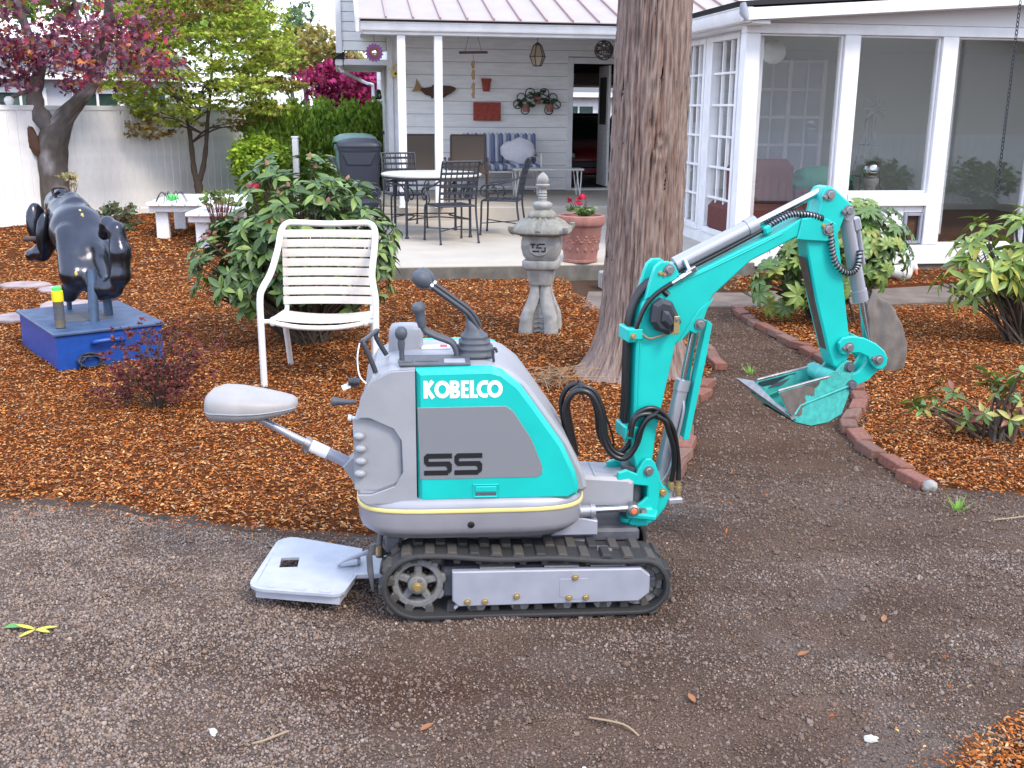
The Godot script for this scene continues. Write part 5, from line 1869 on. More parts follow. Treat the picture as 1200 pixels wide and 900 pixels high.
	b.bar(V(0.597, 1.205, 0), V(0.716, 0.862, 0), 0.050, 0.003, 0.001)
	part(arm, "worn_edge", b, M.worn_steel)
	for p in [[0.662, 1.425, 0.047, 0.0145], [0.740, 1.370, 0.047, 0.0145], [0.642, 1.418, 0.047, 0.007], [0.720, 1.366, 0.047, 0.007]]:
		bolt(arm, "pin", V(p[0], p[1], p[2]), p[3], 0.013, M.steel)
	# bucket cylinder
	b = MB.new()
	var bd := V(0.14, -0.475, 0).normalized()
	var c0 := V(0.757, 1.355, 0)
	b.tube([c0 + bd * 0.01, c0 + bd * 0.325], 0.026, 18)
	b.tube([c0 + bd * 0.29, c0 + bd * 0.333], 0.029, 18)
	b.tube([c0 + bd * 0.02 + V(0.036, 0.004, 0.012), c0 + bd * 0.19 + V(0.030, 0, 0.012)], 0.008, 8)
	b.bx(V(0.797, 1.318, 0.01), V(0.03, 0.05, 0.03), 0.005, V(0, 0, 0.3))
	b.lathe(Transform3D(Basis(Vector3.RIGHT, PI / 2), c0 - V(0, 0, 0.028)), [Vector2(0, 0), Vector2(0.024, 0), Vector2(0.024, 0.056), Vector2(0, 0.056)], 14)
	var kc := part(ex, "bucket_cylinder", b, M.cylinder_grey, bt)
	b = MB.new()
	b.tube([c0 + bd * 0.33, V(0.905, 0.845, 0)], 0.0125, 12)
	part(kc, "piston_rod", b, M.chrome)
	# linkage
	var link := pv([0.745, 0.872, 0.740, 0.893, 0.755, 0.912, 0.795, 0.917, 0.845, 0.908, 0.895, 0.885, 0.932, 0.856, 0.950, 0.828, 0.948, 0.800, 0.930, 0.784, 0.905, 0.786, 0.884, 0.806, 0.865, 0.836, 0.83, 0.852, 0.795, 0.853, 0.77, 0.846, 0.755, 0.852])
	for s in [1, -1]:
		b = MB.new()
		b.prism(Transform3D(), link, 0.044 * s if s == 1 else -0.060, 0.060 if s == 1 else -0.044, 0.004)
		var lk := part(ex, "bucket_link", b, M.teal, bt)
		if s == 1:
			bolt(lk, "pin", V(0.782, 0.876, 0.060), 0.0145, 0.012, M.steel)
			bolt(lk, "pin", V(0.909, 0.823, 0.060), 0.0145, 0.012, M.steel)
			bolt(lk, "bolt", V(0.764, 0.874, 0.060), 0.007, 0.008, M.steel)
			bolt(lk, "bolt", V(0.888, 0.829, 0.060), 0.007, 0.008, M.steel)
	b = MB.new()
	b.prism(Transform3D(), pv([0.918, 0.835, 0.940, 0.812, 0.928, 0.775, 0.895, 0.742, 0.845, 0.722, 0.805, 0.712, 0.800, 0.76, 0.845, 0.772, 0.872, 0.80, 0.888, 0.832]), 0.018, 0.036, 0.003)
	b.prism(Transform3D(), pv([0.918, 0.835, 0.940, 0.812, 0.928, 0.775, 0.895, 0.742, 0.845, 0.722, 0.805, 0.712, 0.800, 0.76, 0.845, 0.772, 0.872, 0.80, 0.888, 0.832]), -0.036, -0.018, 0.003)
	part(ex, "rocker_link", b, M.teal, bt)
	# bucket: near plate, far plate, floor and back, flared lip
	var npl := [V(0.500, 0.731, 0.085), V(0.60, 0.752, 0.082), V(0.745, 0.780, 0.075), V(0.785, 0.782, 0.072), V(0.800, 0.755, 0.072), V(0.79, 0.70, 0.075), V(0.762, 0.632, 0.085), V(0.70, 0.608, 0.10), V(0.62, 0.606, 0.12), V(0.545, 0.630, 0.14), V(0.510, 0.662, 0.155)]
	var fpl := []
	for p in npl:
		fpl.append(V(p.x, p.y, -p.z))
	fpl[10] = V(0.505, 0.672, -0.15)
	fpl[9] = V(0.54, 0.640, -0.135)
	var bk := MB.new()
	for side in [npl, fpl]:
		var s := 1.0 if side == npl else -1.0
		var poly := PackedVector2Array()
		for p in side:
			poly.append(Vector2(p.x, p.y))
		var tri := Geometry2D.triangulate_polygon(poly)
		for o in [0.0, 0.007]:
			var st := bk.v.size()
			for p in side:
				bk.vert(p + V(0, 0, -o * s), V(0, 0.1, s if o == 0.0 else -s).normalized())
			for i in range(0, tri.size(), 3):
				bk.tri(st + tri[i], st + tri[i + 1], st + tri[i + 2])
		for i in side.size():
			var q: Vector3 = side[(i + 1) % side.size()]
			bk.face([side[i], q, q - V(0, 0, 0.007 * s), side[i] - V(0, 0, 0.007 * s)], V(0, 1 if i < 3 else -1, 0))
	rows_skin(bk, npl, fpl, [4, 5, 6, 7, 8, 9, 10], 0.006)
	bk.tube([V(0.722, 0.762, 0.078), V(0.722, 0.762, -0.078)], 0.030, 14)
	bk.bx(V(0.775, 0.765, 0), V(0.06, 0.035, 0.12), 0.008, V(0, 0, 0.4))
	var bucket := part(ex, "bucket", bk, M.teal_worn, bt)
	for patch in 2:   # bare, dirty steel on the outside of the near plate: by the lip and along the bottom, with ragged edges
		b = MB.new()
		var out := []
		var rr := RandomNumberGenerator.new()
		rr.seed = 5 + patch
		if patch == 0:
			out = [Vector2(0.503, 0.728), Vector2(0.60, 0.749)]
			for k in 46:
				var t := k / 45.0
				var q := Vector2(0.668, 0.762).lerp(Vector2(0.565, 0.648), t)
				out.append(q + Vector2(0.74, -0.67) * (0.010 * sin(t * 21.0) + 0.012 * sin(t * 8.0) + 0.007 * rr.randf() * (1.0 if k % 2 else -1.0)) * sin(t * PI))
			out.append(Vector2(0.53, 0.655))
			out.append(Vector2(0.512, 0.666))
		else:
			out = [Vector2(0.548, 0.632), Vector2(0.621, 0.609), Vector2(0.699, 0.611), Vector2(0.759, 0.634), Vector2(0.786, 0.70)]
			for k in 40:
				var t := k / 39.0
				out.append(Vector2(lerpf(0.778, 0.56, t), 0.645 + (0.014 * rr.randf() + 0.006 * sin(t * 17.0)) * sin(t * PI)))
		b.flat(on_plate(out, npl, 0.0014), V(0, 0, 1))
		part(bucket, "bare_steel", b, M.worn_steel)
	b = MB.new()
	b.flat([V(0.504, 0.726, -0.0755), V(0.60, 0.745, -0.0725), V(0.655, 0.757, -0.069), V(0.61, 0.71, -0.085), V(0.545, 0.69, -0.105), V(0.515, 0.675, -0.13)], V(0, 0, 1))
	part(bucket, "bare_steel", b, M.dark_grey)
	b = MB.new()
	rows_skin(b, [V(0.765, 0.63, 0.086), V(0.70, 0.605, 0.101), V(0.62, 0.603, 0.121), V(0.545, 0.627, 0.141)], [V(0.765, 0.63, -0.086), V(0.70, 0.605, -0.101), V(0.62, 0.603, -0.121), V(0.545, 0.627, -0.141)], [0, 1, 2, 3], 0.004)
	part(bucket, "wear_plate", b, M.worn_steel)
	b = MB.new()   # lip blade
	var lip := [V(0.512, 0.658, 0.162), V(0.470, 0.714, -0.20), V(0.502, 0.722, -0.115), V(0.52, 0.68, -0.06), V(0.525, 0.672, 0.05), V(0.545, 0.655, 0.135)]
	var lipd := []
	for p in lip:
		lipd.append(p + V(0.006, -0.012, 0))
	b.face([lip[0], lip[1], lip[2], lip[3]], V(0, 1, 0))
	b.face([lip[0], lip[3], lip[4], lip[5]], V(0, 1, 0))
	b.face([lipd[0], lipd[1], lipd[2], lipd[3]], V(0, -1, 0))
	b.face([lipd[0], lipd[3], lipd[4], lipd[5]], V(0, -1, 0))
	for i in 6:
		var j := (i + 1) % 6
		b.face([lip[i], lip[j], lipd[j], lipd[i]], (lip[i] + lip[j]) * 0.5 - V(0.51, 0.69, 0))
	part(bucket, "lip", b, M.lip_steel)
	b = MB.new()
	b.tube([V(0.545, 0.655, 0.132), V(0.575, 0.682, 0.112), V(0.79, 0.735, 0.0755)], 0.0045, 6)
	b.tube([V(0.55, 0.655, -0.115), V(0.60, 0.685, -0.09), V(0.74, 0.715, -0.068)], 0.0045, 6)
	part(bucket, "side_rib", b, M.teal_worn)
	b = MB.new()
	b.tube([npl[0] + V(0, 0.002, -0.003), npl[1] + V(0, 0.002, -0.003), npl[2] + V(0, 0.002, -0.003)], 0.0055, 6)
	b.tube([fpl[0] + V(0, 0.002, 0.003), fpl[1] + V(0, 0.002, 0.003), fpl[2] + V(0, 0.002, 0.003)], 0.0055, 6)
	part(bucket, "worn_rim", b, M.lip_steel)
	b = MB.new()
	var ear2 := pv([0.735, 0.768, 0.76, 0.808, 0.782, 0.825, 0.806, 0.820, 0.818, 0.798, 0.815, 0.765, 0.82, 0.735, 0.805, 0.715, 0.78, 0.72])
	b.prism(Transform3D(), ear2, 0.040, 0.054, 0.003)
	b.prism(Transform3D(), ear2, -0.054, -0.040, 0.003)
	var br := part(bucket, "bucket_ear", b, M.teal_worn)
	bolt(bucket, "pin", V(0.795, 0.800, 0.054), 0.015, 0.013, M.dark_grey)
	bolt(bucket, "pin", V(0.798, 0.737, 0.074), 0.015, 0.013, M.dark_grey)
	# work lamp
	b = MB.new()
	b.prism(Transform3D(), pv([0.0, 1.005, 0.006, 1.066, 0.034, 1.086, 0.074, 1.074, 0.112, 1.002, 0.100, 0.980, 0.068, 0.958, 0.022, 0.975]), 0.05, 0.098, 0.014)
	b.prism(Transform3D(), pv([0.03, 1.01, 0.034, 1.05, 0.06, 1.045, 0.085, 1.0, 0.06, 0.98]), 0.09, 0.112, 0.012)
	var lamp := part(ex, "work_lamp", b, M.black_plastic, bt)
	b = MB.new()
	b.bx(V(0.082, 0.998, 0.115), V(0.020, 0.062, 0.004), 0.0018)
	b.bx(V(0.078, 0.968, 0.085), V(0.02, 0.006, 0.06), 0.001)
	part(lamp, "lamp_strap", b, M.brass)
	bolt(lamp, "bolt", V(0.082, 1.018, 0.117), 0.006, 0.006, M.steel)
	b = MB.new()
	b.tube(curve([V(0.07, 0.958, 0.07), V(0.04, 0.952, 0.07), V(0.01, 0.944, 0.065), V(-0.01, 0.952, 0.06), V(-0.03, 0.975, 0.04)], 5), 0.004, 6)
	part(lamp, "wire", b, M.twig)
	# hoses up the back of the boom, clips, and along the top
	for k in 3:
		b = MB.new()
		var z := -0.03 + k * 0.024
		var o := -0.004 * k
		b.tube(curve([V(-0.05 + o, 0.60, z), V(-0.047 + o, 0.75, z), V(-0.048 + o, 0.911, z), V(-0.042 + o, 1.003, z), V(-0.018 + o, 1.078, z), V(0.020, 1.128, z + 0.01), V(0.082 + o, 1.150 - 0.03 * k, z + 0.03)], 5), 0.0105, 8)
		part(ex, "hose", b, M.hose, bt)
	b = MB.new()
	b.tube(curve([V(-0.045, 0.95, 0.05), V(-0.035, 1.0, 0.055), V(-0.01, 1.058, 0.056), V(0.03, 1.10, 0.056), V(0.085, 1.134, 0.056)], 5), 0.0085, 8)
	part(ex, "hose", b, M.hose, bt)
	for y in [0.955, 0.605]:
		b = MB.new()
		b.bx(V(-0.055, y, 0.01), V(0.034, 0.05, 0.10), 0.005)
		b.bx(V(-0.046, y + 0.005, 0.064), V(0.05, 0.036, 0.006), 0.002)
		var cl := part(ex, "hose_clip", b, M.teal, bt)
		bolt(cl, "bolt", V(-0.056, y, 0.067), 0.008, 0.01, M.brass)
	for k in 2:
		b = MB.new()
		b.tube(curve([V(0.13, 1.163, 0.02 - k * 0.026), V(0.28, 1.232, 0.02 - k * 0.026), V(0.445, 1.312, 0.02 - k * 0.026)], 5), 0.008, 8)
		part(ex, "hose", b, M.hose, bt)
		spiral_hose(ex, bt, [V(0.435, 1.308, 0.02 - k * 0.026), V(0.475, 1.334, 0.025 - k * 0.026), V(0.53, 1.357, 0.03 - k * 0.026), V(0.585, 1.358, 0.045 - k * 0.03), V(0.640, 1.343, 0.05 - k * 0.03)], 22.0)
	b = MB.new()
	b.bx(V(0.44, 1.306, 0.006), V(0.03, 0.03, 0.07), 0.006, V(0, 0, 0.4))
	part(ex, "hose_clip", b, M.teal, bt)
	spiral_hose(ex, bt, [V(0.668, 1.330, 0.050), V(0.676, 1.281, 0.052), V(0.684, 1.236, 0.055), V(0.700, 1.19, 0.056), V(0.735, 1.156, 0.056), V(0.776, 1.151, 0.050), V(0.803, 1.178, 0.04), V(0.812, 1.225, 0.03)], 26.0)
	b = MB.new()   # curved hoses from the lower clip to the boom cylinder
	for k in 2:
		var z := 0.066 + k * 0.012
		var o := 0.022 * k
		b = MB.new()
		b.tube(curve([V(-0.055, 0.62 - o, z), V(-0.044, 0.658, z), V(-0.012, 0.687 - o * 0.5, z), V(0.03, 0.692 - o, z), V(0.072, 0.667 - o, z), V(0.108 - o, 0.61, z), V(0.130 - o * 0.8, 0.54, z - 0.01), V(0.144 - o, 0.47, z - 0.02), V(0.146 - o * 1.3, 0.41, 0.05)], 5), 0.0098, 8)
		part(ex, "hose", b, M.hose, bt)


func rows_skin(mb: MB, p: Array, q: Array, idx: Array, th: float) -> void:   # a bent plate between two outlines
	var mid := V(0, 0, 0)
	for i in idx:
		mid += (p[i] + q[i]) * 0.5
	mid /= idx.size()
	mid.y += 0.1
	for o in [0.0, th]:
		for k in idx.size() - 1:
			var a: Vector3 = p[idx[k]]
			var b: Vector3 = p[idx[k + 1]]
			var c: Vector3 = q[idx[k + 1]]
			var d: Vector3 = q[idx[k]]
			var out := (a + b + c + d) * 0.25 - mid
			var inn: Vector3 = -out.normalized() * o
			mb.face([a + inn, b + inn, c + inn, d + inn], out if o == 0.0 else -out)


func on_plate(pts: Array, plate: Array, off: float) -> Array:   # points in x and y laid on a plate given by its corners
	var poly := PackedVector2Array()
	for p in plate:
		poly.append(Vector2(p.x, p.y))
	var t := Geometry2D.triangulate_polygon(poly)
	var res := []
	for q: Vector2 in pts:
		var best := 1e9
		var z := 0.0
		for i in range(0, t.size(), 3):
			var a: Vector3 = plate[t[i]]
			var b: Vector3 = plate[t[i + 1]]
			var c: Vector3 = plate[t[i + 2]]
			var d := (b.y - c.y) * (a.x - c.x) + (c.x - b.x) * (a.y - c.y)
			if absf(d) < 1e-9:
				continue
			var u: float = ((b.y - c.y) * (q.x - c.x) + (c.x - b.x) * (q.y - c.y)) / d
			var w: float = ((c.y - a.y) * (q.x - c.x) + (a.x - c.x) * (q.y - c.y)) / d
			var miss := maxf(0.0, -minf(u, minf(w, 1.0 - u - w)))
			if miss < best:
				best = miss
				z = u * a.z + w * b.z + (1.0 - u - w) * c.z
		res.append(V(q.x, q.y, z + off))
	return res


# ---------------------------------------------------------------- fence, trees, shrubs
func make_fence() -> void:
	var f := thing("white_fence", "tall white board fence behind the purple maple at the left", "fence")
	var p0 := V(-8.6, 0, -12.78)
	var dir := V(2.67, 0, -4.33).normalized()
	var turn := atan2(-dir.z, dir.x)
	var b := MB.new()
	b.bx(V(0, 0.86, 0), V(0.146, 1.58, 0.022), 0.005)
	var bm := b.mesh()
	b = MB.new()
	b.bx(V(0, 0.92, 0), V(0.128, 1.94, 0.128), 0.006)
	var pm := b.mesh()
	b = MB.new()
	b.lathe(Transform3D(), [Vector2(0.075, 0), Vector2(0.075, 0.025), Vector2(0.04, 0.04), Vector2(0.055, 0.06), Vector2(0.07, 0.09), Vector2(0.06, 0.13), Vector2(0.03, 0.155), Vector2(0, 0.16)], 14)
	var cm := b.mesh()
	for k in 52:
		var q := p0 + dir * (0.075 + k * 0.15)
		part(f, "fence_board", bm, M.fence, Transform3D(Basis(Vector3.UP, turn), q))
	for k in 4:
		var q := p0 + dir * (0.55 + k * 2.42) + V(0.05, 0, 0.03)
		if k == 3:
			q = p0 + dir * 7.86
		var post := part(f, "fence_post", pm if k == 3 else bm, M.fence, Transform3D(Basis(Vector3.UP, turn), q - V(0.12, 0, 0.075) if k < 3 else q))
		part(post, "post_cap", cm, M.fence, at(0, 1.66 if k < 3 else 1.89, 0))
	for y in [0.06, 1.665]:
		b = MB.new()
		b.bx(V(3.9, y, 0), V(7.8, 0.07 if y > 1.0 else 0.12, 0.055), 0.006)
		part(f, "fence_rail", b, M.fence, Transform3D(Basis(Vector3.UP, turn), p0))


func leaf_mesh(c: Color, ln: float, wd: float, droop := 0.25) -> ArrayMesh:   # one leaf, folded along its rib, pointing along +x
	var b := MB.new()
	b.col = c
	var ws := [0.0, 0.75, 1.0, 0.7, 0.0]
	var rows := []
	for i in 5:
		var t := i / 4.0
		var y := -droop * ln * t * t
		rows.append([V(t * ln, y + 0.18 * wd * ws[i], -wd * 0.5 * ws[i]), V(t * ln, y, 0), V(t * ln, y + 0.18 * wd * ws[i], wd * 0.5 * ws[i])])
	b.skin(rows, false, false)
	return b.mesh()


func small_leaf(c: Color) -> ArrayMesh:   # a unit leaflet for crowns
	var b := MB.new()
	b.col = c
	b.skin([[V(-0.5, 0, 0), V(-0.5, 0.01, 0.01)], [V(-0.1, 0.08, -0.32), V(-0.1, 0.06, 0.32)], [V(0.25, 0.05, -0.22), V(0.25, 0.04, 0.22)], [V(0.6, -0.08, 0), V(0.6, -0.07, 0.01)]], false, false)
	return b.mesh()


func star_leaf(c: Color) -> ArrayMesh:   # a small lobed leaf
	var b := MB.new()
	b.col = c
	for k in 5:
		var a := -1.25 + k * 0.625
		var l: float = [0.42, 0.55, 0.62, 0.55, 0.42][k]
		var d := V(cos(a), 0, sin(a))
		var s := V(-sin(a), 0, cos(a))
		b.face([V(0, 0, 0), d * l * 0.5 + s * 0.10 + V(0, 0.03, 0), d * l + V(0, -0.10, 0), d * l * 0.5 - s * 0.10 + V(0, 0.03, 0)], Vector3.UP)
	return b.mesh()


func spray(c: Color) -> ArrayMesh:   # a flat conifer spray
	var b := MB.new()
	b.col = c
	for k in 3:
		var a := -0.45 + 0.45 * k
		var d := V(sin(a), cos(a), 0)
		var s := V(cos(a), -sin(a), 0.4) * 0.09
		b.face([V(0, -0.2, 0), d * 0.35 - s, d * (0.75 if k == 1 else 0.6) + V(0, 0, 0.1), d * 0.35 + s], V(0, 0, 1))
	return b.mesh()


# leaves spread through ellipsoids: [centre, radii, count]; shell pushes them outwards, flat lays them level
func crown(o: Node3D, called: String, ells: Array, m: Mesh, size: float, tones: Array, shell := 0.5, flat := 0.5, material: Material = null) -> MultiMeshInstance3D:
	var xf := []
	var cc := []
	for e in ells:
		var c: Vector3 = e[0]
		var r: Vector3 = e[1]
		var clumps := []
		for k in int(e[2] / 14) + 1:
			var d := V(rng.randfn(), rng.randfn(), rng.randfn()).normalized()
			clumps.append([d * lerpf(pow(rng.randf(), 0.4), 1.0, shell), rng.randf_range(0.7, 1.2)])
		for k in int(e[2]):
			var cl: Array = clumps[rng.randi() % clumps.size()]
			var d: Vector3 = cl[0] + V(rng.randfn(0, 0.14), rng.randfn(0, 0.10), rng.randfn(0, 0.14))
			var s := size * rng.randf_range(0.6, 1.3)
			var bs := Basis(Vector3.UP, rng.randf() * TAU) * Basis(Vector3.RIGHT, rng.randfn(0, 1.2 * (1.0 - flat) + 0.2)) * Basis(Vector3.BACK, rng.randfn(-0.2, 0.5))
			xf.append(Transform3D(bs.scaled_local(V(s, s, s)), c + d * r))
			cc.append(tones[rng.randi() % tones.size()] * rng.randf_range(0.75, 1.2) * float(cl[1]))
	return many(o, called, m, material if material else M.leaf_matt, xf, cc)


func limb(b: MB, pts: Array, r0: float, r1: float, seg := 9) -> void:
	var c := curve(pts, 5)
	var rad := []
	for i in c.size():
		var t := float(i) / (c.size() - 1)
		rad.append(lerpf(r0, r1, t) * (1.0 + 0.10 * sin(i * 1.7 + r0 * 90.0)))
	b.tube(c, rad, seg)


func make_trees() -> void:
	# cedar: a fluted trunk that flares into roots
	var t := thing("cedar_tree", "large reddish shaggy barked tree trunk behind the excavator arm", "tree", at(0.85, 0, -6.83))
	var b := MB.new()
	var rows := []
	var nz := FastNoiseLite.new()
	nz.seed = 5
	nz.frequency = 1.0
	nz.fractal_octaves = 4
	var tint := []
	for j in 190:
		var y := -0.05 + 5.0 * pow(j / 189.0, 1.3)
		var row := []
		for k in 220:
			var a := TAU * k / 220.0
			var dx := cos(a)
			var dz := sin(a)
			var r := 0.236 - 0.013 * y
			var fl := exp(-maxf(y, 0.0) / 0.17)
			r += fl * (0.07 + 0.17 * pow(maxf(0.0, cos(a - 2.75)), 2.0) + 0.10 * pow(maxf(0.0, cos(a - 0.5)), 4.0) + 0.06 * pow(maxf(0.0, cos(a - 1.6)), 6.0))
			r *= 1.0 + 0.045 * cos(3.0 * a + 0.4 * y) + 0.025 * cos(7.0 * a + 1.0)
			var w := nz.get_noise_3d(dx * 2.2, y * 0.55, dz * 2.2) * 0.6
			var ridge := 1.0 - absf(nz.get_noise_3d(dx * 11.0 + w, y * 1.1 + w * 0.5, dz * 11.0)) * 2.6
			var fine := nz.get_noise_3d(dx * 24.0, y * 3.5, dz * 24.0)
			r += 0.020 * ridge + 0.016 * fine
			var kn := V(dx * 0.26, y - 1.50, dz * 0.26) - V(0.06, 0, 0.25)
			r += 0.022 * exp(-kn.length_squared() / 0.006) * cos(kn.length() * 70.0)
			tint.append(Color(0.26, 0.125, 0.092).lerp(Color(0.365, 0.27, 0.235), clampf(0.5 + 0.75 * ridge + 0.6 * fine + 0.5 * nz.get_noise_3d(dx * 1.5, y * 0.5, dz * 1.5 + 9.0), 0.0, 1.0)))
			row.append(V(-0.02 + 0.01 * y + dx * r, y, dz * r))
		rows.append(row)
	b.skin(rows, true, false)
	b.cols = PackedColorArray(tint)
	part(t, "trunk", b, M.bark)
	# purple maple
	var bt := []
	t = thing("purple_maple_tree", "purple leaved maple with a crooked grey trunk before the white fence", "tree", at(-6.75, 0, -15.7))
	b = MB.new()
	rows = []
	for e in [[0, 0, 0.30, 0], [0.0, 0.15, 0.265, 0], [0.01, 0.7, 0.255, 0], [0.03, 1.05, 0.26, 0.02], [0.10, 1.32, 0.25, 0.02], [0.22, 1.5, 0.215, 0], [0.42, 1.72, 0.175, 0], [0.60, 1.88, 0.155, 0], [0.73, 2.12, 0.145, 0], [0.80, 2.35, 0.14, 0], [0.93, 2.62, 0.11, 0], [1.05, 2.95, 0.075, 0.1], [1.10, 3.3, 0.05, 0.2]]:
		var row := []
		for k in 18:
			var a := TAU * k / 18.0
			var r: float = e[2] * (1.0 + 0.10 * nz.get_noise_3d(cos(a) * 1.5, e[1] * 2.0, sin(a) * 1.5 + 5.0))
			r *= 0.84
			bt.append(Color(0.13, 0.11, 0.105).lerp(Color(0.36, 0.35, 0.36), smoothstep(0.12, 0.45, nz.get_noise_3d(cos(a) * 1.6, e[1] * 2.6, sin(a) * 1.6 + 3.0))))
			row.append(V(e[0] + cos(a) * r, e[1], e[3] + sin(a) * r))
		rows.append(row)
	rows = refine(rows, bt)
	b.skin(rows, true, false)
	b.cols = PackedColorArray(bt)
	b.col = Color(0.17, 0.15, 0.15)
	limb(b, [V(0.10, 1.35, 0.05), V(-0.10, 1.60, 0.05), V(-0.14, 1.9, 0.0), V(-0.06, 2.25, -0.05), V(-0.2, 2.7, -0.1), V(-0.35, 3.3, -0.1)], 0.15, 0.05)
	limb(b, [V(-0.12, 2.0, 0.0), V(-0.45, 2.15, 0.2), V(-0.9, 2.5, 0.3), V(-1.5, 2.7, 0.3)], 0.055, 0.02, 7)
	limb(b, [V(-0.10, 1.95, 0.0), V(-0.5, 1.75, 0.3), V(-0.9, 1.62, 0.4)], 0.035, 0.012, 6)
	limb(b, [V(0.92, 2.6, 0), V(1.25, 2.48, 0.1), V(1.7, 2.35, 0.2)], 0.05, 0.015, 7)
	limb(b, [V(0.8, 2.3, 0), V(0.6, 2.65, -0.1), V(0.5, 3.2, -0.1)], 0.06, 0.02, 7)
	part(t, "trunk", b, M.bark_grey)
	b = MB.new()
	b.blob(Transform3D(Basis(Vector3.FORWARD, -0.35), V(-0.16, 1.22, 0.20)), V(0.10, 0.24, 0.06), 0.3, 2.0, 8, 16, 10)
	part(t, "trunk_scar", b, M.wood)
	var purple := [Color(0.216, 0.060, 0.135), Color(0.297, 0.075, 0.162), Color(0.162, 0.053, 0.115), Color(0.378, 0.135, 0.216), Color(0.459, 0.045, 0.095), Color(0.338, 0.225, 0.324), Color(0.648, 0.270, 0.108), Color(0.270, 0.075, 0.162)]
	crown(t, "crown", [[V(0.2, 3.0, 0.3), V(1.75, 0.75, 0.9), 1700], [V(-1.0, 2.35, 0.4), V(0.95, 0.6, 0.7), 1000], [V(1.1, 2.4, 0.5), V(1.05, 0.5, 0.7), 1000], [V(0.25, 2.2, 0.45), V(0.6, 0.4, 0.4), 260], [V(-0.6, 3.6, 0), V(1.6, 0.6, 1.0), 500]], star_leaf(Color(1, 1, 1)), 0.125, purple, 0.35, 0.45)
	# green Japanese maple
	t = thing("japanese_maple_tree", "yellow green small leaved maple with slim forked trunk by the fence end", "tree", at(-5.1, 0, -17.3))
	b = MB.new()
	limb(b, [V(0, 0, 0), V(0.01, 0.3, 0), V(0.0, 0.52, 0)], 0.075, 0.065)
	limb(b, [V(0, 0.5, 0), V(-0.05, 0.7, 0), V(-0.07, 1.1, 0), V(-0.12, 1.5, 0), V(-0.4, 2.2, 0.1), V(-0.7, 2.9, 0.1)], 0.055, 0.015)
	limb(b, [V(0, 0.5, 0), V(0.09, 0.72, 0), V(0.16, 1.05, 0), V(0.22, 1.5, 0), V(0.3, 2.2, -0.1), V(0.35, 3.0, 0)], 0.052, 0.015)
	for k in 22:
		var a := k * 2.4
		var y := 1.15 + (k % 8) * 0.14
		var l := rng.randf_range(0.6, 1.3)
		limb(b, [V(-0.05 + 0.16 * (k % 2), y, 0), V(cos(a) * l * 0.4, y + 0.22, sin(a) * l * 0.4), V(cos(a) * l, y + rng.randf_range(0.15, 0.5), sin(a) * l)], 0.018, 0.005, 5)
	part(t, "trunk", b, M.bark_brown)
	var lime := [Color(0.50, 0.64, 0.09), Color(0.42, 0.56, 0.08), Color(0.60, 0.70, 0.16), Color(0.33, 0.44, 0.07), Color(0.54, 0.50, 0.13)]
	var bronze := [Color(0.40, 0.27, 0.09), Color(0.32, 0.26, 0.07), Color(0.46, 0.36, 0.10), Color(0.25, 0.19, 0.07)]
	var ells := []
	var ells2 := []
	for k in 54:
		var a := k * 2.4
		var y := 1.3 + 2.2 * pow(k / 53.0, 0.9)
		if cos(a) > 0.1:
			y = maxf(y, 1.85 + 0.2 * cos(k * 1.9))
		var reach := 1.3 * sqrt(maxf(0.15, 1.0 - pow((y - 2.0) / 1.75, 2.0))) * (0.5 + 0.5 * rng.randf())
		var e := [V(cos(a) * reach + (0.25 if cos(a) > 0.0 else 0.0), y, sin(a) * reach * 0.8), V(rng.randf_range(0.4, 0.65), rng.randf_range(0.10, 0.2), rng.randf_range(0.3, 0.45)), 340]
		(ells2 if k % 5 == 0 or y < 1.55 else ells).append(e)
	crown(t, "crown", ells, star_leaf(Color(1, 1, 1)), 0.10, lime, 0.2, 0.75)
	crown(t, "crown", ells2, star_leaf(Color(1, 1, 1)), 0.09, bronze, 0.2, 0.75)
	# hedge of columnar conifers
	var hg := [Color(0.26, 0.43, 0.06), Color(0.34, 0.52, 0.07), Color(0.19, 0.33, 0.045), Color(0.42, 0.58, 0.09)]
	var first: Node3D = null
	var names := ["nearest hedge conifer, beside the end of the white fence", "second hedge conifer from the fence, between two like it", "third hedge conifer, behind the white garden post", "fourth hedge conifer, left of the pair by the house", "fifth hedge conifer, last but one before the house", "last hedge conifer, beside the house corner and bins"]
	for k in 6:
		var x := at(-4.12 + k * 0.36, 0, -17.9 - k * 0.75, k * 1.3)
		if first == null:
			first = thing("hedge_conifer", names[0], "conifer", x, "clipped conifers in the hedge")
			b = MB.new()
			b.tube([V(0, 0, 0), V(0, 1.5, 0)], [0.07, 0.02], 7)
			part(first, "trunk", b, M.bark_brown)
			crown(first, "crown", [[V(0, 0.85, 0), V(0.36, 0.90, 0.36), 2900], [V(0, 1.25, 0), V(0.28, 0.48, 0.28), 1300], [V(0, 0.4, 0), V(0.37, 0.4, 0.37), 900]], spray(Color(1, 1, 1)), 0.12, hg, 0.75, 0.95)
		else:
			copy_of(first, x, names[k])
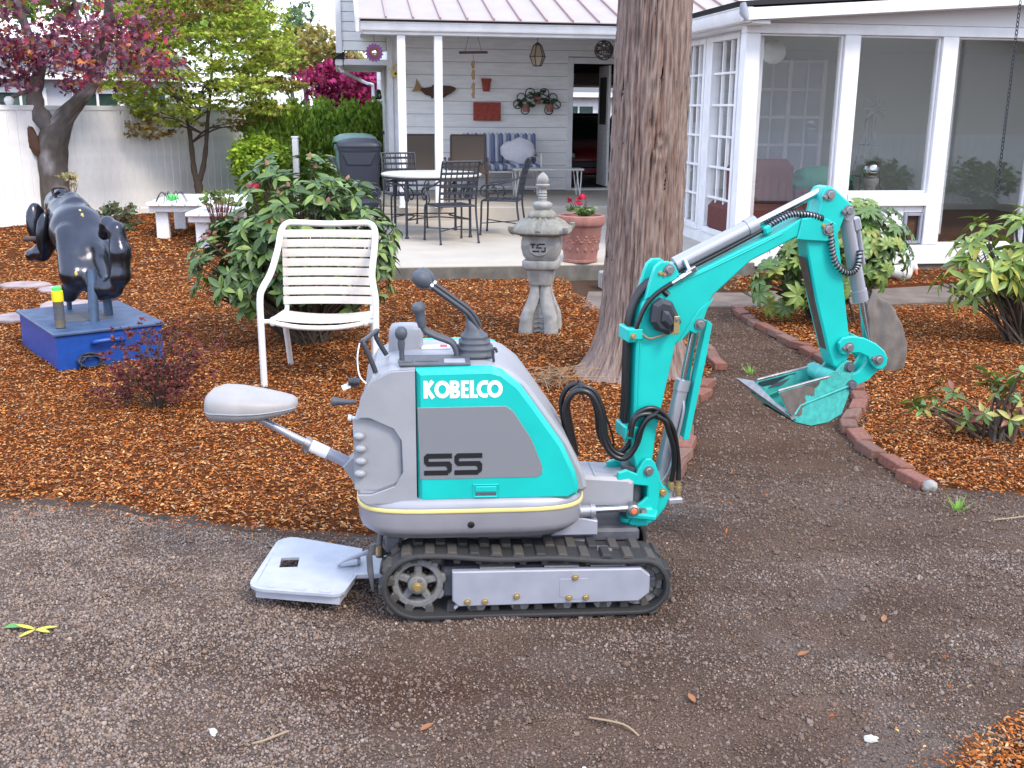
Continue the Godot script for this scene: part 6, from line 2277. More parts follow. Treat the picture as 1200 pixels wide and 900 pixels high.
	# far trees
	var far := [["magenta_tree", "magenta blossoming tree above the hedge beside the house eave", at(-4.3, 0, -26.0), [[V(0.35, 2.2, 0), V(1.15, 0.55, 0.9), 2200]], 0.13, [Color(0.42, 0.02, 0.17), Color(0.34, 0.016, 0.12), Color(0.52, 0.05, 0.24), Color(0.25, 0.02, 0.07)], 2.4], ["yellow_shrub_tree", "pale yellow flowering tree behind the magenta blossoms", at(-6.2, 0, -31.0), [[V(0.3, 3.2, 0), V(1.6, 0.7, 0.9), 1400]], 0.16, [Color(0.50, 0.42, 0.14), Color(0.42, 0.33, 0.10), Color(0.55, 0.48, 0.25), Color(0.3, 0.3, 0.1)], 3.0], ["birch_tree", "tall pale green birch, taller one behind the yellow blossoms", at(-8.6, 0, -37.0), [[V(-0.3, 5.6, 0), V(0.95, 2.6, 0.9), 2700], [V(-0.9, 6.5, 0), V(1.0, 1.6, 0.8), 800]], 0.15, [Color(0.16, 0.27, 0.13), Color(0.20, 0.33, 0.16), Color(0.13, 0.22, 0.11), Color(0.25, 0.36, 0.2)], 7.0], ["birch_tree", "shorter pale green birch, just left of the house gable", at(-6.9, 0, -36.0), [[V(0, 3.7, 0), V(0.7, 1.3, 0.8), 1300]], 0.15, [Color(0.17, 0.29, 0.14), Color(0.20, 0.33, 0.16), Color(0.14, 0.24, 0.12)], 5.0]]
	for e in far:
		t = thing(e[0], e[1], "tree", e[2])
		b = MB.new()
		b.col = Color(0.2, 0.19, 0.18)
		limb(b, [V(0, 0, 0), V(0.05, e[6] * 0.4, 0), V(-0.1, e[6] * 0.7, 0), V(0, e[6], 0)], 0.12, 0.02)
		for k in 6:
			var a := k * 2.1
			limb(b, [V(0, e[6] * 0.55, 0), V(cos(a) * 0.4, e[6] * 0.7, sin(a) * 0.3), V(cos(a) * 0.8, e[6] * 0.85, sin(a) * 0.6)], 0.04, 0.01, 5)
		part(t, "trunk", b, M.bark_grey)
		crown(t, "crown", e[3], star_leaf(Color(1, 1, 1)), e[4] * 1.5, e[5], 0.2, 0.3)
	t = thing("leafy_tree", "green tree filling the top behind the two maples", "tree", at(-9.3, 0, -27.0))
	b = MB.new()
	limb(b, [V(0, 0, 0), V(0.1, 2, 0), V(0, 4, 0), V(0.2, 6, 0)], 0.2, 0.05)
	part(t, "trunk", b, M.bark_brown)
	crown(t, "crown", [[V(1.1, 4.3, 0), V(1.7, 1.2, 1.4), 2600], [V(-1.9, 4.6, 0.5), V(1.4, 1.0, 1.0), 900]], star_leaf(Color(1, 1, 1)), 0.30, [Color(0.22, 0.40, 0.06), Color(0.28, 0.46, 0.08), Color(0.36, 0.52, 0.10), Color(0.16, 0.30, 0.06)], 0.3, 0.4)


func rosettes(o: Node3D, ells: Array, per: int, keep: int, ln: float, wd: float, tones: Array, seed_from: Vector3, bud: Material = null) -> void:   # whorls of long leaves at the tips of branches
	var xf := []
	var st := MB.new()
	for e in ells:
		var c: Vector3 = e[0]
		var r: Vector3 = e[1]
		for k in int(e[2]):
			var d := V(rng.randfn(), rng.randfn(), rng.randfn()).normalized()
			var p := c + d * r * lerpf(0.55, 1.0, sqrt(rng.randf()))
			p.y = maxf(p.y, 0.06)
			var out := ((p - c) / r * V(1, 0.8, 1) + V(0, 0.75, 0)).normalized()
			var f := along(p, out, rng.randf() * TAU)
			for q in per:
				var s := rng.randf_range(0.5, 1.3)
				var bs := f.basis * Basis(Vector3.UP, TAU * q / per + rng.randfn(0, 0.2)) * Basis(Vector3.BACK, rng.randf_range(-0.25, 0.45)) * Basis(Vector3.RIGHT, rng.randfn(0, 0.3))
				xf.append(Transform3D(bs.scaled_local(V(s, s, s)), p + out * rng.randf_range(-0.02, 0.02)))
			var root := seed_from + V(rng.randfn(0, 0.05), 0, rng.randfn(0, 0.05))
			var mid := root.lerp(p, 0.55) + V(0, 0.02, 0) - V(c.x - root.x, 0, c.z - root.z) * 0.05
			limb(st, [root, mid, p], 0.009 + 0.006 * rng.randf(), 0.003, 5)
			if bud and rng.randf() < 0.12:
				var b := MB.new()
				b.lathe(along(p, out), [Vector2(0.006, 0), Vector2(0.016, 0.015), Vector2(0.012, 0.035), Vector2(0.0, 0.052)], 8)
				part(o, "flower_bud", b, bud)
	part(o, "stems", st, M.bark_brown)
	leaves(o, "leaf", func(c): return leaf_mesh(c, ln, wd), M.leaf, xf, tones, keep)


func make_shrubs() -> void:
	var dark := [Color(0.065, 0.125, 0.033), Color(0.085, 0.16, 0.04), Color(0.05, 0.095, 0.03), Color(0.13, 0.21, 0.05), Color(0.19, 0.28, 0.07), Color(0.075, 0.14, 0.038)]
	var bright := [Color(0.20, 0.29, 0.05), Color(0.15, 0.23, 0.04), Color(0.27, 0.35, 0.065), Color(0.11, 0.17, 0.035), Color(0.36, 0.36, 0.05), Color(0.17, 0.27, 0.055)]
	var o := thing("rhododendron_bush", "large dark green rhododendron bush behind the white chair", "shrub", at(-1.54, 0, -7.62))
	rosettes(o, [[V(0.02, 0.84, 0), V(0.58, 0.56, 0.50), 190], [V(-0.40, 0.60, 0.1), V(0.36, 0.34, 0.36), 80], [V(0.36, 0.72, 0.05), V(0.36, 0.44, 0.36), 80], [V(0.0, 0.75, 0.25), V(0.35, 0.4, 0.25), 40]], 9, 300, 0.106, 0.040, dark, V(0.05, 0, 0), M.terracotta)
	var b := MB.new()
	b.blob(at(-0.28, 1.16, 0.12), V(0.035, 0.028, 0.03), 0.4, 3.0, 2, 10, 7)
	part(o, "blossom", b, M.pink_flower)
	b = MB.new()
	limb(b, [V(0.05, 0, 0.0), V(0.02, 0.3, 0.02), V(0.06, 0.55, 0.0)], 0.035, 0.02)
	part(o, "trunk", b, M.bark_brown)
	o = thing("light_rhododendron", "light green rhododendron with long pale leaves at right edge", "shrub", at(3.75, 0, -7.9))
	rosettes(o, [[V(0.0, 0.72, 0), V(0.50, 0.32, 0.42), 50], [V(-0.30, 0.55, 0.1), V(0.28, 0.22, 0.3), 18], [V(0.5, 0.6, 0.1), V(0.4, 0.35, 0.3), 26]], 9, 300, 0.140, 0.040, bright, V(0.12, 0, 0.05))
	o = thing("small_rhododendron", "small sparse rhododendron with bare twigs low at right", "shrub", at(2.52, 0, -5.35))
	rosettes(o, [[V(-0.05, 0.27, 0.0), V(0.30, 0.16, 0.22), 15], [V(0.16, 0.30, 0), V(0.16, 0.15, 0.16), 12], [V(-0.40, 0.22, 0.02), V(0.10, 0.04, 0.06), 4]], 7, 210, 0.075, 0.027, [Color(0.10, 0.19, 0.045), Color(0.14, 0.25, 0.06), Color(0.08, 0.14, 0.035), Color(0.30, 0.28, 0.06), Color(0.2, 0.07, 0.04)], V(0.05, 0, 0))
	# fatsia: hand-shaped leaves
	o = thing("fatsia_shrub", "glossy shrub with hand shaped leaves behind the excavator arm", "shrub", at(2.62, 0, -8.55))
	var xf := []
	var st := MB.new()
	for k in 340:
		var d := V(rng.randfn(), rng.randfn() * 0.9, rng.randfn()).normalized()
		var c := V(0.06, 0.62, 0)
		if k % 7 == 0:
			c = V(-0.42, 0.36, 0.1)
		var p := c + d * V(0.58, 0.42, 0.42) * lerpf(0.6, 1.0, rng.randf()) * (0.55 if k % 7 == 0 else 1.0)
		p.y = maxf(p.y, 0.1)
		var out := (d * V(1, 0.6, 1) + V(0, 0.55, 0.25)).normalized()
		var s := rng.randf_range(0.085, 0.145)
		xf.append(Transform3D((along(p, out).basis * Basis(Vector3.UP, rng.randf() * TAU)).scaled_local(V(s, s, s)), p))
		if k % 3 == 0:
			limb(st, [V(rng.randfn(0, 0.06), 0, rng.randfn(0, 0.06)), c * 0.6, p], 0.012, 0.004, 5)
	part(o, "stems", st, M.bark_brown)
	leaves(o, "leaf", palmate, M.leaf, xf, [Color(0.085, 0.165, 0.03), Color(0.105, 0.20, 0.036), Color(0.055, 0.11, 0.024), Color(0.15, 0.22, 0.042), Color(0.22, 0.26, 0.05), Color(0.085, 0.155, 0.035)], 300)
	# round clipped box
	o = thing("round_box_shrub", "bright green clipped round shrub behind the rhododendron", "shrub", at(-3.95, 0, -16.6))
	b = MB.new()
	limb(b, [V(0, 0, 0), V(0, 0.4, 0), V(0, 0.8, 0)], 0.05, 0.03)
	part(o, "stem", b, M.bark_brown)
	crown(o, "crown", [[V(0, 0.88, 0), V(0.38, 0.36, 0.38), 2600], [V(0, 0.5, 0), V(0.32, 0.4, 0.32), 800]], small_leaf(Color(1, 1, 1)), 0.075, [Color(0.24, 0.38, 0.025), Color(0.30, 0.44, 0.03), Color(0.15, 0.26, 0.02), Color(0.36, 0.48, 0.05)], 0.8, 0.3)
	# barberry
	o = thing("barberry_bush", "low dark red barberry bush in front of the blue box", "shrub", at(-2.03, 0, -5.83))
	b = MB.new()
	var ell := []
	for k in 46:
		var a := k * 2.4
		var l := rng.randf_range(0.10, 0.38)
		var h := rng.randf_range(0.14, 0.54) * (1.12 - l)
		var tip := V(cos(a) * l, h, sin(a) * l * 0.8)
		limb(b, [V(0, 0, 0), V(tip.x * 0.4, h * 0.7, tip.z * 0.4), tip], 0.004, 0.0015, 5)
		for q in 3:
			ell.append([tip * (0.55 + 0.21 * q) + V(0, 0.02, 0), V(0.07, 0.05, 0.07), 28])
	part(o, "stems", b, M.bark_brown)
	crown(o, "foliage", ell, small_leaf(Color(1, 1, 1)), 0.021, [Color(0.15, 0.025, 0.030), Color(0.19, 0.034, 0.040), Color(0.10, 0.02, 0.025), Color(0.23, 0.05, 0.05), Color(0.09, 0.045, 0.025)], 0.2, 0.3)
	# small plants by the fence
	o = thing("grey_green_shrub", "small grey green shrub in the mulch behind the ride", "shrub", at(-5.5, 0, -14.75))
	b = MB.new()
	for k in 14:
		limb(b, [V(0, 0, 0), V(cos(k * 2.4) * 0.12, 0.18, sin(k * 2.4) * 0.12), V(cos(k * 2.4) * 0.24, rng.randf_range(0.2, 0.42), sin(k * 2.4) * 0.24)], 0.008, 0.003, 5)
	part(o, "stems", b, M.bark_brown)
	crown(o, "foliage", [[V(0, 0.20, 0), V(0.30, 0.2, 0.26), 700]], small_leaf(Color(1, 1, 1)), 0.06, [Color(0.09, 0.13, 0.06), Color(0.12, 0.17, 0.08), Color(0.16, 0.2, 0.12), Color(0.15, 0.1, 0.07)], 0.3, 0.2)
	o = thing("flowering_plant", "cream and orange flowering plant just behind the ride animal", "plant", at(-6.1, 0, -14.6))
	b = MB.new()
	for k in 9:
		limb(b, [V(0, 0, 0), V(cos(k * 2.4) * 0.06, 0.4, sin(k * 2.4) * 0.06), V(cos(k * 2.4) * 0.14, 0.62 + 0.03 * (k % 4), sin(k * 2.4) * 0.14)], 0.007, 0.004, 5)
	part(o, "stems", b, M.bark_brown)
	crown(o, "blossoms", [[V(0, 0.66, 0), V(0.2, 0.14, 0.18), 90]], star_leaf(Color(1, 1, 1)), 0.09, [Color(0.6, 0.5, 0.3), Color(0.6, 0.25, 0.08), Color(0.5, 0.42, 0.22), Color(0.2, 0.25, 0.1)], 0.2, 0.2)
	o = thing("young_plant", "sprigs of young green leaves left of the rhododendron", "plant", at(-3.55, 0, -13.1))
	b = MB.new()
	for k in 8:
		limb(b, [V(0, 0, 0), V(cos(k * 2.4) * 0.08, 0.4, sin(k * 2.4) * 0.08), V(cos(k * 2.4) * 0.2, 0.62 + 0.03 * (k % 5), sin(k * 2.4) * 0.2)], 0.007, 0.003, 5)
	part(o, "stems", b, M.bark_brown)
	crown(o, "foliage", [[V(0, 0.6, 0), V(0.24, 0.14, 0.22), 130]], small_leaf(Color(1, 1, 1)), 0.09, [Color(0.16, 0.26, 0.07), Color(0.12, 0.2, 0.05), Color(0.25, 0.32, 0.12)], 0.2, 0.3)


func palmate(c: Color) -> ArrayMesh:   # a leaf of seven lobes
	var b := MB.new()
	b.col = c
	for k in 7:
		var a := (k - 3) * 0.68
		var l: float = [0.68, 0.85, 0.97, 1.0, 0.97, 0.85, 0.68][k]
		var d := V(cos(a), 0, sin(a))
		var s := V(-sin(a), 0, cos(a))
		b.skin([[V(0, 0.0, 0) - s * 0.05, V(0, -0.02, 0), V(0, 0, 0) + s * 0.05], [d * l * 0.55 - s * 0.16 + V(0, 0.05, 0), d * l * 0.55 + V(0, 0.0, 0), d * l * 0.55 + s * 0.16 + V(0, 0.05, 0)], [d * l * 0.8 - s * 0.12 + V(0, -0.02, 0), d * l * 0.8 + V(0, -0.05, 0), d * l * 0.8 + s * 0.12 + V(0, -0.02, 0)], [d * l + V(0, -0.18, 0), d * l + V(0, -0.185, 0), d * l + V(0, -0.18, 0)]], false, false)
	return b.mesh()


func make_brick_edging() -> void:
	var b := MB.new()
	b.bx(V(0, 0, 0), V(0.200, 0.054, 0.088), 0.006)
	var bm := b.mesh()
	var runs := [["brick_edging", "curving row of old bricks along the right side of the dirt path", [Vector2(1.965, -9.2), Vector2(1.97, -8.47), Vector2(2.10, -7.74), Vector2(2.20, -7.19), Vector2(2.19, -6.49), Vector2(2.05, -5.99), Vector2(1.88, -5.64), Vector2(1.85, -5.26), Vector2(1.90, -4.72)], 0], ["brick_edging", "broken row of tilted bricks along the left side of the dirt path", [Vector2(1.40, -7.55), Vector2(1.41, -6.95), Vector2(1.27, -6.52), Vector2(1.11, -6.15), Vector2(0.97, -5.62), Vector2(0.88, -5.16), Vector2(0.74, -4.66)], 1]]
	for r in runs:
		var o := thing(r[0], r[1], "edging")
		var pts: Array = r[2]
		var acc := 0.0
		var k := 0
		for i in pts.size() - 1:
			var a: Vector2 = pts[i]
			var c: Vector2 = pts[i + 1]
			var ln := a.distance_to(c)
			while acc + 0.1 < ln:
				var p := a.lerp(c, (acc + 0.1) / ln)
				var ang := -atan2(c.y - a.y, c.x - a.x) + rng.randfn(0, 0.09)
				k += 1
				acc += 0.212
				if r[3] == 1 and k in [4, 5, 9]:
					continue
				part(o, "brick", bm, M["brick%d" % (rng.randi() % 4)], Transform3D(Basis(Vector3.UP, ang) * Basis(Vector3.RIGHT, rng.randfn(0, 0.10)) * Basis(Vector3.BACK, rng.randfn(0, 0.04)), V(p.x + rng.randfn(0, 0.01), gh(p.x, p.y) + 0.018 + rng.randf() * 0.012, p.y)))
			acc -= ln


func refine(rows: Array, tint: Array) -> Array:   # rows of a coarse trunk smoothed and roughened; tint is rebuilt to match
	var out := []
	var n: int = rows[0].size()
	tint.clear()
	for k in 30:
		var row := []
		out.append(row)
	for q in n:
		var pts := []
		for r in rows:
			pts.append(r[q])
		var c := curve(pts, 6)
		for k in 30:
			out[k].append(c[int(float(k) / 29.0 * (c.size() - 1))])
	var dense := []
	for k in 30:
		var ring := curve(out[k], 3, true)
		var mid := Vector3()
		for p in ring:
			mid += p
		mid /= ring.size()
		for i in ring.size():
			var p: Vector3 = ring[i]
			var f := fn.get_noise_3d(p.x * 7.0, p.y * 2.4, p.z * 7.0)
			ring[i] = p + (p - mid).normalized() * 0.035 * f
			tint.append(Color(0.13, 0.11, 0.10).lerp(Color(0.36, 0.34, 0.35), smoothstep(0.15, 0.5, fn.get_noise_3d(p.x * 2.4 + 9.0, p.y * 2.2, p.z * 2.4))))
		dense.append(ring)
	return dense


# ---------------------------------------------------------------- white strap chair
func make_lawn_chair() -> void:
	var c := thing("strap_chair", "white tubular garden chair with white straps standing in the mulch", "chair", at(-1.2, 0.02, -6.64, 0.03))
	var b := MB.new()
	b.tube(curve([V(-0.345, 0, 0.30), V(-0.35, 0.30, 0.285), V(-0.352, 0.54, 0.27), V(-0.338, 0.61, 0.23), V(-0.315, 0.68, 0.08), V(-0.31, 0.80, -0.16), V(-0.305, 0.90, -0.27), V(-0.27, 0.945, -0.30), V(-0.20, 0.95, -0.305), V(0.0, 0.943, -0.31), V(0.20, 0.95, -0.305), V(0.27, 0.945, -0.30), V(0.305, 0.90, -0.27), V(0.31, 0.80, -0.16), V(0.315, 0.68, 0.08), V(0.338, 0.61, 0.23), V(0.352, 0.54, 0.27), V(0.35, 0.30, 0.285), V(0.345, 0, 0.30)], 5), 0.021, 10)
	part(c, "frame", b, M.chair_white)
	for s in [-1, 1]:
		b = MB.new()
		b.tube(curve([V(0.29 * s, 0.90, -0.28), V(0.285 * s, 0.65, -0.255), V(0.28 * s, 0.42, -0.225), V(0.285 * s, 0.375, -0.16), V(0.29 * s, 0.385, 0.0), V(0.295 * s, 0.405, 0.20), V(0.285 * s, 0.40, 0.245), V(0.24 * s, 0.385, 0.255), V(0.12 * s, 0.368, 0.262), V(0.0, 0.364, 0.264)], 5), 0.016, 8)
		part(c, "seat_rail", b, M.chair_white)
		b = MB.new()
		b.tube([V(0.285 * s, 0.38, -0.12), V(0.283 * s, 0.19, -0.20), V(0.283 * s, 0.0, -0.28)], 0.019, 8)
		part(c, "rear_leg", b, M.chair_white)
		b = MB.new()
		b.tube([V(0.345 * s, 0.405, 0.275), V(0.285 * s, 0.40, 0.235)], 0.015, 8)
		b.blob(at(0.285 * s, 0.398, 0.255), V(0.022, 0.026, 0.02), 0, 1, 1, 10, 8)
		part(c, "seat_bracket", b, M.chair_white)
	for k in 8:   # back straps
		var y := 0.885 - k * 0.0615
		var z := -0.275 + (0.885 - y) * 0.115
		b = MB.new()
		var rows := []
		for i in 9:
			var t := i / 8.0 * 2.0 - 1.0
			var zz := z + 0.020 - 0.028 * (1.0 - t * t)
			rows.append([V(t * 0.298, y + 0.025, zz - 0.003), V(t * 0.298, y - 0.025, zz + 0.003), V(t * 0.298, y - 0.025, zz + 0.007), V(t * 0.298, y + 0.025, zz + 0.001)])
		b.skin(rows)
		part(c, "back_strap", b, M.strap)
	for k in 7:   # seat straps
		var z := 0.215 - k * 0.063
		var y := 0.400 - maxf(0.0, 0.2 - z) * 0.06
		b = MB.new()
		var rows := []
		for i in 9:
			var t := i / 8.0 * 2.0 - 1.0
			var yy := y + 0.012 - 0.026 * (1.0 - t * t)
			rows.append([V(t * 0.30, yy, z - 0.026), V(t * 0.30, yy, z + 0.026), V(t * 0.30, yy + 0.004, z + 0.026), V(t * 0.30, yy + 0.004, z - 0.026)])
		b.skin(rows)
		part(c, "seat_strap", b, M.strap)


# ---------------------------------------------------------------- coin ride
func make_ride() -> void:
	var o := V(-3.05, 0, -7.3)
	var r := thing("coin_ride", "dark glossy floppy eared ride animal on a blue steel box", "coin ride", at(o.x, o.y, o.z))
	var e1 := V(0.80, 0, -0.60)
	var e2 := V(-0.60, 0, -0.80)
	var near := V(-2.95, 0, -6.64) - o
	var bs := Basis(e1, Vector3.UP, e1.cross(Vector3.UP))
	var cen := near + e1 * 0.355 + e2 * 0.50
	var b := MB.new()
	b.box(Transform3D(bs, cen + V(0, 0.115, 0)), V(0.69, 0.28, 0.99), 0.006)
	var base := part(r, "base_box", b, M.ride_blue)
	b = MB.new()
	b.tube(curve([near + e1 * 0.24 + V(0, 0.185, 0) - e2 * 0.0, near + e1 * 0.245 + V(0, 0.20, 0) - e2 * 0.035, near + e1 * 0.34 + V(0, 0.205, 0) - e2 * 0.045, near + e1 * 0.42 + V(0, 0.20, 0) - e2 * 0.035, near + e1 * 0.425 + V(0, 0.185, 0)], 4), 0.017, 8)
	part(base, "handle", b, M.ride_blue)
	b = MB.new()
	b.box(Transform3D(bs, cen + V(0, 0.266, 0)), V(0.725, 0.022, 1.03), 0.006)
	var lid := part(r, "box_lid", b, M.ride_lid)
	b = MB.new()
	b.box(Transform3D(bs, cen + V(-0.02, 0.279, 0.02)), V(0.30, 0.004, 0.34), 0.001)
	part(lid, "slot_plate", b, M.dark_grey)
	for p in [[V(-2.86, 0.27, -7.08), V(-2.87, 0.62, -7.14), 0.034], [V(-2.84, 0.27, -7.30), V(-2.86, 0.6, -7.32), 0.030], [V(-3.20, 0.27, -7.50), V(-3.17, 0.6, -7.46), 0.018]]:
		b = MB.new()
		b.tube([p[0] - o, p[1] - o], p[2], 12)
		part(r, "post", b, M.post_blue)
	var bones := [[V(-2.99, 0.67, -7.36), V(-3.11, 0.83, -7.56), 0.155, 0.185], [V(-3.11, 0.83, -7.56), V(-3.24, 0.92, -7.76), 0.185, 0.155], [V(-3.24, 0.93, -7.75), V(-3.37, 0.985, -7.92), 0.115, 0.105], [V(-3.11, 0.83, -7.36), V(-3.01, 0.58, -7.20), 0.075, 0.105], [V(-2.99, 0.56, -7.20), V(-3.11, 0.43, -7.30), 0.09, 0.058], [V(-3.11, 0.43, -7.30), V(-3.18, 0.42, -7.36), 0.060, 0.048], [V(-2.95, 0.60, -7.30), V(-2.84, 0.49, -7.18), 0.135, 0.085], [V(-2.90, 0.72, -7.47), V(-2.86, 0.56, -7.40), 0.07, 0.08], [V(-3.30, 0.84, -7.72), V(-3.45, 0.655, -7.70), 0.075, 0.058], [V(-3.45, 0.655, -7.70), V(-3.53, 0.635, -7.72), 0.060, 0.048], [V(-3.37, 0.99, -7.92), V(-3.47, 0.92, -8.05), 0.10, 0.075], [V(-3.16, 1.00, -7.66), V(-3.19, 1.04, -7.70), 0.085, 0.06], [V(-3.34, 1.02, -7.84), V(-3.32, 1.07, -7.84), 0.07, 0.045], [V(-2.84, 0.49, -7.18), V(-2.74, 0.49, -7.14), 0.075, 0.062], [V(-2.74, 0.49, -7.14), V(-2.672, 0.585, -7.13), 0.062, 0.06], [V(-2.672, 0.585, -7.13), V(-2.662, 0.74, -7.14), 0.066, 0.066], [V(-2.662, 0.74, -7.14), V(-2.69, 0.885, -7.17), 0.066, 0.056], [V(-2.69, 0.885, -7.17), V(-2.76, 0.925, -7.21), 0.05, 0.046], [V(-2.76, 0.925, -7.21), V(-2.80, 0.85, -7.24), 0.046, 0.042]]
	for q in bones:
		q[0] -= o
		q[1] -= o
	b = MB.new()
	flesh(b, bones, 0.014, 0.034)
	var body := part(r, "animal_body", b, M.ride_black)
	for e in [[V(-3.50, 0.845, -7.80), V(0.05, 0.165, 0.085), 0.10], [V(-3.385, 0.80, -7.64), V(0.045, 0.16, 0.065), -0.12]]:
		b = MB.new()
		b.blob(Transform3D(Basis(Vector3.BACK, e[2]) * Basis(Vector3.UP, -0.5), e[0] - o), e[1], 0.1, 1.0, 3, 20, 14)
		part(body, "ear", b, M.ride_black)
	b = MB.new()
	b.tube(curve([V(-3.36, 1.06, -7.80) - o, V(-3.355, 1.115, -7.79) - o, V(-3.24, 1.12, -7.74) - o, V(-3.235, 1.07, -7.74) - o], 4), 0.011, 8)
	part(r, "hand_grip", b, M.iron_rusty)
	b = MB.new()
	b.tube([V(-3.56, 0.755, -7.70) - o, V(-3.36, 0.765, -7.66) - o], 0.021, 10)
	part(r, "foot_peg", b, M.iron_rusty)
	for p in [V(-2.655, 0.60, -7.072), V(-2.645, 0.665, -7.083), V(-2.96, 0.60, -7.098), V(-3.02, 0.955, -7.44), V(-3.045, 0.98, -7.47)]:
		b = MB.new()
		b.blob(at(p.x - o.x, p.y - o.y, p.z - o.z), V(0.012, 0.017, 0.006), 0.5, 2.0, 3, 8, 6)
		part(body, "paint_chip", b, M.yellow_paint)
	# spray can on the lid
	var s := thing("spray_can", "spray can with yellow cap and green top on blue box lid", "spray can", at(-2.985, 0.278, -6.83))
	b = MB.new()
	b.lathe(Transform3D(), [Vector2(0, 0), Vector2(0.030, 0), Vector2(0.034, 0.005), Vector2(0.033, 0.012), Vector2(0.033, 0.175), Vector2(0.034, 0.18), Vector2(0, 0.185)], 20)
	part(s, "can", b, M.can_metal)
	b = MB.new()
	b.lathe(Transform3D(), [Vector2(0.0335, 0.06), Vector2(0.0338, 0.06), Vector2(0.0338, 0.155), Vector2(0.0335, 0.155)], 20)
	part(s, "label_band", b, M.dark_grey)
	b = MB.new()
	b.lathe(Transform3D(), [Vector2(0.036, 0.178), Vector2(0.037, 0.19), Vector2(0.036, 0.245), Vector2(0.03, 0.25), Vector2(0, 0.25)], 20)
	part(s, "cap", b, M.can_yellow)
	b = MB.new()
	b.lathe(Transform3D(), [Vector2(0.031, 0.248), Vector2(0.03, 0.27), Vector2(0.02, 0.276), Vector2(0, 0.276)], 18)
	part(s, "nozzle", b, M.can_green)
	# loops of cable at the foot of the box
	b = MB.new()
	var pts := []
	for k in 46:
		var a := k * 0.55
		pts.append(V(cos(a) * (0.075 + 0.008 * sin(k)), 0.05 + sin(a) * 0.045 + 0.01 * sin(k * 0.7), 0.02 * sin(k * 1.3)))
	pts.append(V(0.10, 0.02, 0.06))
	pts.append(V(0.14, 0.035, 0.10))
	b.tube(curve(pts, 3), 0.007, 6)
	mono("cable_coil", "coiled black cable lying against the front of the blue box", "cable", b, M.bin_blue, at(-2.78, 0.02, -6.75, 0.87))


# ---------------------------------------------------------------- garden ornaments
func square_rows(prof: Array, pw: float, n := 32) -> Array:
	var rows := []
	for e in prof:
		var r := []
		for q in n:
			var a := TAU * q / n
			r.append(V(signf(cos(a)) * pow(absf(cos(a)), pw) * e[0], e[1], signf(sin(a)) * pow(absf(sin(a)), pw) * e[0]))
		rows.append(r)
	return rows


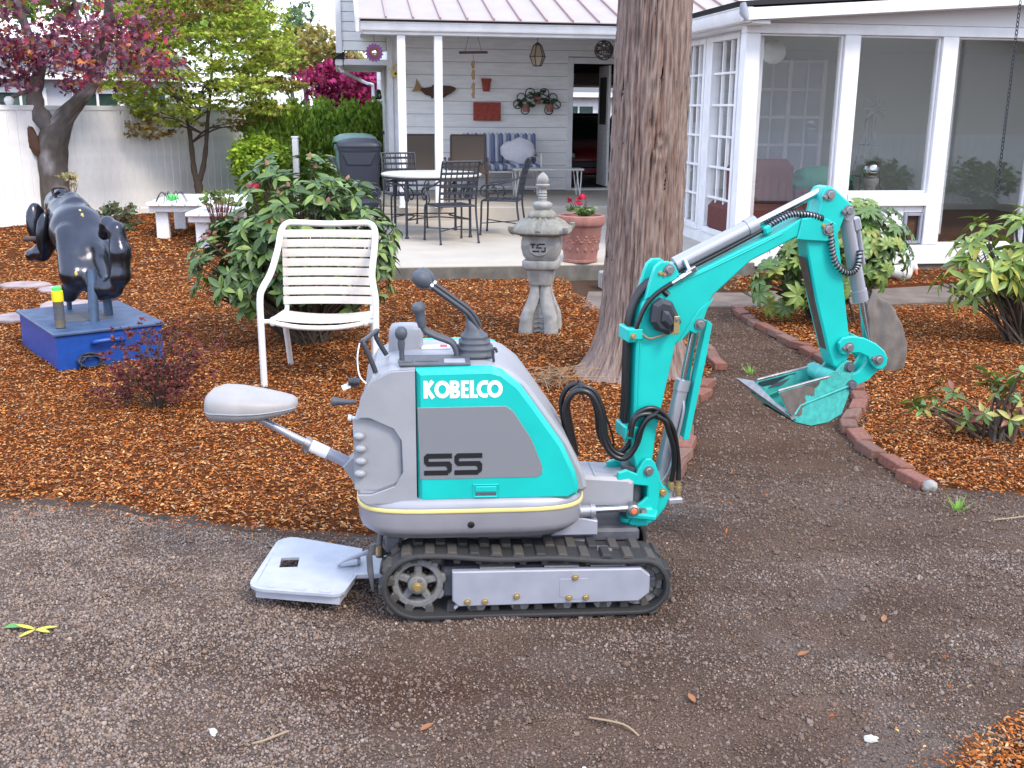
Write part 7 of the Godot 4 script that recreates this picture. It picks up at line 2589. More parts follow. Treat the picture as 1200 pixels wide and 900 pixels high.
func make_garden_things() -> void:
	# stone pagoda lantern
	var p := thing("stone_lantern", "grey stone pagoda lantern standing in the mulch", "lantern", at(0.22, 0.0, -8.1, -0.18))
	var b := MB.new()
	for s in [[-1, 1], [1, 1], [-1, -1], [1, -1]]:   # four splayed legs round a waist
		var rows := []
		for e in [[0.118, -0.02, 0.052], [0.120, 0.06, 0.050], [0.112, 0.16, 0.046], [0.095, 0.20, 0.046], [0.068, 0.26, 0.045], [0.045, 0.33, 0.042], [0.038, 0.40, 0.04]]:
			var c := V(s[0] * e[0] * 0.82, e[1], s[1] * e[0] * 0.82)
			rows.append([c + V(-e[2], 0, -e[2]), c + V(e[2], 0, -e[2]), c + V(e[2], 0, e[2]), c + V(-e[2], 0, e[2])])
		b.skin(rows)
	b.skin(square_rows([[0.085, -0.02], [0.085, 0.18], [0.06, 0.28], [0.06, 0.40]], 0.4))
	part(p, "base", b, M.stone)
	b = MB.new()
	for k in 5:
		b.bar(V(-0.035, 0.03 + k * 0.035, 0.092 - k * 0.004), V(0.0, 0.045 + k * 0.035, 0.10 - k * 0.004), 0.012, 0.016, 0.004)
		b.bar(V(0.035, 0.03 + k * 0.035, 0.092 - k * 0.004), V(0.0, 0.045 + k * 0.035, 0.10 - k * 0.004), 0.012, 0.016, 0.004)
	part(p, "carved_ribs", b, M.stone)
	b = MB.new()
	b.skin(square_rows([[0.085, 0.395], [0.09, 0.41], [0.105, 0.50], [0.11, 0.515]], 0.35))
	part(p, "cup", b, M.stone)
	b = MB.new()
	b.skin(square_rows([[0.12, 0.516], [0.138, 0.53], [0.140, 0.575], [0.125, 0.585]], 0.35))
	part(p, "collar", b, M.stone)
	b = MB.new()
	b.skin(square_rows([[0.11, 0.586], [0.135, 0.62], [0.150, 0.68], [0.150, 0.73], [0.140, 0.775]], 0.45))
	var box := part(p, "light_chamber", b, M.stone)
	b = MB.new()
	b.prism(at(0.0, 0.688, 0.0), circle(0.085, 20), 0.128, 0.150, 0.010)
	part(box, "window_boss", b, M.stone, Transform3D(Basis().scaled(V(1, 0.8, 1)), V(0, 0.138, 0)))
	b = MB.new()
	for e in [[-0.045, 0.025, 0.040, 0.012], [0.022, 0.027, 0.050, 0.012], [-0.045, 0.012, 0.012, 0.034], [0.0, 0.0, 0.046, 0.010], [0.048, -0.012, 0.010, 0.036], [-0.022, -0.027, 0.052, 0.012], [0.032, -0.027, 0.026, 0.012], [-0.010, 0.018, 0.012, 0.018]]:
		b.bx(V(e[0], 0.69 + e[1], 0.150), V(e[2], e[3], 0.004), 0.0)
	part(box, "window_opening", b, M.black_paint)
	b = MB.new()
	b.skin(square_rows([[0.15, 0.772], [0.215, 0.79], [0.225, 0.805], [0.205, 0.84], [0.16, 0.875], [0.10, 0.90], [0.09, 0.91]], 0.55, 40))
	for k in 16:
		var a := TAU * k / 16
		b.tube([V(cos(a) * 0.215, 0.81, sin(a) * 0.215), V(cos(a) * 0.17, 0.862, sin(a) * 0.17), V(cos(a) * 0.10, 0.902, sin(a) * 0.10)], [0.022, 0.018, 0.012], 7)
	for s in [[-1, 1], [1, 1], [-1, -1], [1, -1]]:
		b.tube(curve([V(s[0] * 0.15, 0.83, s[1] * 0.15), V(s[0] * 0.185, 0.81, s[1] * 0.185), V(s[0] * 0.205, 0.825, s[1] * 0.205), V(s[0] * 0.205, 0.85, s[1] * 0.205)], 4), 0.022, 8)
	part(p, "roof", b, M.stone_mossy)
	b = MB.new()
	b.skin(square_rows([[0.095, 0.905], [0.108, 0.92], [0.09, 0.945], [0.055, 0.965]], 0.6))
	part(p, "upper_roof", b, M.stone_mossy)
	b = MB.new()
	b.lathe(Transform3D(), [Vector2(0.05, 0.96), Vector2(0.074, 0.985), Vector2(0.076, 1.005), Vector2(0.06, 1.02), Vector2(0.034, 1.025), Vector2(0.030, 1.04), Vector2(0.036, 1.05), Vector2(0.030, 1.06), Vector2(0.036, 1.07), Vector2(0.030, 1.08), Vector2(0.036, 1.09), Vector2(0.030, 1.10), Vector2(0.032, 1.125), Vector2(0.053, 1.135), Vector2(0.055, 1.15), Vector2(0.035, 1.158), Vector2(0.044, 1.17), Vector2(0.046, 1.19), Vector2(0.034, 1.215), Vector2(0.014, 1.235), Vector2(0, 1.245)], 22, 0.5)
	part(p, "finial", b, M.stone)
	# terracotta pot with geranium
	p = thing("geranium_pot", "large terracotta pot of pink red geranium on the slab edge", "flower pot", at(0.70, 0.170, -10.98))
	b = MB.new()
	b.lathe(Transform3D(), [Vector2(0, 0), Vector2(0.172, 0), Vector2(0.180, 0.008), Vector2(0.180, 0.03), Vector2(0.172, 0.034), Vector2(0.218, 0.365), Vector2(0.222, 0.37), Vector2(0.236, 0.38), Vector2(0.250, 0.40), Vector2(0.252, 0.45), Vector2(0.245, 0.475), Vector2(0.228, 0.485), Vector2(0.215, 0.475), Vector2(0.21, 0.44), Vector2(0, 0.44)], 40)
	var pot := part(p, "pot", b, M.terracotta)
	b = MB.new()
	for k in 14:
		var a := TAU * k / 14
		for q in 7:
			var t := q / 6.0
			var aa := a + t * TAU / 14
			var y := 0.27 - 0.06 * sin(t * PI) + 0.006 * sin(k * 3.0)
			var rr := 0.172 + (y - 0.034) * 0.139
			b.blob(at(cos(aa) * (rr - 0.004), y, sin(aa) * (rr - 0.004)), V(0.012, 0.012, 0.012), 0.3, 3.0, k, 7, 5)
		var r2 := 0.172 + 0.11 * 0.139
		b.blob(at(cos(a) * (r2 - 0.010), 0.14, sin(a) * (r2 - 0.010)), V(0.018, 0.03, 0.018), 0.3, 3.0, k, 8, 6)
	part(pot, "relief", b, M.terracotta)
	b = MB.new()
	b.lathe(Transform3D(), [Vector2(0.21, 0.442), Vector2(0.12, 0.452), Vector2(0, 0.455)], 24)
	part(p, "potting_soil", b, M.bark_brown)
	b = MB.new()
	for k in 10:
		limb(b, [V(0, 0.45, 0), V(cos(k * 2.4) * 0.05 - 0.02, 0.53, sin(k * 2.4) * 0.05), V(cos(k * 2.4) * 0.09 - 0.03, 0.58 + 0.02 * (k % 3), sin(k * 2.4) * 0.08)], 0.005, 0.003, 5)
	part(p, "stems", b, M.bark_brown)
	crown(p, "foliage", [[V(-0.02, 0.52, 0.02), V(0.13, 0.07, 0.11), 130]], star_leaf(Color(1, 1, 1)), 0.075, [Color(0.11, 0.2, 0.05), Color(0.15, 0.26, 0.07), Color(0.2, 0.3, 0.1)], 0.3, 0.6)
	for e in [[V(-0.05, 0.625, 0.02), V(0.09, 0.045, 0.06), 100, Color(0.75, 0.03, 0.10), "red_blossom"], [V(0.0, 0.655, 0.0), V(0.05, 0.03, 0.05), 50, Color(0.80, 0.05, 0.14), "red_blossom"], [V(0.11, 0.53, 0.05), V(0.04, 0.05, 0.04), 26, Color(0.8, 0.82, 0.75), "white_blossom"]]:
		crown(p, e[4], [[e[0], e[1], e[2]]], star_leaf(Color(1, 1, 1)), 0.042, [e[3], e[3] * 0.75], 0.6, 0.4)
	# heather pot by the bench
	p = thing("heather_pot", "clay pot of brownish heather beside the white bench", "flower pot", at(-3.52, 0, -12.75))
	b = MB.new()
	b.lathe(Transform3D(), [Vector2(0, 0), Vector2(0.12, 0), Vector2(0.165, 0.22), Vector2(0.18, 0.225), Vector2(0.18, 0.27), Vector2(0.16, 0.27), Vector2(0.15, 0.24), Vector2(0, 0.24)], 24)
	part(p, "pot", b, M.terracotta)
	b = MB.new()
	for k in 40:
		var a := k * 2.4
		var l := 0.05 + 0.15 * ((k * 7) % 10) / 10.0
		limb(b, [V(cos(a) * l * 0.4, 0.24, sin(a) * l * 0.4), V(cos(a) * l, 0.5 + 0.02 * (k % 9), sin(a) * l)], 0.012, 0.003, 5)
	part(p, "heather", b, M.sofa)
	# white benches
	for e in [["garden_bench", "white plank garden bench, farther one carrying the green insect", at(-4.22, 0, -14.45, 0.10), V(1.15, 0.50, 1.5)], ["garden_bench", "white plank garden bench, nearer one beside the heather pot", at(-3.72, 0, -13.55, 0.05), V(0.50, 0.47, 1.7)]]:
		p = thing(e[0], e[1], "bench", e[2], "white benches by the fence")
		var sz: Vector3 = e[3]
		var n := int(sz.x / 0.15)
		for k in n:
			b = MB.new()
			b.bx(V((k + 0.5) / n * sz.x - sz.x * 0.5, sz.y - 0.022, 0), V(sz.x / n - 0.009, 0.044, sz.z), 0.006)
			part(p, "plank", b, M.wood_white)
		b = MB.new()
		for s in [-1, 1]:
			b.bx(V(0, sz.y - 0.085, s * (sz.z * 0.5 - 0.10)), V(sz.x - 0.04, 0.075, 0.05), 0.005)
		part(p, "apron", b, M.wood_white)
		for s in [[-1, 1], [1, 1], [-1, -1], [1, -1]]:
			b = MB.new()
			b.bx(V(s[0] * (sz.x * 0.5 - 0.16), (sz.y - 0.13) * 0.5, s[1] * (sz.z * 0.5 - 0.2)), V(0.16, sz.y - 0.125, 0.09), 0.006)
			part(p, "leg", b, M.wood_white)
	p = thing("insect_ornament", "shiny green long legged insect ornament on the bench corner", "ornament", at(-4.42, 0.50, -13.78))
	b = MB.new()
	b.blob(at(0, 0.06, 0), V(0.07, 0.045, 0.05), 0, 1, 1, 12, 8)
	b.blob(at(0.075, 0.065, 0.02), V(0.03, 0.03, 0.03), 0, 1, 1, 10, 6)
	part(p, "body", b, M.can_green)
	b = MB.new()
	for k in 8:
		var a := k * TAU / 8 + 0.2
		b.tube(curve([V(cos(a) * 0.05, 0.06, sin(a) * 0.05), V(cos(a) * 0.13, 0.13, sin(a) * 0.13), V(cos(a) * 0.21, 0.003, sin(a) * 0.19)], 3), 0.005, 5)
	part(p, "legs", b, M.iron)
	# standing rock, concrete block, goose, post
	b = MB.new()
	var rows := []
	for e in [[0.14, -0.04, 0.02, 0.09], [0.145, 0.06, 0.02, 0.10], [0.13, 0.2, 0.0, 0.09], [0.115, 0.32, -0.02, 0.08], [0.09, 0.42, -0.05, 0.065], [0.045, 0.50, -0.09, 0.045], [0.012, 0.53, -0.11, 0.015]]:
		var r := []
		for q in 16:
			var a := TAU * q / 16
			var k: float = 1.0 + 0.45 * fn.get_noise_3d(cos(a) * 1.1, e[1] * 3.5, sin(a) * 1.1 + 8.0)
			r.append(V(e[2] + signf(cos(a)) * pow(absf(cos(a)), 0.5) * e[0] * k, e[1] + 0.03 * sin(a * 2.0), signf(sin(a)) * pow(absf(sin(a)), 0.7) * e[3] * k))
		rows.append(r)
	b.skin(refine(rows, []))
	mono("standing_rock", "dark grey pointed rock standing behind the excavator bucket", "rock", b, M.rock, at(2.47, 0.0, -6.95, 0.2))
	b = MB.new()
	b.bx(V(0, 0.08, 0), V(0.22, 0.17, 0.20), 0.012)
	mono("concrete_block", "small grey concrete block against the slab left of the trunk", "block", b, M.stone, at(0.97, 0.0, -10.30, 0.2))
	p = thing("goose_ornament", "white goose ornament with orange beak under the sunroom wall", "ornament", at(4.02, 0.0, -10.85, -0.2))
	b = MB.new()
	flesh(b, [[V(-0.16, 0.12, 0), V(0.02, 0.10, 0), 0.05, 0.085], [V(0.02, 0.10, 0), V(0.08, 0.17, 0), 0.06, 0.035], [V(0.08, 0.17, 0), V(0.10, 0.20, 0), 0.032, 0.03], [V(0.10, 0.20, 0), V(0.125, 0.15, 0.01), 0.032, 0.028]], 0.012, 0.03)
	part(p, "body", b, M.cream)
	b = MB.new()
	b.tube([V(0.130, 0.135, 0.015), V(0.145, 0.085, 0.02)], [0.020, 0.008], 8)
	part(p, "beak", b, M.orange_plastic)
	b = MB.new()
	b.bx(V(0, 0.62, 0), V(0.09, 1.24, 0.09), 0.006)
	b.bx(V(0, 1.25, 0), V(0.11, 0.03, 0.11), 0.008)
	mono("garden_post", "plain white square post in front of the hedge", "post", b, M.fence, at(-3.42, 0, -16.9))
	# stepping stones
	for e in [[-4.62, -9.95, 0.24, 0.16, "pinkish flagstone, farthest, cut by the left picture edge"], [-4.18, -9.72, 0.26, 0.17, "pinkish flagstone, largest, left of the spray can"], [-3.86, -8.95, 0.22, 0.20, "pinkish flagstone touching the back of the blue box"], [-3.98, -8.35, 0.20, 0.17, "pinkish flagstone, nearest, left of the blue box corner"]]:
		b = MB.new()
		var poly := PackedVector2Array()
		for q in 9:
			var a := TAU * q / 9
			var k := 0.85 + 0.3 * rng.randf()
			poly.append(Vector2(cos(a) * e[2] * k, sin(a) * e[3] * k))
		b.prism(Transform3D(Basis(Vector3.RIGHT, -PI / 2), Vector3()), poly, -0.03, 0.03, 0.008)
		mono("stepping_stone", e[4], "flagstone", b, M.flagstone, at(e[0], 0.026, e[1]), "stepping stones left of the ride")


# ---------------------------------------------------------------- patio and porch
func iron_chair(called: String, label: String, m: Material, xf: Transform3D, group := "") -> Node3D:
	var c := thing(called, label, "chair", xf, group)   # faces +z
	var b: MB
	for s in [-1, 1]:
		b = MB.new()
		b.tube(curve([V(0.215 * s, 0.43, 0.22), V(0.235 * s, 0.40, 0.235), V(0.238 * s, 0.2, 0.24), V(0.24 * s, 0.0, 0.25)], 4), 0.0125, 8)
		b.blob(at(0.24 * s, 0.012, 0.25), V(0.019, 0.014, 0.019), 0, 1, 1, 8, 6)
		part(c, "leg", b, m)
		b = MB.new()
		b.tube(curve([V(0.24 * s, 0.0, -0.27), V(0.235 * s, 0.25, -0.225), V(0.23 * s, 0.44, -0.21), V(0.23 * s, 0.70, -0.25), V(0.23 * s, 0.91, -0.31), V(0.23 * s, 0.95, -0.345), V(0.23 * s, 0.935, -0.37), V(0.23 * s, 0.915, -0.355)], 4), 0.0125, 8)
		b.blob(at(0.24 * s, 0.012, -0.27), V(0.019, 0.014, 0.019), 0, 1, 1, 8, 6)
		part(c, "rear_leg", b, m)
		b = MB.new()
		b.tube(curve([V(0.235 * s, 0.73, -0.255), V(0.27 * s, 0.67, -0.12), V(0.28 * s, 0.635, 0.05), V(0.275 * s, 0.62, 0.18), V(0.27 * s, 0.58, 0.235), V(0.268 * s, 0.52, 0.235), V(0.268 * s, 0.485, 0.19), V(0.268 * s, 0.50, 0.14), V(0.268 * s, 0.545, 0.135), V(0.268 * s, 0.565, 0.17), V(0.268 * s, 0.545, 0.195)], 4), 0.011, 7)
		b.tube(curve([V(0.262 * s, 0.445, 0.05), V(0.264 * s, 0.49, 0.02), V(0.266 * s, 0.56, 0.04), V(0.27 * s, 0.60, 0.09), V(0.275 * s, 0.63, 0.06)], 4), 0.009, 7)
		part(c, "armrest", b, m)
	b = MB.new()
	b.tube([V(-0.23, 0.946, -0.335), V(0.23, 0.946, -0.335)], 0.012, 8)
	b.tube([V(-0.23, 0.52, -0.215), V(0.23, 0.52, -0.215)], 0.009, 8)
	b.tube([V(-0.23, 0.43, -0.215), V(0.23, 0.43, -0.215)], 0.010, 8)
	b.tube([V(-0.22, 0.43, 0.225), V(0.22, 0.43, 0.225)], 0.010, 8)
	b.tube([V(-0.228, 0.43, -0.21), V(-0.218, 0.43, 0.22)], 0.010, 8)
	b.tube([V(0.228, 0.43, -0.21), V(0.218, 0.43, 0.22)], 0.010, 8)
	b.tube([V(-0.24, 0.15, 0.243), V(0.24, 0.15, -0.243)], 0.007, 6)
	b.tube([V(0.24, 0.15, 0.243), V(-0.24, 0.15, -0.243)], 0.007, 6)
	part(c, "frame", b, m)
	for k in 6:
		b = MB.new()
		var x := -0.175 + k * 0.07
		b.bar(V(x, 0.525, -0.217), V(x, 0.73, -0.257), 0.030, 0.005, 0.001, Vector3.RIGHT)
		b.bar(V(x, 0.73, -0.257), V(x, 0.94, -0.328), 0.030, 0.005, 0.001, Vector3.RIGHT)
		part(c, "back_slat", b, m)
	for k in 5:
		b = MB.new()
		var y := 0.585 + k * 0.075
		var z := -0.222 - (y - 0.52) * 0.20 - maxf(0.0, y - 0.73) * 0.13
		b.bar(V(-0.225, y, z - 0.004), V(0.225, y, z - 0.004), 0.005, 0.030, 0.001)
		part(c, "back_slat", b, m)
	for k in 6:
		b = MB.new()
		b.bx(V(-0.18 + k * 0.072, 0.428, 0.0), V(0.036, 0.006, 0.42), 0.001)
		part(c, "seat_slat", b, m)
		b = MB.new()
		b.bx(V(0, 0.433, -0.18 + k * 0.072), V(0.43, 0.005, 0.036), 0.001)
		part(c, "seat_slat", b, m)
	return c


func make_patio_things() -> void:
	var y := 0.170
	var t := thing("patio_table", "round pale topped patio table on scrolled black iron legs", "table", at(-1.02, y, -13.3))
	var b := MB.new()
	b.lathe(Transform3D(), [Vector2(0, 0.725), Vector2(0.60, 0.725), Vector2(0.62, 0.735), Vector2(0.62, 0.752), Vector2(0.60, 0.76), Vector2(0, 0.76)], 48)
	part(t, "tabletop", b, M.table_top)
	b = MB.new()
	var ring := []
	for k in 40:
		ring.append(V(cos(TAU * k / 40) * 0.57, 0.645, sin(TAU * k / 40) * 0.57))
	b.tube(ring, 0.011, 7, false, true)
	ring = []
	for k in 40:
		ring.append(V(cos(TAU * k / 40) * 0.59, 0.712, sin(TAU * k / 40) * 0.59))
	b.tube(ring, 0.011, 7, false, true)
	part(t, "apron_ring", b, M.iron)
	for k in 4:
		var a := TAU * k / 4 + 0.5
		var d := V(cos(a), 0, sin(a))
		b = MB.new()
		b.tube([d * 0.56 + V(0, 0.0, 0), d * 0.55 + V(0, 0.715, 0)], 0.016, 8)
		b.lathe(along(d * 0.552 + V(0, 0.44, 0), Vector3.UP), [Vector2(0.016, 0), Vector2(0.028, 0.04), Vector2(0.028, 0.20), Vector2(0.016, 0.24)], 8)
		b.lathe(along(d * 0.56, Vector3.UP), [Vector2(0, 0), Vector2(0.025, 0), Vector2(0.025, 0.015), Vector2(0.016, 0.03)], 10)
		part(t, "leg", b, M.iron)
		b = MB.new()
		var d2 := V(cos(a + PI / 2), 0, sin(a + PI / 2))
		b.tube(curve([d * 0.555 + V(0, 0.22, 0), (d + d2) * 0.16 + V(0, 0.24, 0), d2 * 0.555 + V(0, 0.22, 0)], 6), 0.009, 6)
		b.tube(curve([d * 0.54 + V(0, 0.62, 0), d * 0.45 + V(0, 0.58, 0), d * 0.40 + V(0, 0.50, 0), d * 0.46 + V(0, 0.46, 0), d * 0.50 + V(0, 0.52, 0)], 4), 0.009, 6)
		part(t, "stretcher", b, M.iron)
	var c := iron_chair("iron_chair", "black iron chair nearest the camera, its woven back turned towards it", M.iron, at(-0.74, y, -12.58, PI + 0.45), "woven iron chairs round the patio table")
	copy_of(c, at(-0.13, y, -13.45, -PI / 2 - 0.15), "black iron chair right of the patio table, seen from the side")
	copy_of(c, at(-1.86, y, -13.0, PI / 2 + 0.12), "black iron chair with scrolled arms left of the patio table")
	copy_of(c, at(-1.45, y, -14.2, 0.35), "black iron chair behind the patio table, beside the first post")
	# bins
	var names := [["wheeled_bin", "dark blue grey bin with sloped recess beside the house corner", M.bin_blue, at(-2.17, y, -15.15, 0.12)], ["wheeled_bin", "bin with domed pale green lid just behind the dark bin", M.bin_green, at(-2.31, y, -15.72, 0.12)]]
	for e in names:
		t = thing(e[0], e[1], "bin", e[3], "bins on the patio")
		b = MB.new()
		var rows := []
		for q in [[0.21, 0.05], [0.245, 0.10], [0.285, 0.95], [0.30, 0.96], [0.30, 1.02], [0.285, 1.03]]:
			var r := []
			for k in 28:
				var a := TAU * k / 28
				r.append(V(signf(cos(a)) * pow(absf(cos(a)), 0.35) * q[0], q[1], signf(sin(a)) * pow(absf(sin(a)), 0.35) * q[0]))
			rows.append(r)
		b.skin(rows)
		part(t, "body", b, e[2])
		b = MB.new()
		rows = []
		for q in [[0.315, 1.035], [0.32, 1.055], [0.30, 1.10], [0.22, 1.14], [0.10, 1.155], [0.01, 1.158]]:
			var r := []
			for k in 28:
				var a := TAU * k / 28
				r.append(V(signf(cos(a)) * pow(absf(cos(a)), 0.4) * q[0], q[1] + (0.02 if e[2] == M.bin_green else -0.03), signf(sin(a)) * pow(absf(sin(a)), 0.4) * q[0]))
			rows.append(r)
		b.skin(rows)
		part(t, "lid", b, M.bin_green if e[2] == M.bin_green else M.bin_blue)
		b = MB.new()
		b.prism(at(0, 0, 0), pv([-0.24, 0.93, 0.24, 0.93, 0.16, 0.76, -0.16, 0.76]), 0.262, 0.292, 0.012)
		part(t, "front_panel", b, e[2])
		for s in [-1, 1]:
			b = MB.new()
			b.lathe(Transform3D(Basis(Vector3.BACK, PI / 2), V(0.24 * s, 0.1, -0.22)), [Vector2(0, 0.03), Vector2(0.1, 0.03), Vector2(0.1, -0.03), Vector2(0, -0.03)], 16)
			part(t, "wheel", b, M.rubber)


func sling_chair(label: String, xf: Transform3D) -> void:
	var c := thing("sling_chair", label, "chair", xf, "brown sling chairs on the porch")
	var b := MB.new()
	for s in [-1, 1]:
		b = MB.new()
		b.tube(curve([V(0.26 * s, 0.96, -0.30), V(0.265 * s, 0.45, -0.16), V(0.265 * s, 0.40, -0.05), V(0.265 * s, 0.42, 0.25)], 4), 0.014, 8)
		b.tube(curve([V(0.29 * s, 0.0, 0.26), V(0.29 * s, 0.58, 0.22), V(0.29 * s, 0.62, 0.15), V(0.285 * s, 0.62, -0.2)], 4), 0.013, 8)
		b.tube([V(0.29 * s, 0.0, -0.32), V(0.28 * s, 0.45, -0.16)], 0.013, 8)
		part(c, "frame", b, M.iron_rusty)
	b = MB.new()
	b.tube([V(-0.26, 0.96, -0.30), V(0.26, 0.96, -0.30)], 0.014, 8)
	part(c, "top_rail", b, M.iron_rusty)
	b = MB.new()
	b.skin([[V(-0.255, 0.955, -0.295), V(0.255, 0.955, -0.295)], [V(-0.258, 0.7, -0.24), V(0.258, 0.7, -0.24)], [V(-0.26, 0.45, -0.165), V(0.26, 0.45, -0.165)], [V(-0.26, 0.40, -0.05), V(0.26, 0.40, -0.05)], [V(-0.26, 0.42, 0.25), V(0.26, 0.42, 0.25)]], false, false)
	part(c, "sling", b, M.sling)


func make_porch_things() -> void:
	var y := 0.352
	sling_chair("brown sling chair on the porch, left one behind the white posts", house(-3.08, y, 5.5, 0.12))
	sling_chair("brown sling chair on the porch, right one beside the glider", house(-2.42, y, 5.35, -0.1))
	var b := MB.new()
	# glider with striped cushions
	var g := thing("porch_glider", "white framed glider bench with blue striped cushions on the porch", "bench", house(-1.72, y, 6.75))
	for s in [-1, 1]:
		b = MB.new()
		b.tube(curve([V(0.62 * s, 0.0, 0.32), V(0.62 * s, 0.60, 0.30), V(0.62 * s, 0.62, 0.2), V(0.62 * s, 0.62, -0.25)], 4), 0.016, 8)
		b.tube([V(0.62 * s, 0.0, -0.28), V(0.62 * s, 0.62, -0.28)], 0.016, 8)
		b.tube([V(0.62 * s, 0.12, 0.32), V(0.62 * s, 0.12, -0.28)], 0.014, 8)
		b.tube([V(0.56 * s, 0.0, 0.30), V(0.56 * s, 0.40, 0.30)], 0.014, 8)
		part(g, "side_frame", b, M.chair_white)
	b = MB.new()
	b.tube([V(-0.62, 0.12, 0.3), V(0.62, 0.12, 0.3)], 0.014, 8)
	b.tube([V(-0.62, 0.36, 0.3), V(0.62, 0.36, 0.3)], 0.016, 8)
	part(g, "rail", b, M.chair_white)
	for k in 18:
		b = MB.new()
		b.bx(V(-0.585 + k * 0.0688, 0.43, 0.02), V(0.067, 0.11, 0.56), 0.03)
		part(g, "seat_cushion", b, M.cushion_blue if k % 2 else M.cushion_pale)
		b = MB.new()
		b.bx(V(-0.585 + k * 0.0688, 0.72, -0.24), V(0.067, 0.50, 0.12), 0.03, V(-0.16, 0, 0))
		part(g, "back_cushion", b, M.cushion_blue if k % 2 else M.cushion_pale)
	b = MB.new()
	b.blob(Transform3D(Basis(Vector3.RIGHT, -0.3), V(0, 0, 0)), V(0.28, 0.22, 0.10), 0.25, 1.2, 6, 22, 14)
	mono("white_pillow", "plump white pillow lying on the striped glider cushions", "pillow", b, M.pillow, house(-1.42, y + 0.68, 6.78))
	g = thing("side_bench", "long low white bench with thin legs left of the door", "bench", house(-1.05, y, 6.2))
	b = MB.new()
	b.bx(V(0, 0.42, 0), V(1.15, 0.03, 0.34), 0.006)
	part(g, "bench_top", b, M.table_top)
	for s in [-1, 1]:
		for q in [-1, 1]:
			b = MB.new()
			b.tube([V(s * 0.46, 0.405, q * 0.13), V(s * 0.52, 0.0, q * 0.14)], 0.010, 6)
			b.tube([V(s * 0.54, 0.405, q * 0.13), V(s * 0.52, 0.0, q * 0.14)], 0.010, 6)
			part(g, "leg", b, M.chair_white)
	iron_chair("lattice_chair", "white lattice chair at the right end of the porch", M.chair_white, house(0.22, y, 5.2, -1.1))
	# things on the wall
	b = MB.new()
	b.prism(Transform3D(), pv([-0.24, 0.02, -0.15, -0.06, -0.06, -0.085, -0.04, -0.13, 0.0, -0.095, 0.10, -0.10, 0.14, -0.115, 0.17, -0.09, 0.28, -0.035, 0.36, 0.03, 0.35, 0.06, 0.27, 0.085, 0.14, 0.09, 0.06, 0.085, 0.03, 0.115, -0.02, 0.10, -0.04, 0.07, -0.14, 0.05, -0.22, 0.055]), 0, 0.03, 0.006)
	var fish := thing("wooden_fish", "brown wooden fish silhouette on the porch wall", "wall ornament", house(-2.76, 1.98, 7.29))
	part(fish, "body", b, M.wood)
	b = MB.new()
	b.prism(Transform3D(), pv([-0.21, 0.05, -0.27, 0.16, -0.29, 0.20, -0.30, 0.12, -0.33, 0.04, -0.38, -0.01, -0.30, -0.01, -0.23, 0.015]), 0, 0.03, 0.006)
	part(fish, "tail", b, M.wood_pale)
	b = MB.new()
	b.bx(V(0, 0, 0.012), V(0.46, 0.30, 0.024), 0.006)
	mono("red_plaque", "plain red clay plaque on the porch wall", "plaque", b, M.red_clay, house(-1.88, 1.66, 7.29))
	g = thing("wall_pot", "small red clay half pot hung above the red plaque", "wall pot", house(-1.90, 1.98, 7.28))
	b = MB.new()
	b.lathe(Transform3D(), [Vector2(0, 0), Vector2(0.055, 0), Vector2(0.078, 0.17), Vector2(0.088, 0.172), Vector2(0.088, 0.21), Vector2(0.07, 0.21), Vector2(0, 0.19)], 18)
	part(g, "pot", b, M.red_clay, Transform3D(Basis().scaled(V(1, 1, 0.6)), V(0, 0, 0.05)))
	# wrought planter with ferns
	g = thing("wall_planter", "black wire wall planter holding three small ferns in pots", "planter", house(-1.04, 1.72, 7.26))
	b = MB.new()
	for e in [[-0.33, 0.06, 0.07], [-0.27, 0.17, 0.07], [-0.12, 0.24, 0.08], [0.12, 0.24, 0.08], [0.27, 0.17, 0.07], [0.33, 0.06, 0.07], [-0.20, -0.03, 0.07], [0.20, -0.03, 0.07]]:
		var ring := []
		for k in 18:
			ring.append(V(e[0] + cos(TAU * k / 18) * e[2], e[1] + sin(TAU * k / 18) * e[2], 0.02))
		b.tube(ring, 0.009, 6, false, true)
	b.tube(curve([V(-0.38, 0.0, 0.02), V(-0.2, 0.18, 0.02), V(0, 0.24, 0.02), V(0.2, 0.18, 0.02), V(0.38, 0.0, 0.02)], 5), 0.009, 6)
	part(g, "wire_frame", b, M.iron)
	for e in [[-0.2, 0.0], [0.0, 0.12], [0.2, 0.0]]:
		b = MB.new()
		b.lathe(at(e[0], e[1] - 0.06, 0.08), [Vector2(0, 0), Vector2(0.045, 0), Vector2(0.065, 0.10), Vector2(0.072, 0.10), Vector2(0.072, 0.125), Vector2(0.0, 0.12)], 14)
		part(g, "pot", b, M.terracotta)
		crown(g, "fern", [[V(e[0], e[1] + 0.09, 0.10), V(0.15, 0.09, 0.10), 90]], small_leaf(Color(1, 1, 1)), 0.065, [Color(0.05, 0.10, 0.03), Color(0.08, 0.14, 0.04), Color(0.03, 0.07, 0.03)], 0.4, 0.2)
	# hanging things
	g = thing("wind_chime", "wind chime of pale driftwood pieces hanging under the porch roof", "wind chime", house(-2.36, 2.47, 5.2))
	b = MB.new()
	b.bar(V(-0.21, 0.02, 0), V(0.21, 0.03, 0), 0.03, 0.035, 0.008)
	part(g, "cross_bar", b, M.iron_rusty)
	b = MB.new()
	b.tube([V(-0.12, 0.04, 0), V(0, 0.50, 0)], 0.003, 5)
	b.tube([V(0.12, 0.04, 0), V(0, 0.50, 0)], 0.003, 5)
	b.tube([V(0, 0.02, 0), V(0, -0.62, 0)], 0.003, 5)
	part(g, "cord", b, M.iron)
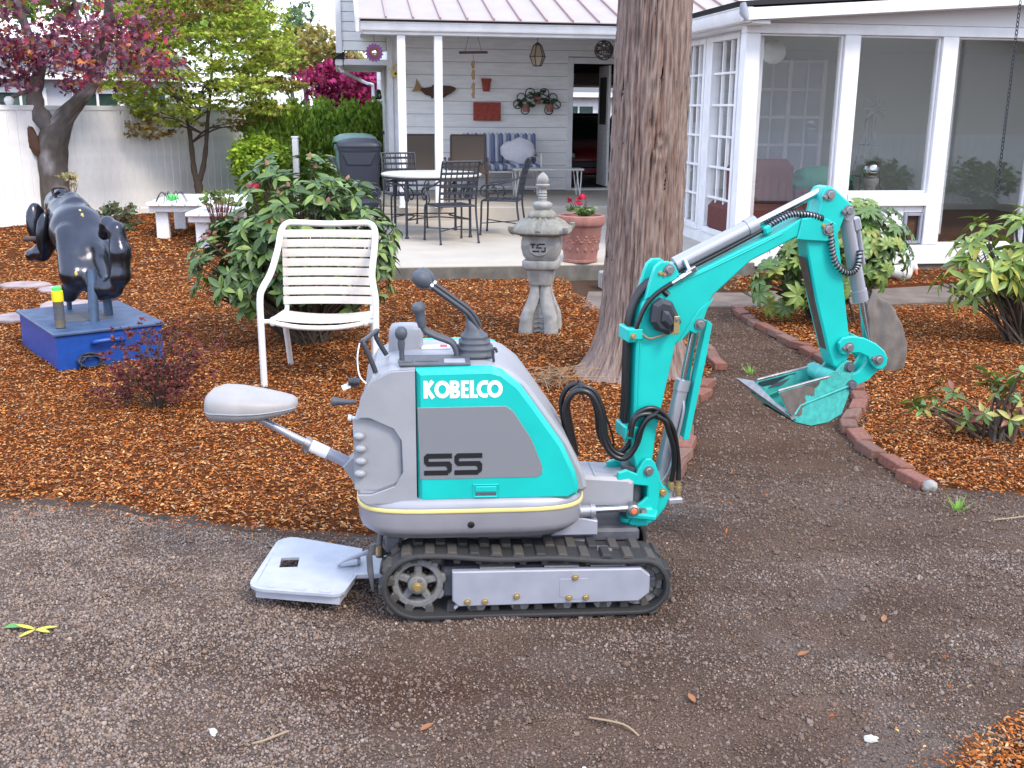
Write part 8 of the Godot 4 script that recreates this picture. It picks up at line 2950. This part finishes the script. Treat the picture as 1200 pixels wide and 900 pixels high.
	for e in [[-0.09, -0.20, 0.045], [-0.22, -0.36, 0.05], [-0.40, -0.52, 0.045], [-0.52, -0.62, 0.04]]:
		b = MB.new()
		b.tube([V(0.008, e[0], 0), V(-0.006, (e[0] + e[1]) * 0.5, 0.005), V(0.004, e[1], 0)], [0.018, e[2] * 0.6, 0.016], 8)
		part(g, "driftwood", b, M.wood_pale)
	g = thing("hanging_lantern", "tapered six sided hanging lantern with pale panes under the porch roof", "lantern", house(-1.41, 2.32, 5.2))
	b = MB.new()
	var lp := [[0.06, 0.0], [0.115, 0.13], [0.06, 0.29]]
	for k in 6:
		var a := TAU * k / 6
		var a2 := TAU * (k + 1) / 6
		for i in 2:
			b.bar(V(cos(a) * lp[i][0], lp[i][1], sin(a) * lp[i][0]), V(cos(a) * lp[i + 1][0], lp[i + 1][1], sin(a) * lp[i + 1][0]), 0.012, 0.012)
		for i in 3:
			b.bar(V(cos(a) * lp[i][0], lp[i][1], sin(a) * lp[i][0]), V(cos(a2) * lp[i][0], lp[i][1], sin(a2) * lp[i][0]), 0.012, 0.012)
	b.tube([V(0, 0.29, 0), V(0, 0.66, 0)], 0.006, 6)
	b.lathe(Transform3D(), [Vector2(0.065, 0.285), Vector2(0.02, 0.33), Vector2(0, 0.33)], 6)
	part(g, "cage", b, M.iron_rusty)
	for k in 6:
		var a := TAU * k / 6
		var a2 := TAU * (k + 1) / 6
		for i in 2:
			b = MB.new()
			b.face([V(cos(a) * lp[i][0], lp[i][1], sin(a) * lp[i][0]) * 0.985, V(cos(a2) * lp[i][0], lp[i][1], sin(a2) * lp[i][0]) * 0.985, V(cos(a2) * lp[i + 1][0], lp[i + 1][1], sin(a2) * lp[i + 1][0]) * 0.985, V(cos(a) * lp[i + 1][0], lp[i + 1][1], sin(a) * lp[i + 1][0]) * 0.985], V(cos(a), 0, sin(a)))
			part(g, "pane", b, M.lamp_glass)
	g = thing("wicker_ball", "round woven wicker ball hanging in front of the door", "ornament", house(-0.46, 2.545, 5.0))
	b = MB.new()
	for k in 13:
		var bs := Basis.from_euler(V(k * 1.3, k * 2.1, k * 0.7))
		var ring := []
		for q in 26:
			ring.append(bs * V(cos(TAU * q / 26) * 0.135, sin(TAU * q / 26) * 0.135, 0.02 * sin(k)))
		b.tube(ring, 0.0075, 5, false, true)
	part(g, "weave", b, M.wicker)
	b = MB.new()
	b.tube([V(0, 0.13, 0), V(0, 0.44, 0)], 0.004, 5)
	part(g, "cord", b, M.iron)
	g = thing("sun_spinner", "purple toothed sun shaped wind spinner hanging left of the posts", "ornament", house(-3.82, 2.42, 4.2))
	b = MB.new()
	var gear := PackedVector2Array()
	for k in 32:
		gear.append(Vector2.from_angle(TAU * k / 32) * (0.125 if k % 2 else 0.105))
	b.prism(Transform3D(), gear, -0.006, 0.006, 0.002)
	part(g, "toothed_ring", b, M.purple)
	b = MB.new()
	b.prism(Transform3D(), circle(0.075, 24), -0.012, 0.012, 0.003)
	part(g, "red_disc", b, M.sofa)
	b = MB.new()
	b.blob(at(0, 0, 0), V(0.04, 0.04, 0.028), 0, 1, 1, 14, 10)
	part(g, "centre", b, M.chrome)
	b = MB.new()
	b.tube([V(0, 0.12, 0), V(0, 0.25, 0)], 0.003, 5)
	part(g, "cord", b, M.iron)
	g = thing("bird_house", "small yellow roofed bird house fixed at the wall corner", "bird house", house(-3.40, 2.24, 7.10))
	b = MB.new()
	b.bx(V(0, 0, 0), V(0.14, 0.12, 0.12), 0.004)
	part(g, "box", b, M.yellow_paint)
	b = MB.new()
	b.prism(Transform3D(), pv([-0.11, 0.05, 0, 0.14, 0.11, 0.05, 0.11, 0.07, 0, 0.165, -0.11, 0.07]), -0.09, 0.09, 0.003)
	part(g, "roof", b, M.yellow_paint)
	b = MB.new()
	b.prism(at(0, 0, 0.0605), circle(0.02, 14), 0, 0.003)
	part(g, "entrance_hole", b, M.black_paint)
	b = MB.new()
	b.bx(V(0, 0, 0), V(0.04, 0.30, 0.22), 0.015)
	b.tube(curve([V(0, 0.14, -0.05), V(0, 0.24, -0.02), V(0, 0.24, 0.02), V(0, 0.14, 0.05)], 4), 0.012, 6)
	mono("blue_bag", "dark blue bag hung on the wall right of the open door", "bag", b, M.blue_cloth, house(0.42, 1.42, 6.3))
	# rain chains
	for e in [["rain_chain", "rusty twisted rain chain hanging between door and tree trunk", house(-0.30, 2.55, 4.72), 2.0, 0.030, M.iron_rusty], ["rain_chain", "long black rain chain hanging before the right sunroom pane", house(2.52, 2.78, -0.42), 1.95, 0.017, M.iron]]:
		b = MB.new()
		var n := int(e[3] / (e[4] * 2.4))
		for k in n:
			var ring := []
			var bs := Basis(Vector3.UP, PI / 2 * (k % 2) + 0.3)
			for q in 10:
				ring.append(bs * V(cos(TAU * q / 10) * e[4] * 0.85, 0, 0) + V(0, -k * e[4] * 2.4 + sin(TAU * q / 10) * e[4] * 1.5, 0))
			b.tube(ring, e[4] * 0.28, 5, false, true)
		mono(e[0], e[1], "chain", b, e[5], e[2])
	g = thing("plant_stand", "small rusty stand with a pot under the rain chain", "plant stand", house(-0.30, 0.170, 4.05))
	b = MB.new()
	for k in 3:
		b.tube([V(cos(k * 2.1) * 0.09, 0, sin(k * 2.1) * 0.09), V(cos(k * 2.1) * 0.07, 0.22, sin(k * 2.1) * 0.07)], 0.008, 6)
	part(g, "legs", b, M.iron_rusty)
	b = MB.new()
	b.lathe(at(0, 0.18, 0), [Vector2(0, 0), Vector2(0.07, 0), Vector2(0.095, 0.17), Vector2(0.105, 0.17), Vector2(0.105, 0.20), Vector2(0, 0.19)], 16)
	part(g, "pot", b, M.sofa)
	b = MB.new()
	b.blob(at(0, 0.40, 0), V(0.035, 0.05, 0.035), 0, 1, 1, 10, 8)
	part(g, "knob", b, M.iron_rusty)


# ---------------------------------------------------------------- beyond the garden
func simple_house(called: String, label: String, xf: Transform3D, w: float, d: float, h: float, rise: float, wall: Material, wins: Array, over := 0.35, front := true) -> void:
	var o := thing(called, label, "house", xf)
	var b := MB.new()
	if front:   # gable towards +z
		b.prism(Transform3D(), pv([-w * 0.5, 0, w * 0.5, 0, w * 0.5, h, 0, h + rise, -w * 0.5, h]), -d, 0)
	else:
		b.bx(V(0, h * 0.5, -d * 0.5), V(w, h, d))
	part(o, "wall", b, wall)
	b = MB.new()
	if front:
		var k := rise / (w * 0.5)
		for s in [-1, 1]:
			b.prism(Transform3D(), pv([0, h + rise + 0.02, s * (w * 0.5 + over), h - k * over + 0.02, s * (w * 0.5 + over), h - k * over + 0.16, 0, h + rise + 0.18]), -d - over, over)
	else:
		b.prism(Transform3D(Basis(Vector3.UP, PI / 2), Vector3()), pv([-over, h - 0.02, d * 0.5, h + rise, d + over, h - 0.02, d + over, h + 0.1, d * 0.5, h + rise + 0.14, -over, h + 0.1]), -w * 0.5 - over, w * 0.5 + over)
	var roof := part(o, "roof", b, M.roof_shingle)
	b = MB.new()
	if front:
		var k := rise / (w * 0.5)
		for s in [-1, 1]:
			b.prism(Transform3D(), pv([0, h + rise - 0.03, s * (w * 0.5 + over), h - k * over - 0.03, s * (w * 0.5 + over), h - k * over + 0.17, 0, h + rise + 0.19]), over, over + 0.03)
	else:
		b.bx(V(0, h + 0.04, over + 0.02), V(w + over * 2, 0.14, 0.05))
	part(roof, "fascia", b, M.house_white)
	for e in wins:
		b = MB.new()
		for f in [[e[0], e[1] - 0.05, e[2] + 0.2, 0.1], [e[0], e[1] + e[3] + 0.05, e[2] + 0.2, 0.1], [e[0] - e[2] * 0.5 - 0.05, e[1] + e[3] * 0.5, 0.1, e[3]], [e[0] + e[2] * 0.5 + 0.05, e[1] + e[3] * 0.5, 0.1, e[3]], [e[0], e[1] + e[3] * 0.5, 0.05, e[3]]]:
			b.bx(V(f[0], f[1], 0.03), V(f[2], f[3], 0.06))
		var win := part(o, "window", b, M.house_white)
		b = MB.new()
		b.bx(V(e[0], e[1] + e[3] * 0.5, 0.005), V(e[2], e[3], 0.02))
		part(win, "pane", b, M.car_glass)


func make_background() -> void:
	simple_house("neighbour_house", "grey blue neighbour house glimpsed over the white fence", at(-10.4, 0, -22.5, 0.5), 7.0, 6.0, 2.25, 0.8, M.grey_wall, [[1.7, 1.15, 0.8, 0.8], [2.7, 1.15, 0.8, 0.8], [0.2, 1.15, 0.8, 0.8], [-1.6, 1.15, 0.8, 0.8]], 0.3, false)
	simple_house("white_garage", "white building with grey roof seen through the open garage", house(0.3, 0, 22.0), 9.0, 5.0, 2.1, 1.0, M.house_white, [[2.6, 0.9, 0.9, 0.9]], 0.35, false)
	# mirrored in the sunroom panes: the yard's right side with fence, shrubs and the house beyond
	var f := thing("low_fence", "white board fence mirrored in the sunroom panes", "fence", at(7.6, 0, -3.2, 0.37))
	var b := MB.new()
	b.bx(V(0, 0.66, 0), V(0.142, 1.28, 0.02), 0.004)
	var bm := b.mesh()
	for k in 56:
		part(f, "fence_board", bm, M.fence, at(-1.6 + k * 0.15, 0, 0))
	b = MB.new()
	b.bx(V(0, 0.68, 0), V(0.12, 1.38, 0.12), 0.004)
	b.lathe(at(0, 1.37, 0), [Vector2(0.07, 0), Vector2(0.04, 0.03), Vector2(0.065, 0.09), Vector2(0.05, 0.14), Vector2(0, 0.16)], 12)
	for k in 4:
		part(f, "fence_post", b.mesh(), M.fence, at(-1.6 + k * 2.4, 0, 0.02))
	simple_house("tan_house", "tan house with low gable mirrored in the sunroom panes", at(14.2, 0, 3.2, PI + 0.62), 11.0, 7.0, 2.9, 1.6, M.tan_wall, [], 0.4, true)
	var t := thing("mirrored_shrub", "green shrub by the low fence mirrored in sunroom panes", "shrub", at(9.3, 0, -4.4))
	b = MB.new()
	limb(b, [V(0, 0, 0), V(0, 0.3, 0), V(0.1, 0.6, 0)], 0.03, 0.01)
	part(t, "stem", b, M.bark_brown)
	crown(t, "foliage", [[V(0, 0.45, 0), V(0.6, 0.42, 0.45), 800]], small_leaf(Color(1, 1, 1)), 0.11, [Color(0.08, 0.15, 0.03), Color(0.12, 0.2, 0.04)], 0.5, 0.3)
	copy_of(t, at(11.0, 0, -5.1, 1.0), "second green shrub farther along the mirrored fence")
	t = thing("mirrored_tree", "tall dark tree behind the mirrored tan house", "tree", at(19.5, 0, 0.0))
	b = MB.new()
	limb(b, [V(0, 0, 0), V(0.1, 2, 0), V(0, 4, 0), V(0.2, 6, 0)], 0.25, 0.06)
	part(t, "trunk", b, M.bark_brown)
	crown(t, "crown", [[V(0, 5.6, 0), V(2.4, 2.2, 2.2), 2600]], star_leaf(Color(1, 1, 1)), 0.36, [Color(0.06, 0.12, 0.03), Color(0.09, 0.16, 0.035)], 0.4, 0.3)


# ---------------------------------------------------------------- small things on the ground
func make_litter() -> void:
	var leaf := leaf_mesh(Color(0.55, 0.48, 0.05), 0.075, 0.020, -0.1)
	var o := thing("yellow_leaf_sprig", "yellow fallen leaf sprig on the gravel at left", "leaf", at(-1.585, gh(-1.585, -3.2) + 0.012, -3.2))
	for a in [0.1, -0.5, 2.9, -1.9]:
		part(o, "leaf", leaf, M.leaf, at(0, 0, 0, a))
	o = thing("green_leaf", "single green fallen leaf at the left edge of the gravel", "leaf", at(-1.70, gh(-1.70, -3.21) + 0.012, -3.21))
	part(o, "blade", leaf_mesh(Color(0.10, 0.28, 0.07), 0.07, 0.035, 0.1), M.leaf, at(0, 0, 0, 0.3))
	for e in [[0.33, -2.42, 0.020, "white stone, rightmost of two near the bottom picture edge"], [0.20, -2.44, 0.014, "small white stone left of the bigger white one below the track"], [-0.83, -2.62, 0.013, "white stone in the gravel under the foot platform's left"], [1.02, -2.62, 0.016, "white stone beside the mulch corner at bottom right"]]:
		var b := MB.new()
		b.blob(Transform3D(), V(e[2] * 1.2, e[2] * 0.6, e[2] * 0.8), 0.9, 1.6, int(e[0] * 100) + 90, 9, 7)
		mono("white_stone", e[3], "stone", b, M.cream, at(e[0], gh(e[0], e[1]) + 0.006, e[1], e[0] * 9.0), "white stones on the yard")
	var g := MB.new()
	g.blob(Transform3D(), V(0.038, 0.032, 0.032), 0.4, 1.2, 4, 12, 9)
	mono("grey_stone", "round grey stone at the end of the right brick row", "stone", g, M.stone, at(1.94, 0.02, -4.62))
	# clods in the soil
	# grass tufts
	for e in [[1.97, -4.37, 34, 0.05, "small bright green grass tuft right of the brick row end"], [1.60, -6.85, 26, 0.06, "green grass tuft on the dirt path beside the left bricks"], [2.45, -4.32, 18, 0.035, "thin grass tuft at the front edge of the right bed"]]:
		var b := MB.new()
		for k in int(e[2]):
			var a := rng.randf() * TAU
			var r := rng.randf() * 0.035
			var p := V(cos(a) * r, 0, sin(a) * r)
			var h: float = e[3] * rng.randf_range(0.5, 1.2)
			var tip := p * 2.2 + V(cos(a), 0, sin(a)) * h * 0.4 + V(0, h, 0)
			var s := V(-sin(a), 0, cos(a)) * 0.003
			b.face([p - s, p + s, tip], V(cos(a), 0.3, sin(a)))
		b.col = Color(1, 1, 1)
		var m := StandardMaterial3D.new()
		m.albedo_color = lin(0.16, 0.36, 0.04)
		m.roughness = 0.6
		m.backlight_enabled = true
		m.backlight = Color(0.4, 0.5, 0.2)
		mono("grass_tuft", e[4], "grass", b, m, at(e[0], gh(e[0], e[1]), e[1]), "grass tufts on the yard")
	# dry stalks by the tree foot and twigs on the ground
	var d := MB.new()
	for k in 40:
		var a := rng.randf() * TAU
		var r := rng.randf() * 0.16
		var p := V(cos(a) * r, 0.02, sin(a) * r * 0.6)
		d.tube([p, p + V(rng.randfn(0, 0.06), rng.randf_range(0.03, 0.12), rng.randfn(0, 0.05)), p + V(rng.randfn(0, 0.14), rng.randf_range(0.02, 0.13), rng.randfn(0, 0.1))], 0.0022, 4, false)
	mono("dry_stalks", "tangle of dry pale stalks left of the tree foot", "dry grass", d, M.twig, at(0.26, 0.02, -6.35))
	for e in [[1.75, -6.45, 0.25, 0.9, "dry twig lying across the path, left of the bucket"], [2.02, -6.35, 0.22, 2.4, "pale twig standing out of the path by the bricks"], [2.15, -4.25, 0.16, 0.2, "thin stick on the gravel below the right bed"], [0.30, -2.66, 0.16, 2.5, "curved thin stick on the soil below the track"], [-0.66, -2.58, 0.10, 0.5, "short red twig in the gravel below the platform"]]:
		var b := MB.new()
		b.tube(curve([V(-e[2] * 0.5, 0.006, 0), V(-0.02, 0.014, 0.012), V(e[2] * 0.5, 0.008, -0.01)], 4), 0.0035, 5)
		mono("twig", e[4], "twig", b, M.twig, at(e[0], gh(e[0], e[1]) + 0.002, e[1], e[3]), "twigs on the yard")
	var fl := [[0.92, -3.05, 0.4], [0.55, -2.78, 1.9], [-0.25, -2.62, 0.7], [-1.55, -4.15, 2.2], [1.28, -3.3, 1.1]]
	var where := ["on the soil right of the track", "on the soil below the track's right end", "on the gravel below the track middle", "at the front edge of the left mulch", "among the stones right of the excavator"]
	for k in fl.size():
		part_leaf(V(fl[k][0], gh(fl[k][0], fl[k][1]) + 0.008, fl[k][1]), fl[k][2], "dry orange brown leaf " + where[k])


func part_leaf(p: Vector3, turn: float, label: String) -> void:
	mono("dry_leaf", label, "leaf", leaf_mesh(Color(0.30, 0.12, 0.04), 0.045, 0.02, -0.15), M.leaf, at(p.x, p.y, p.z, turn), "dry leaves on the yard")
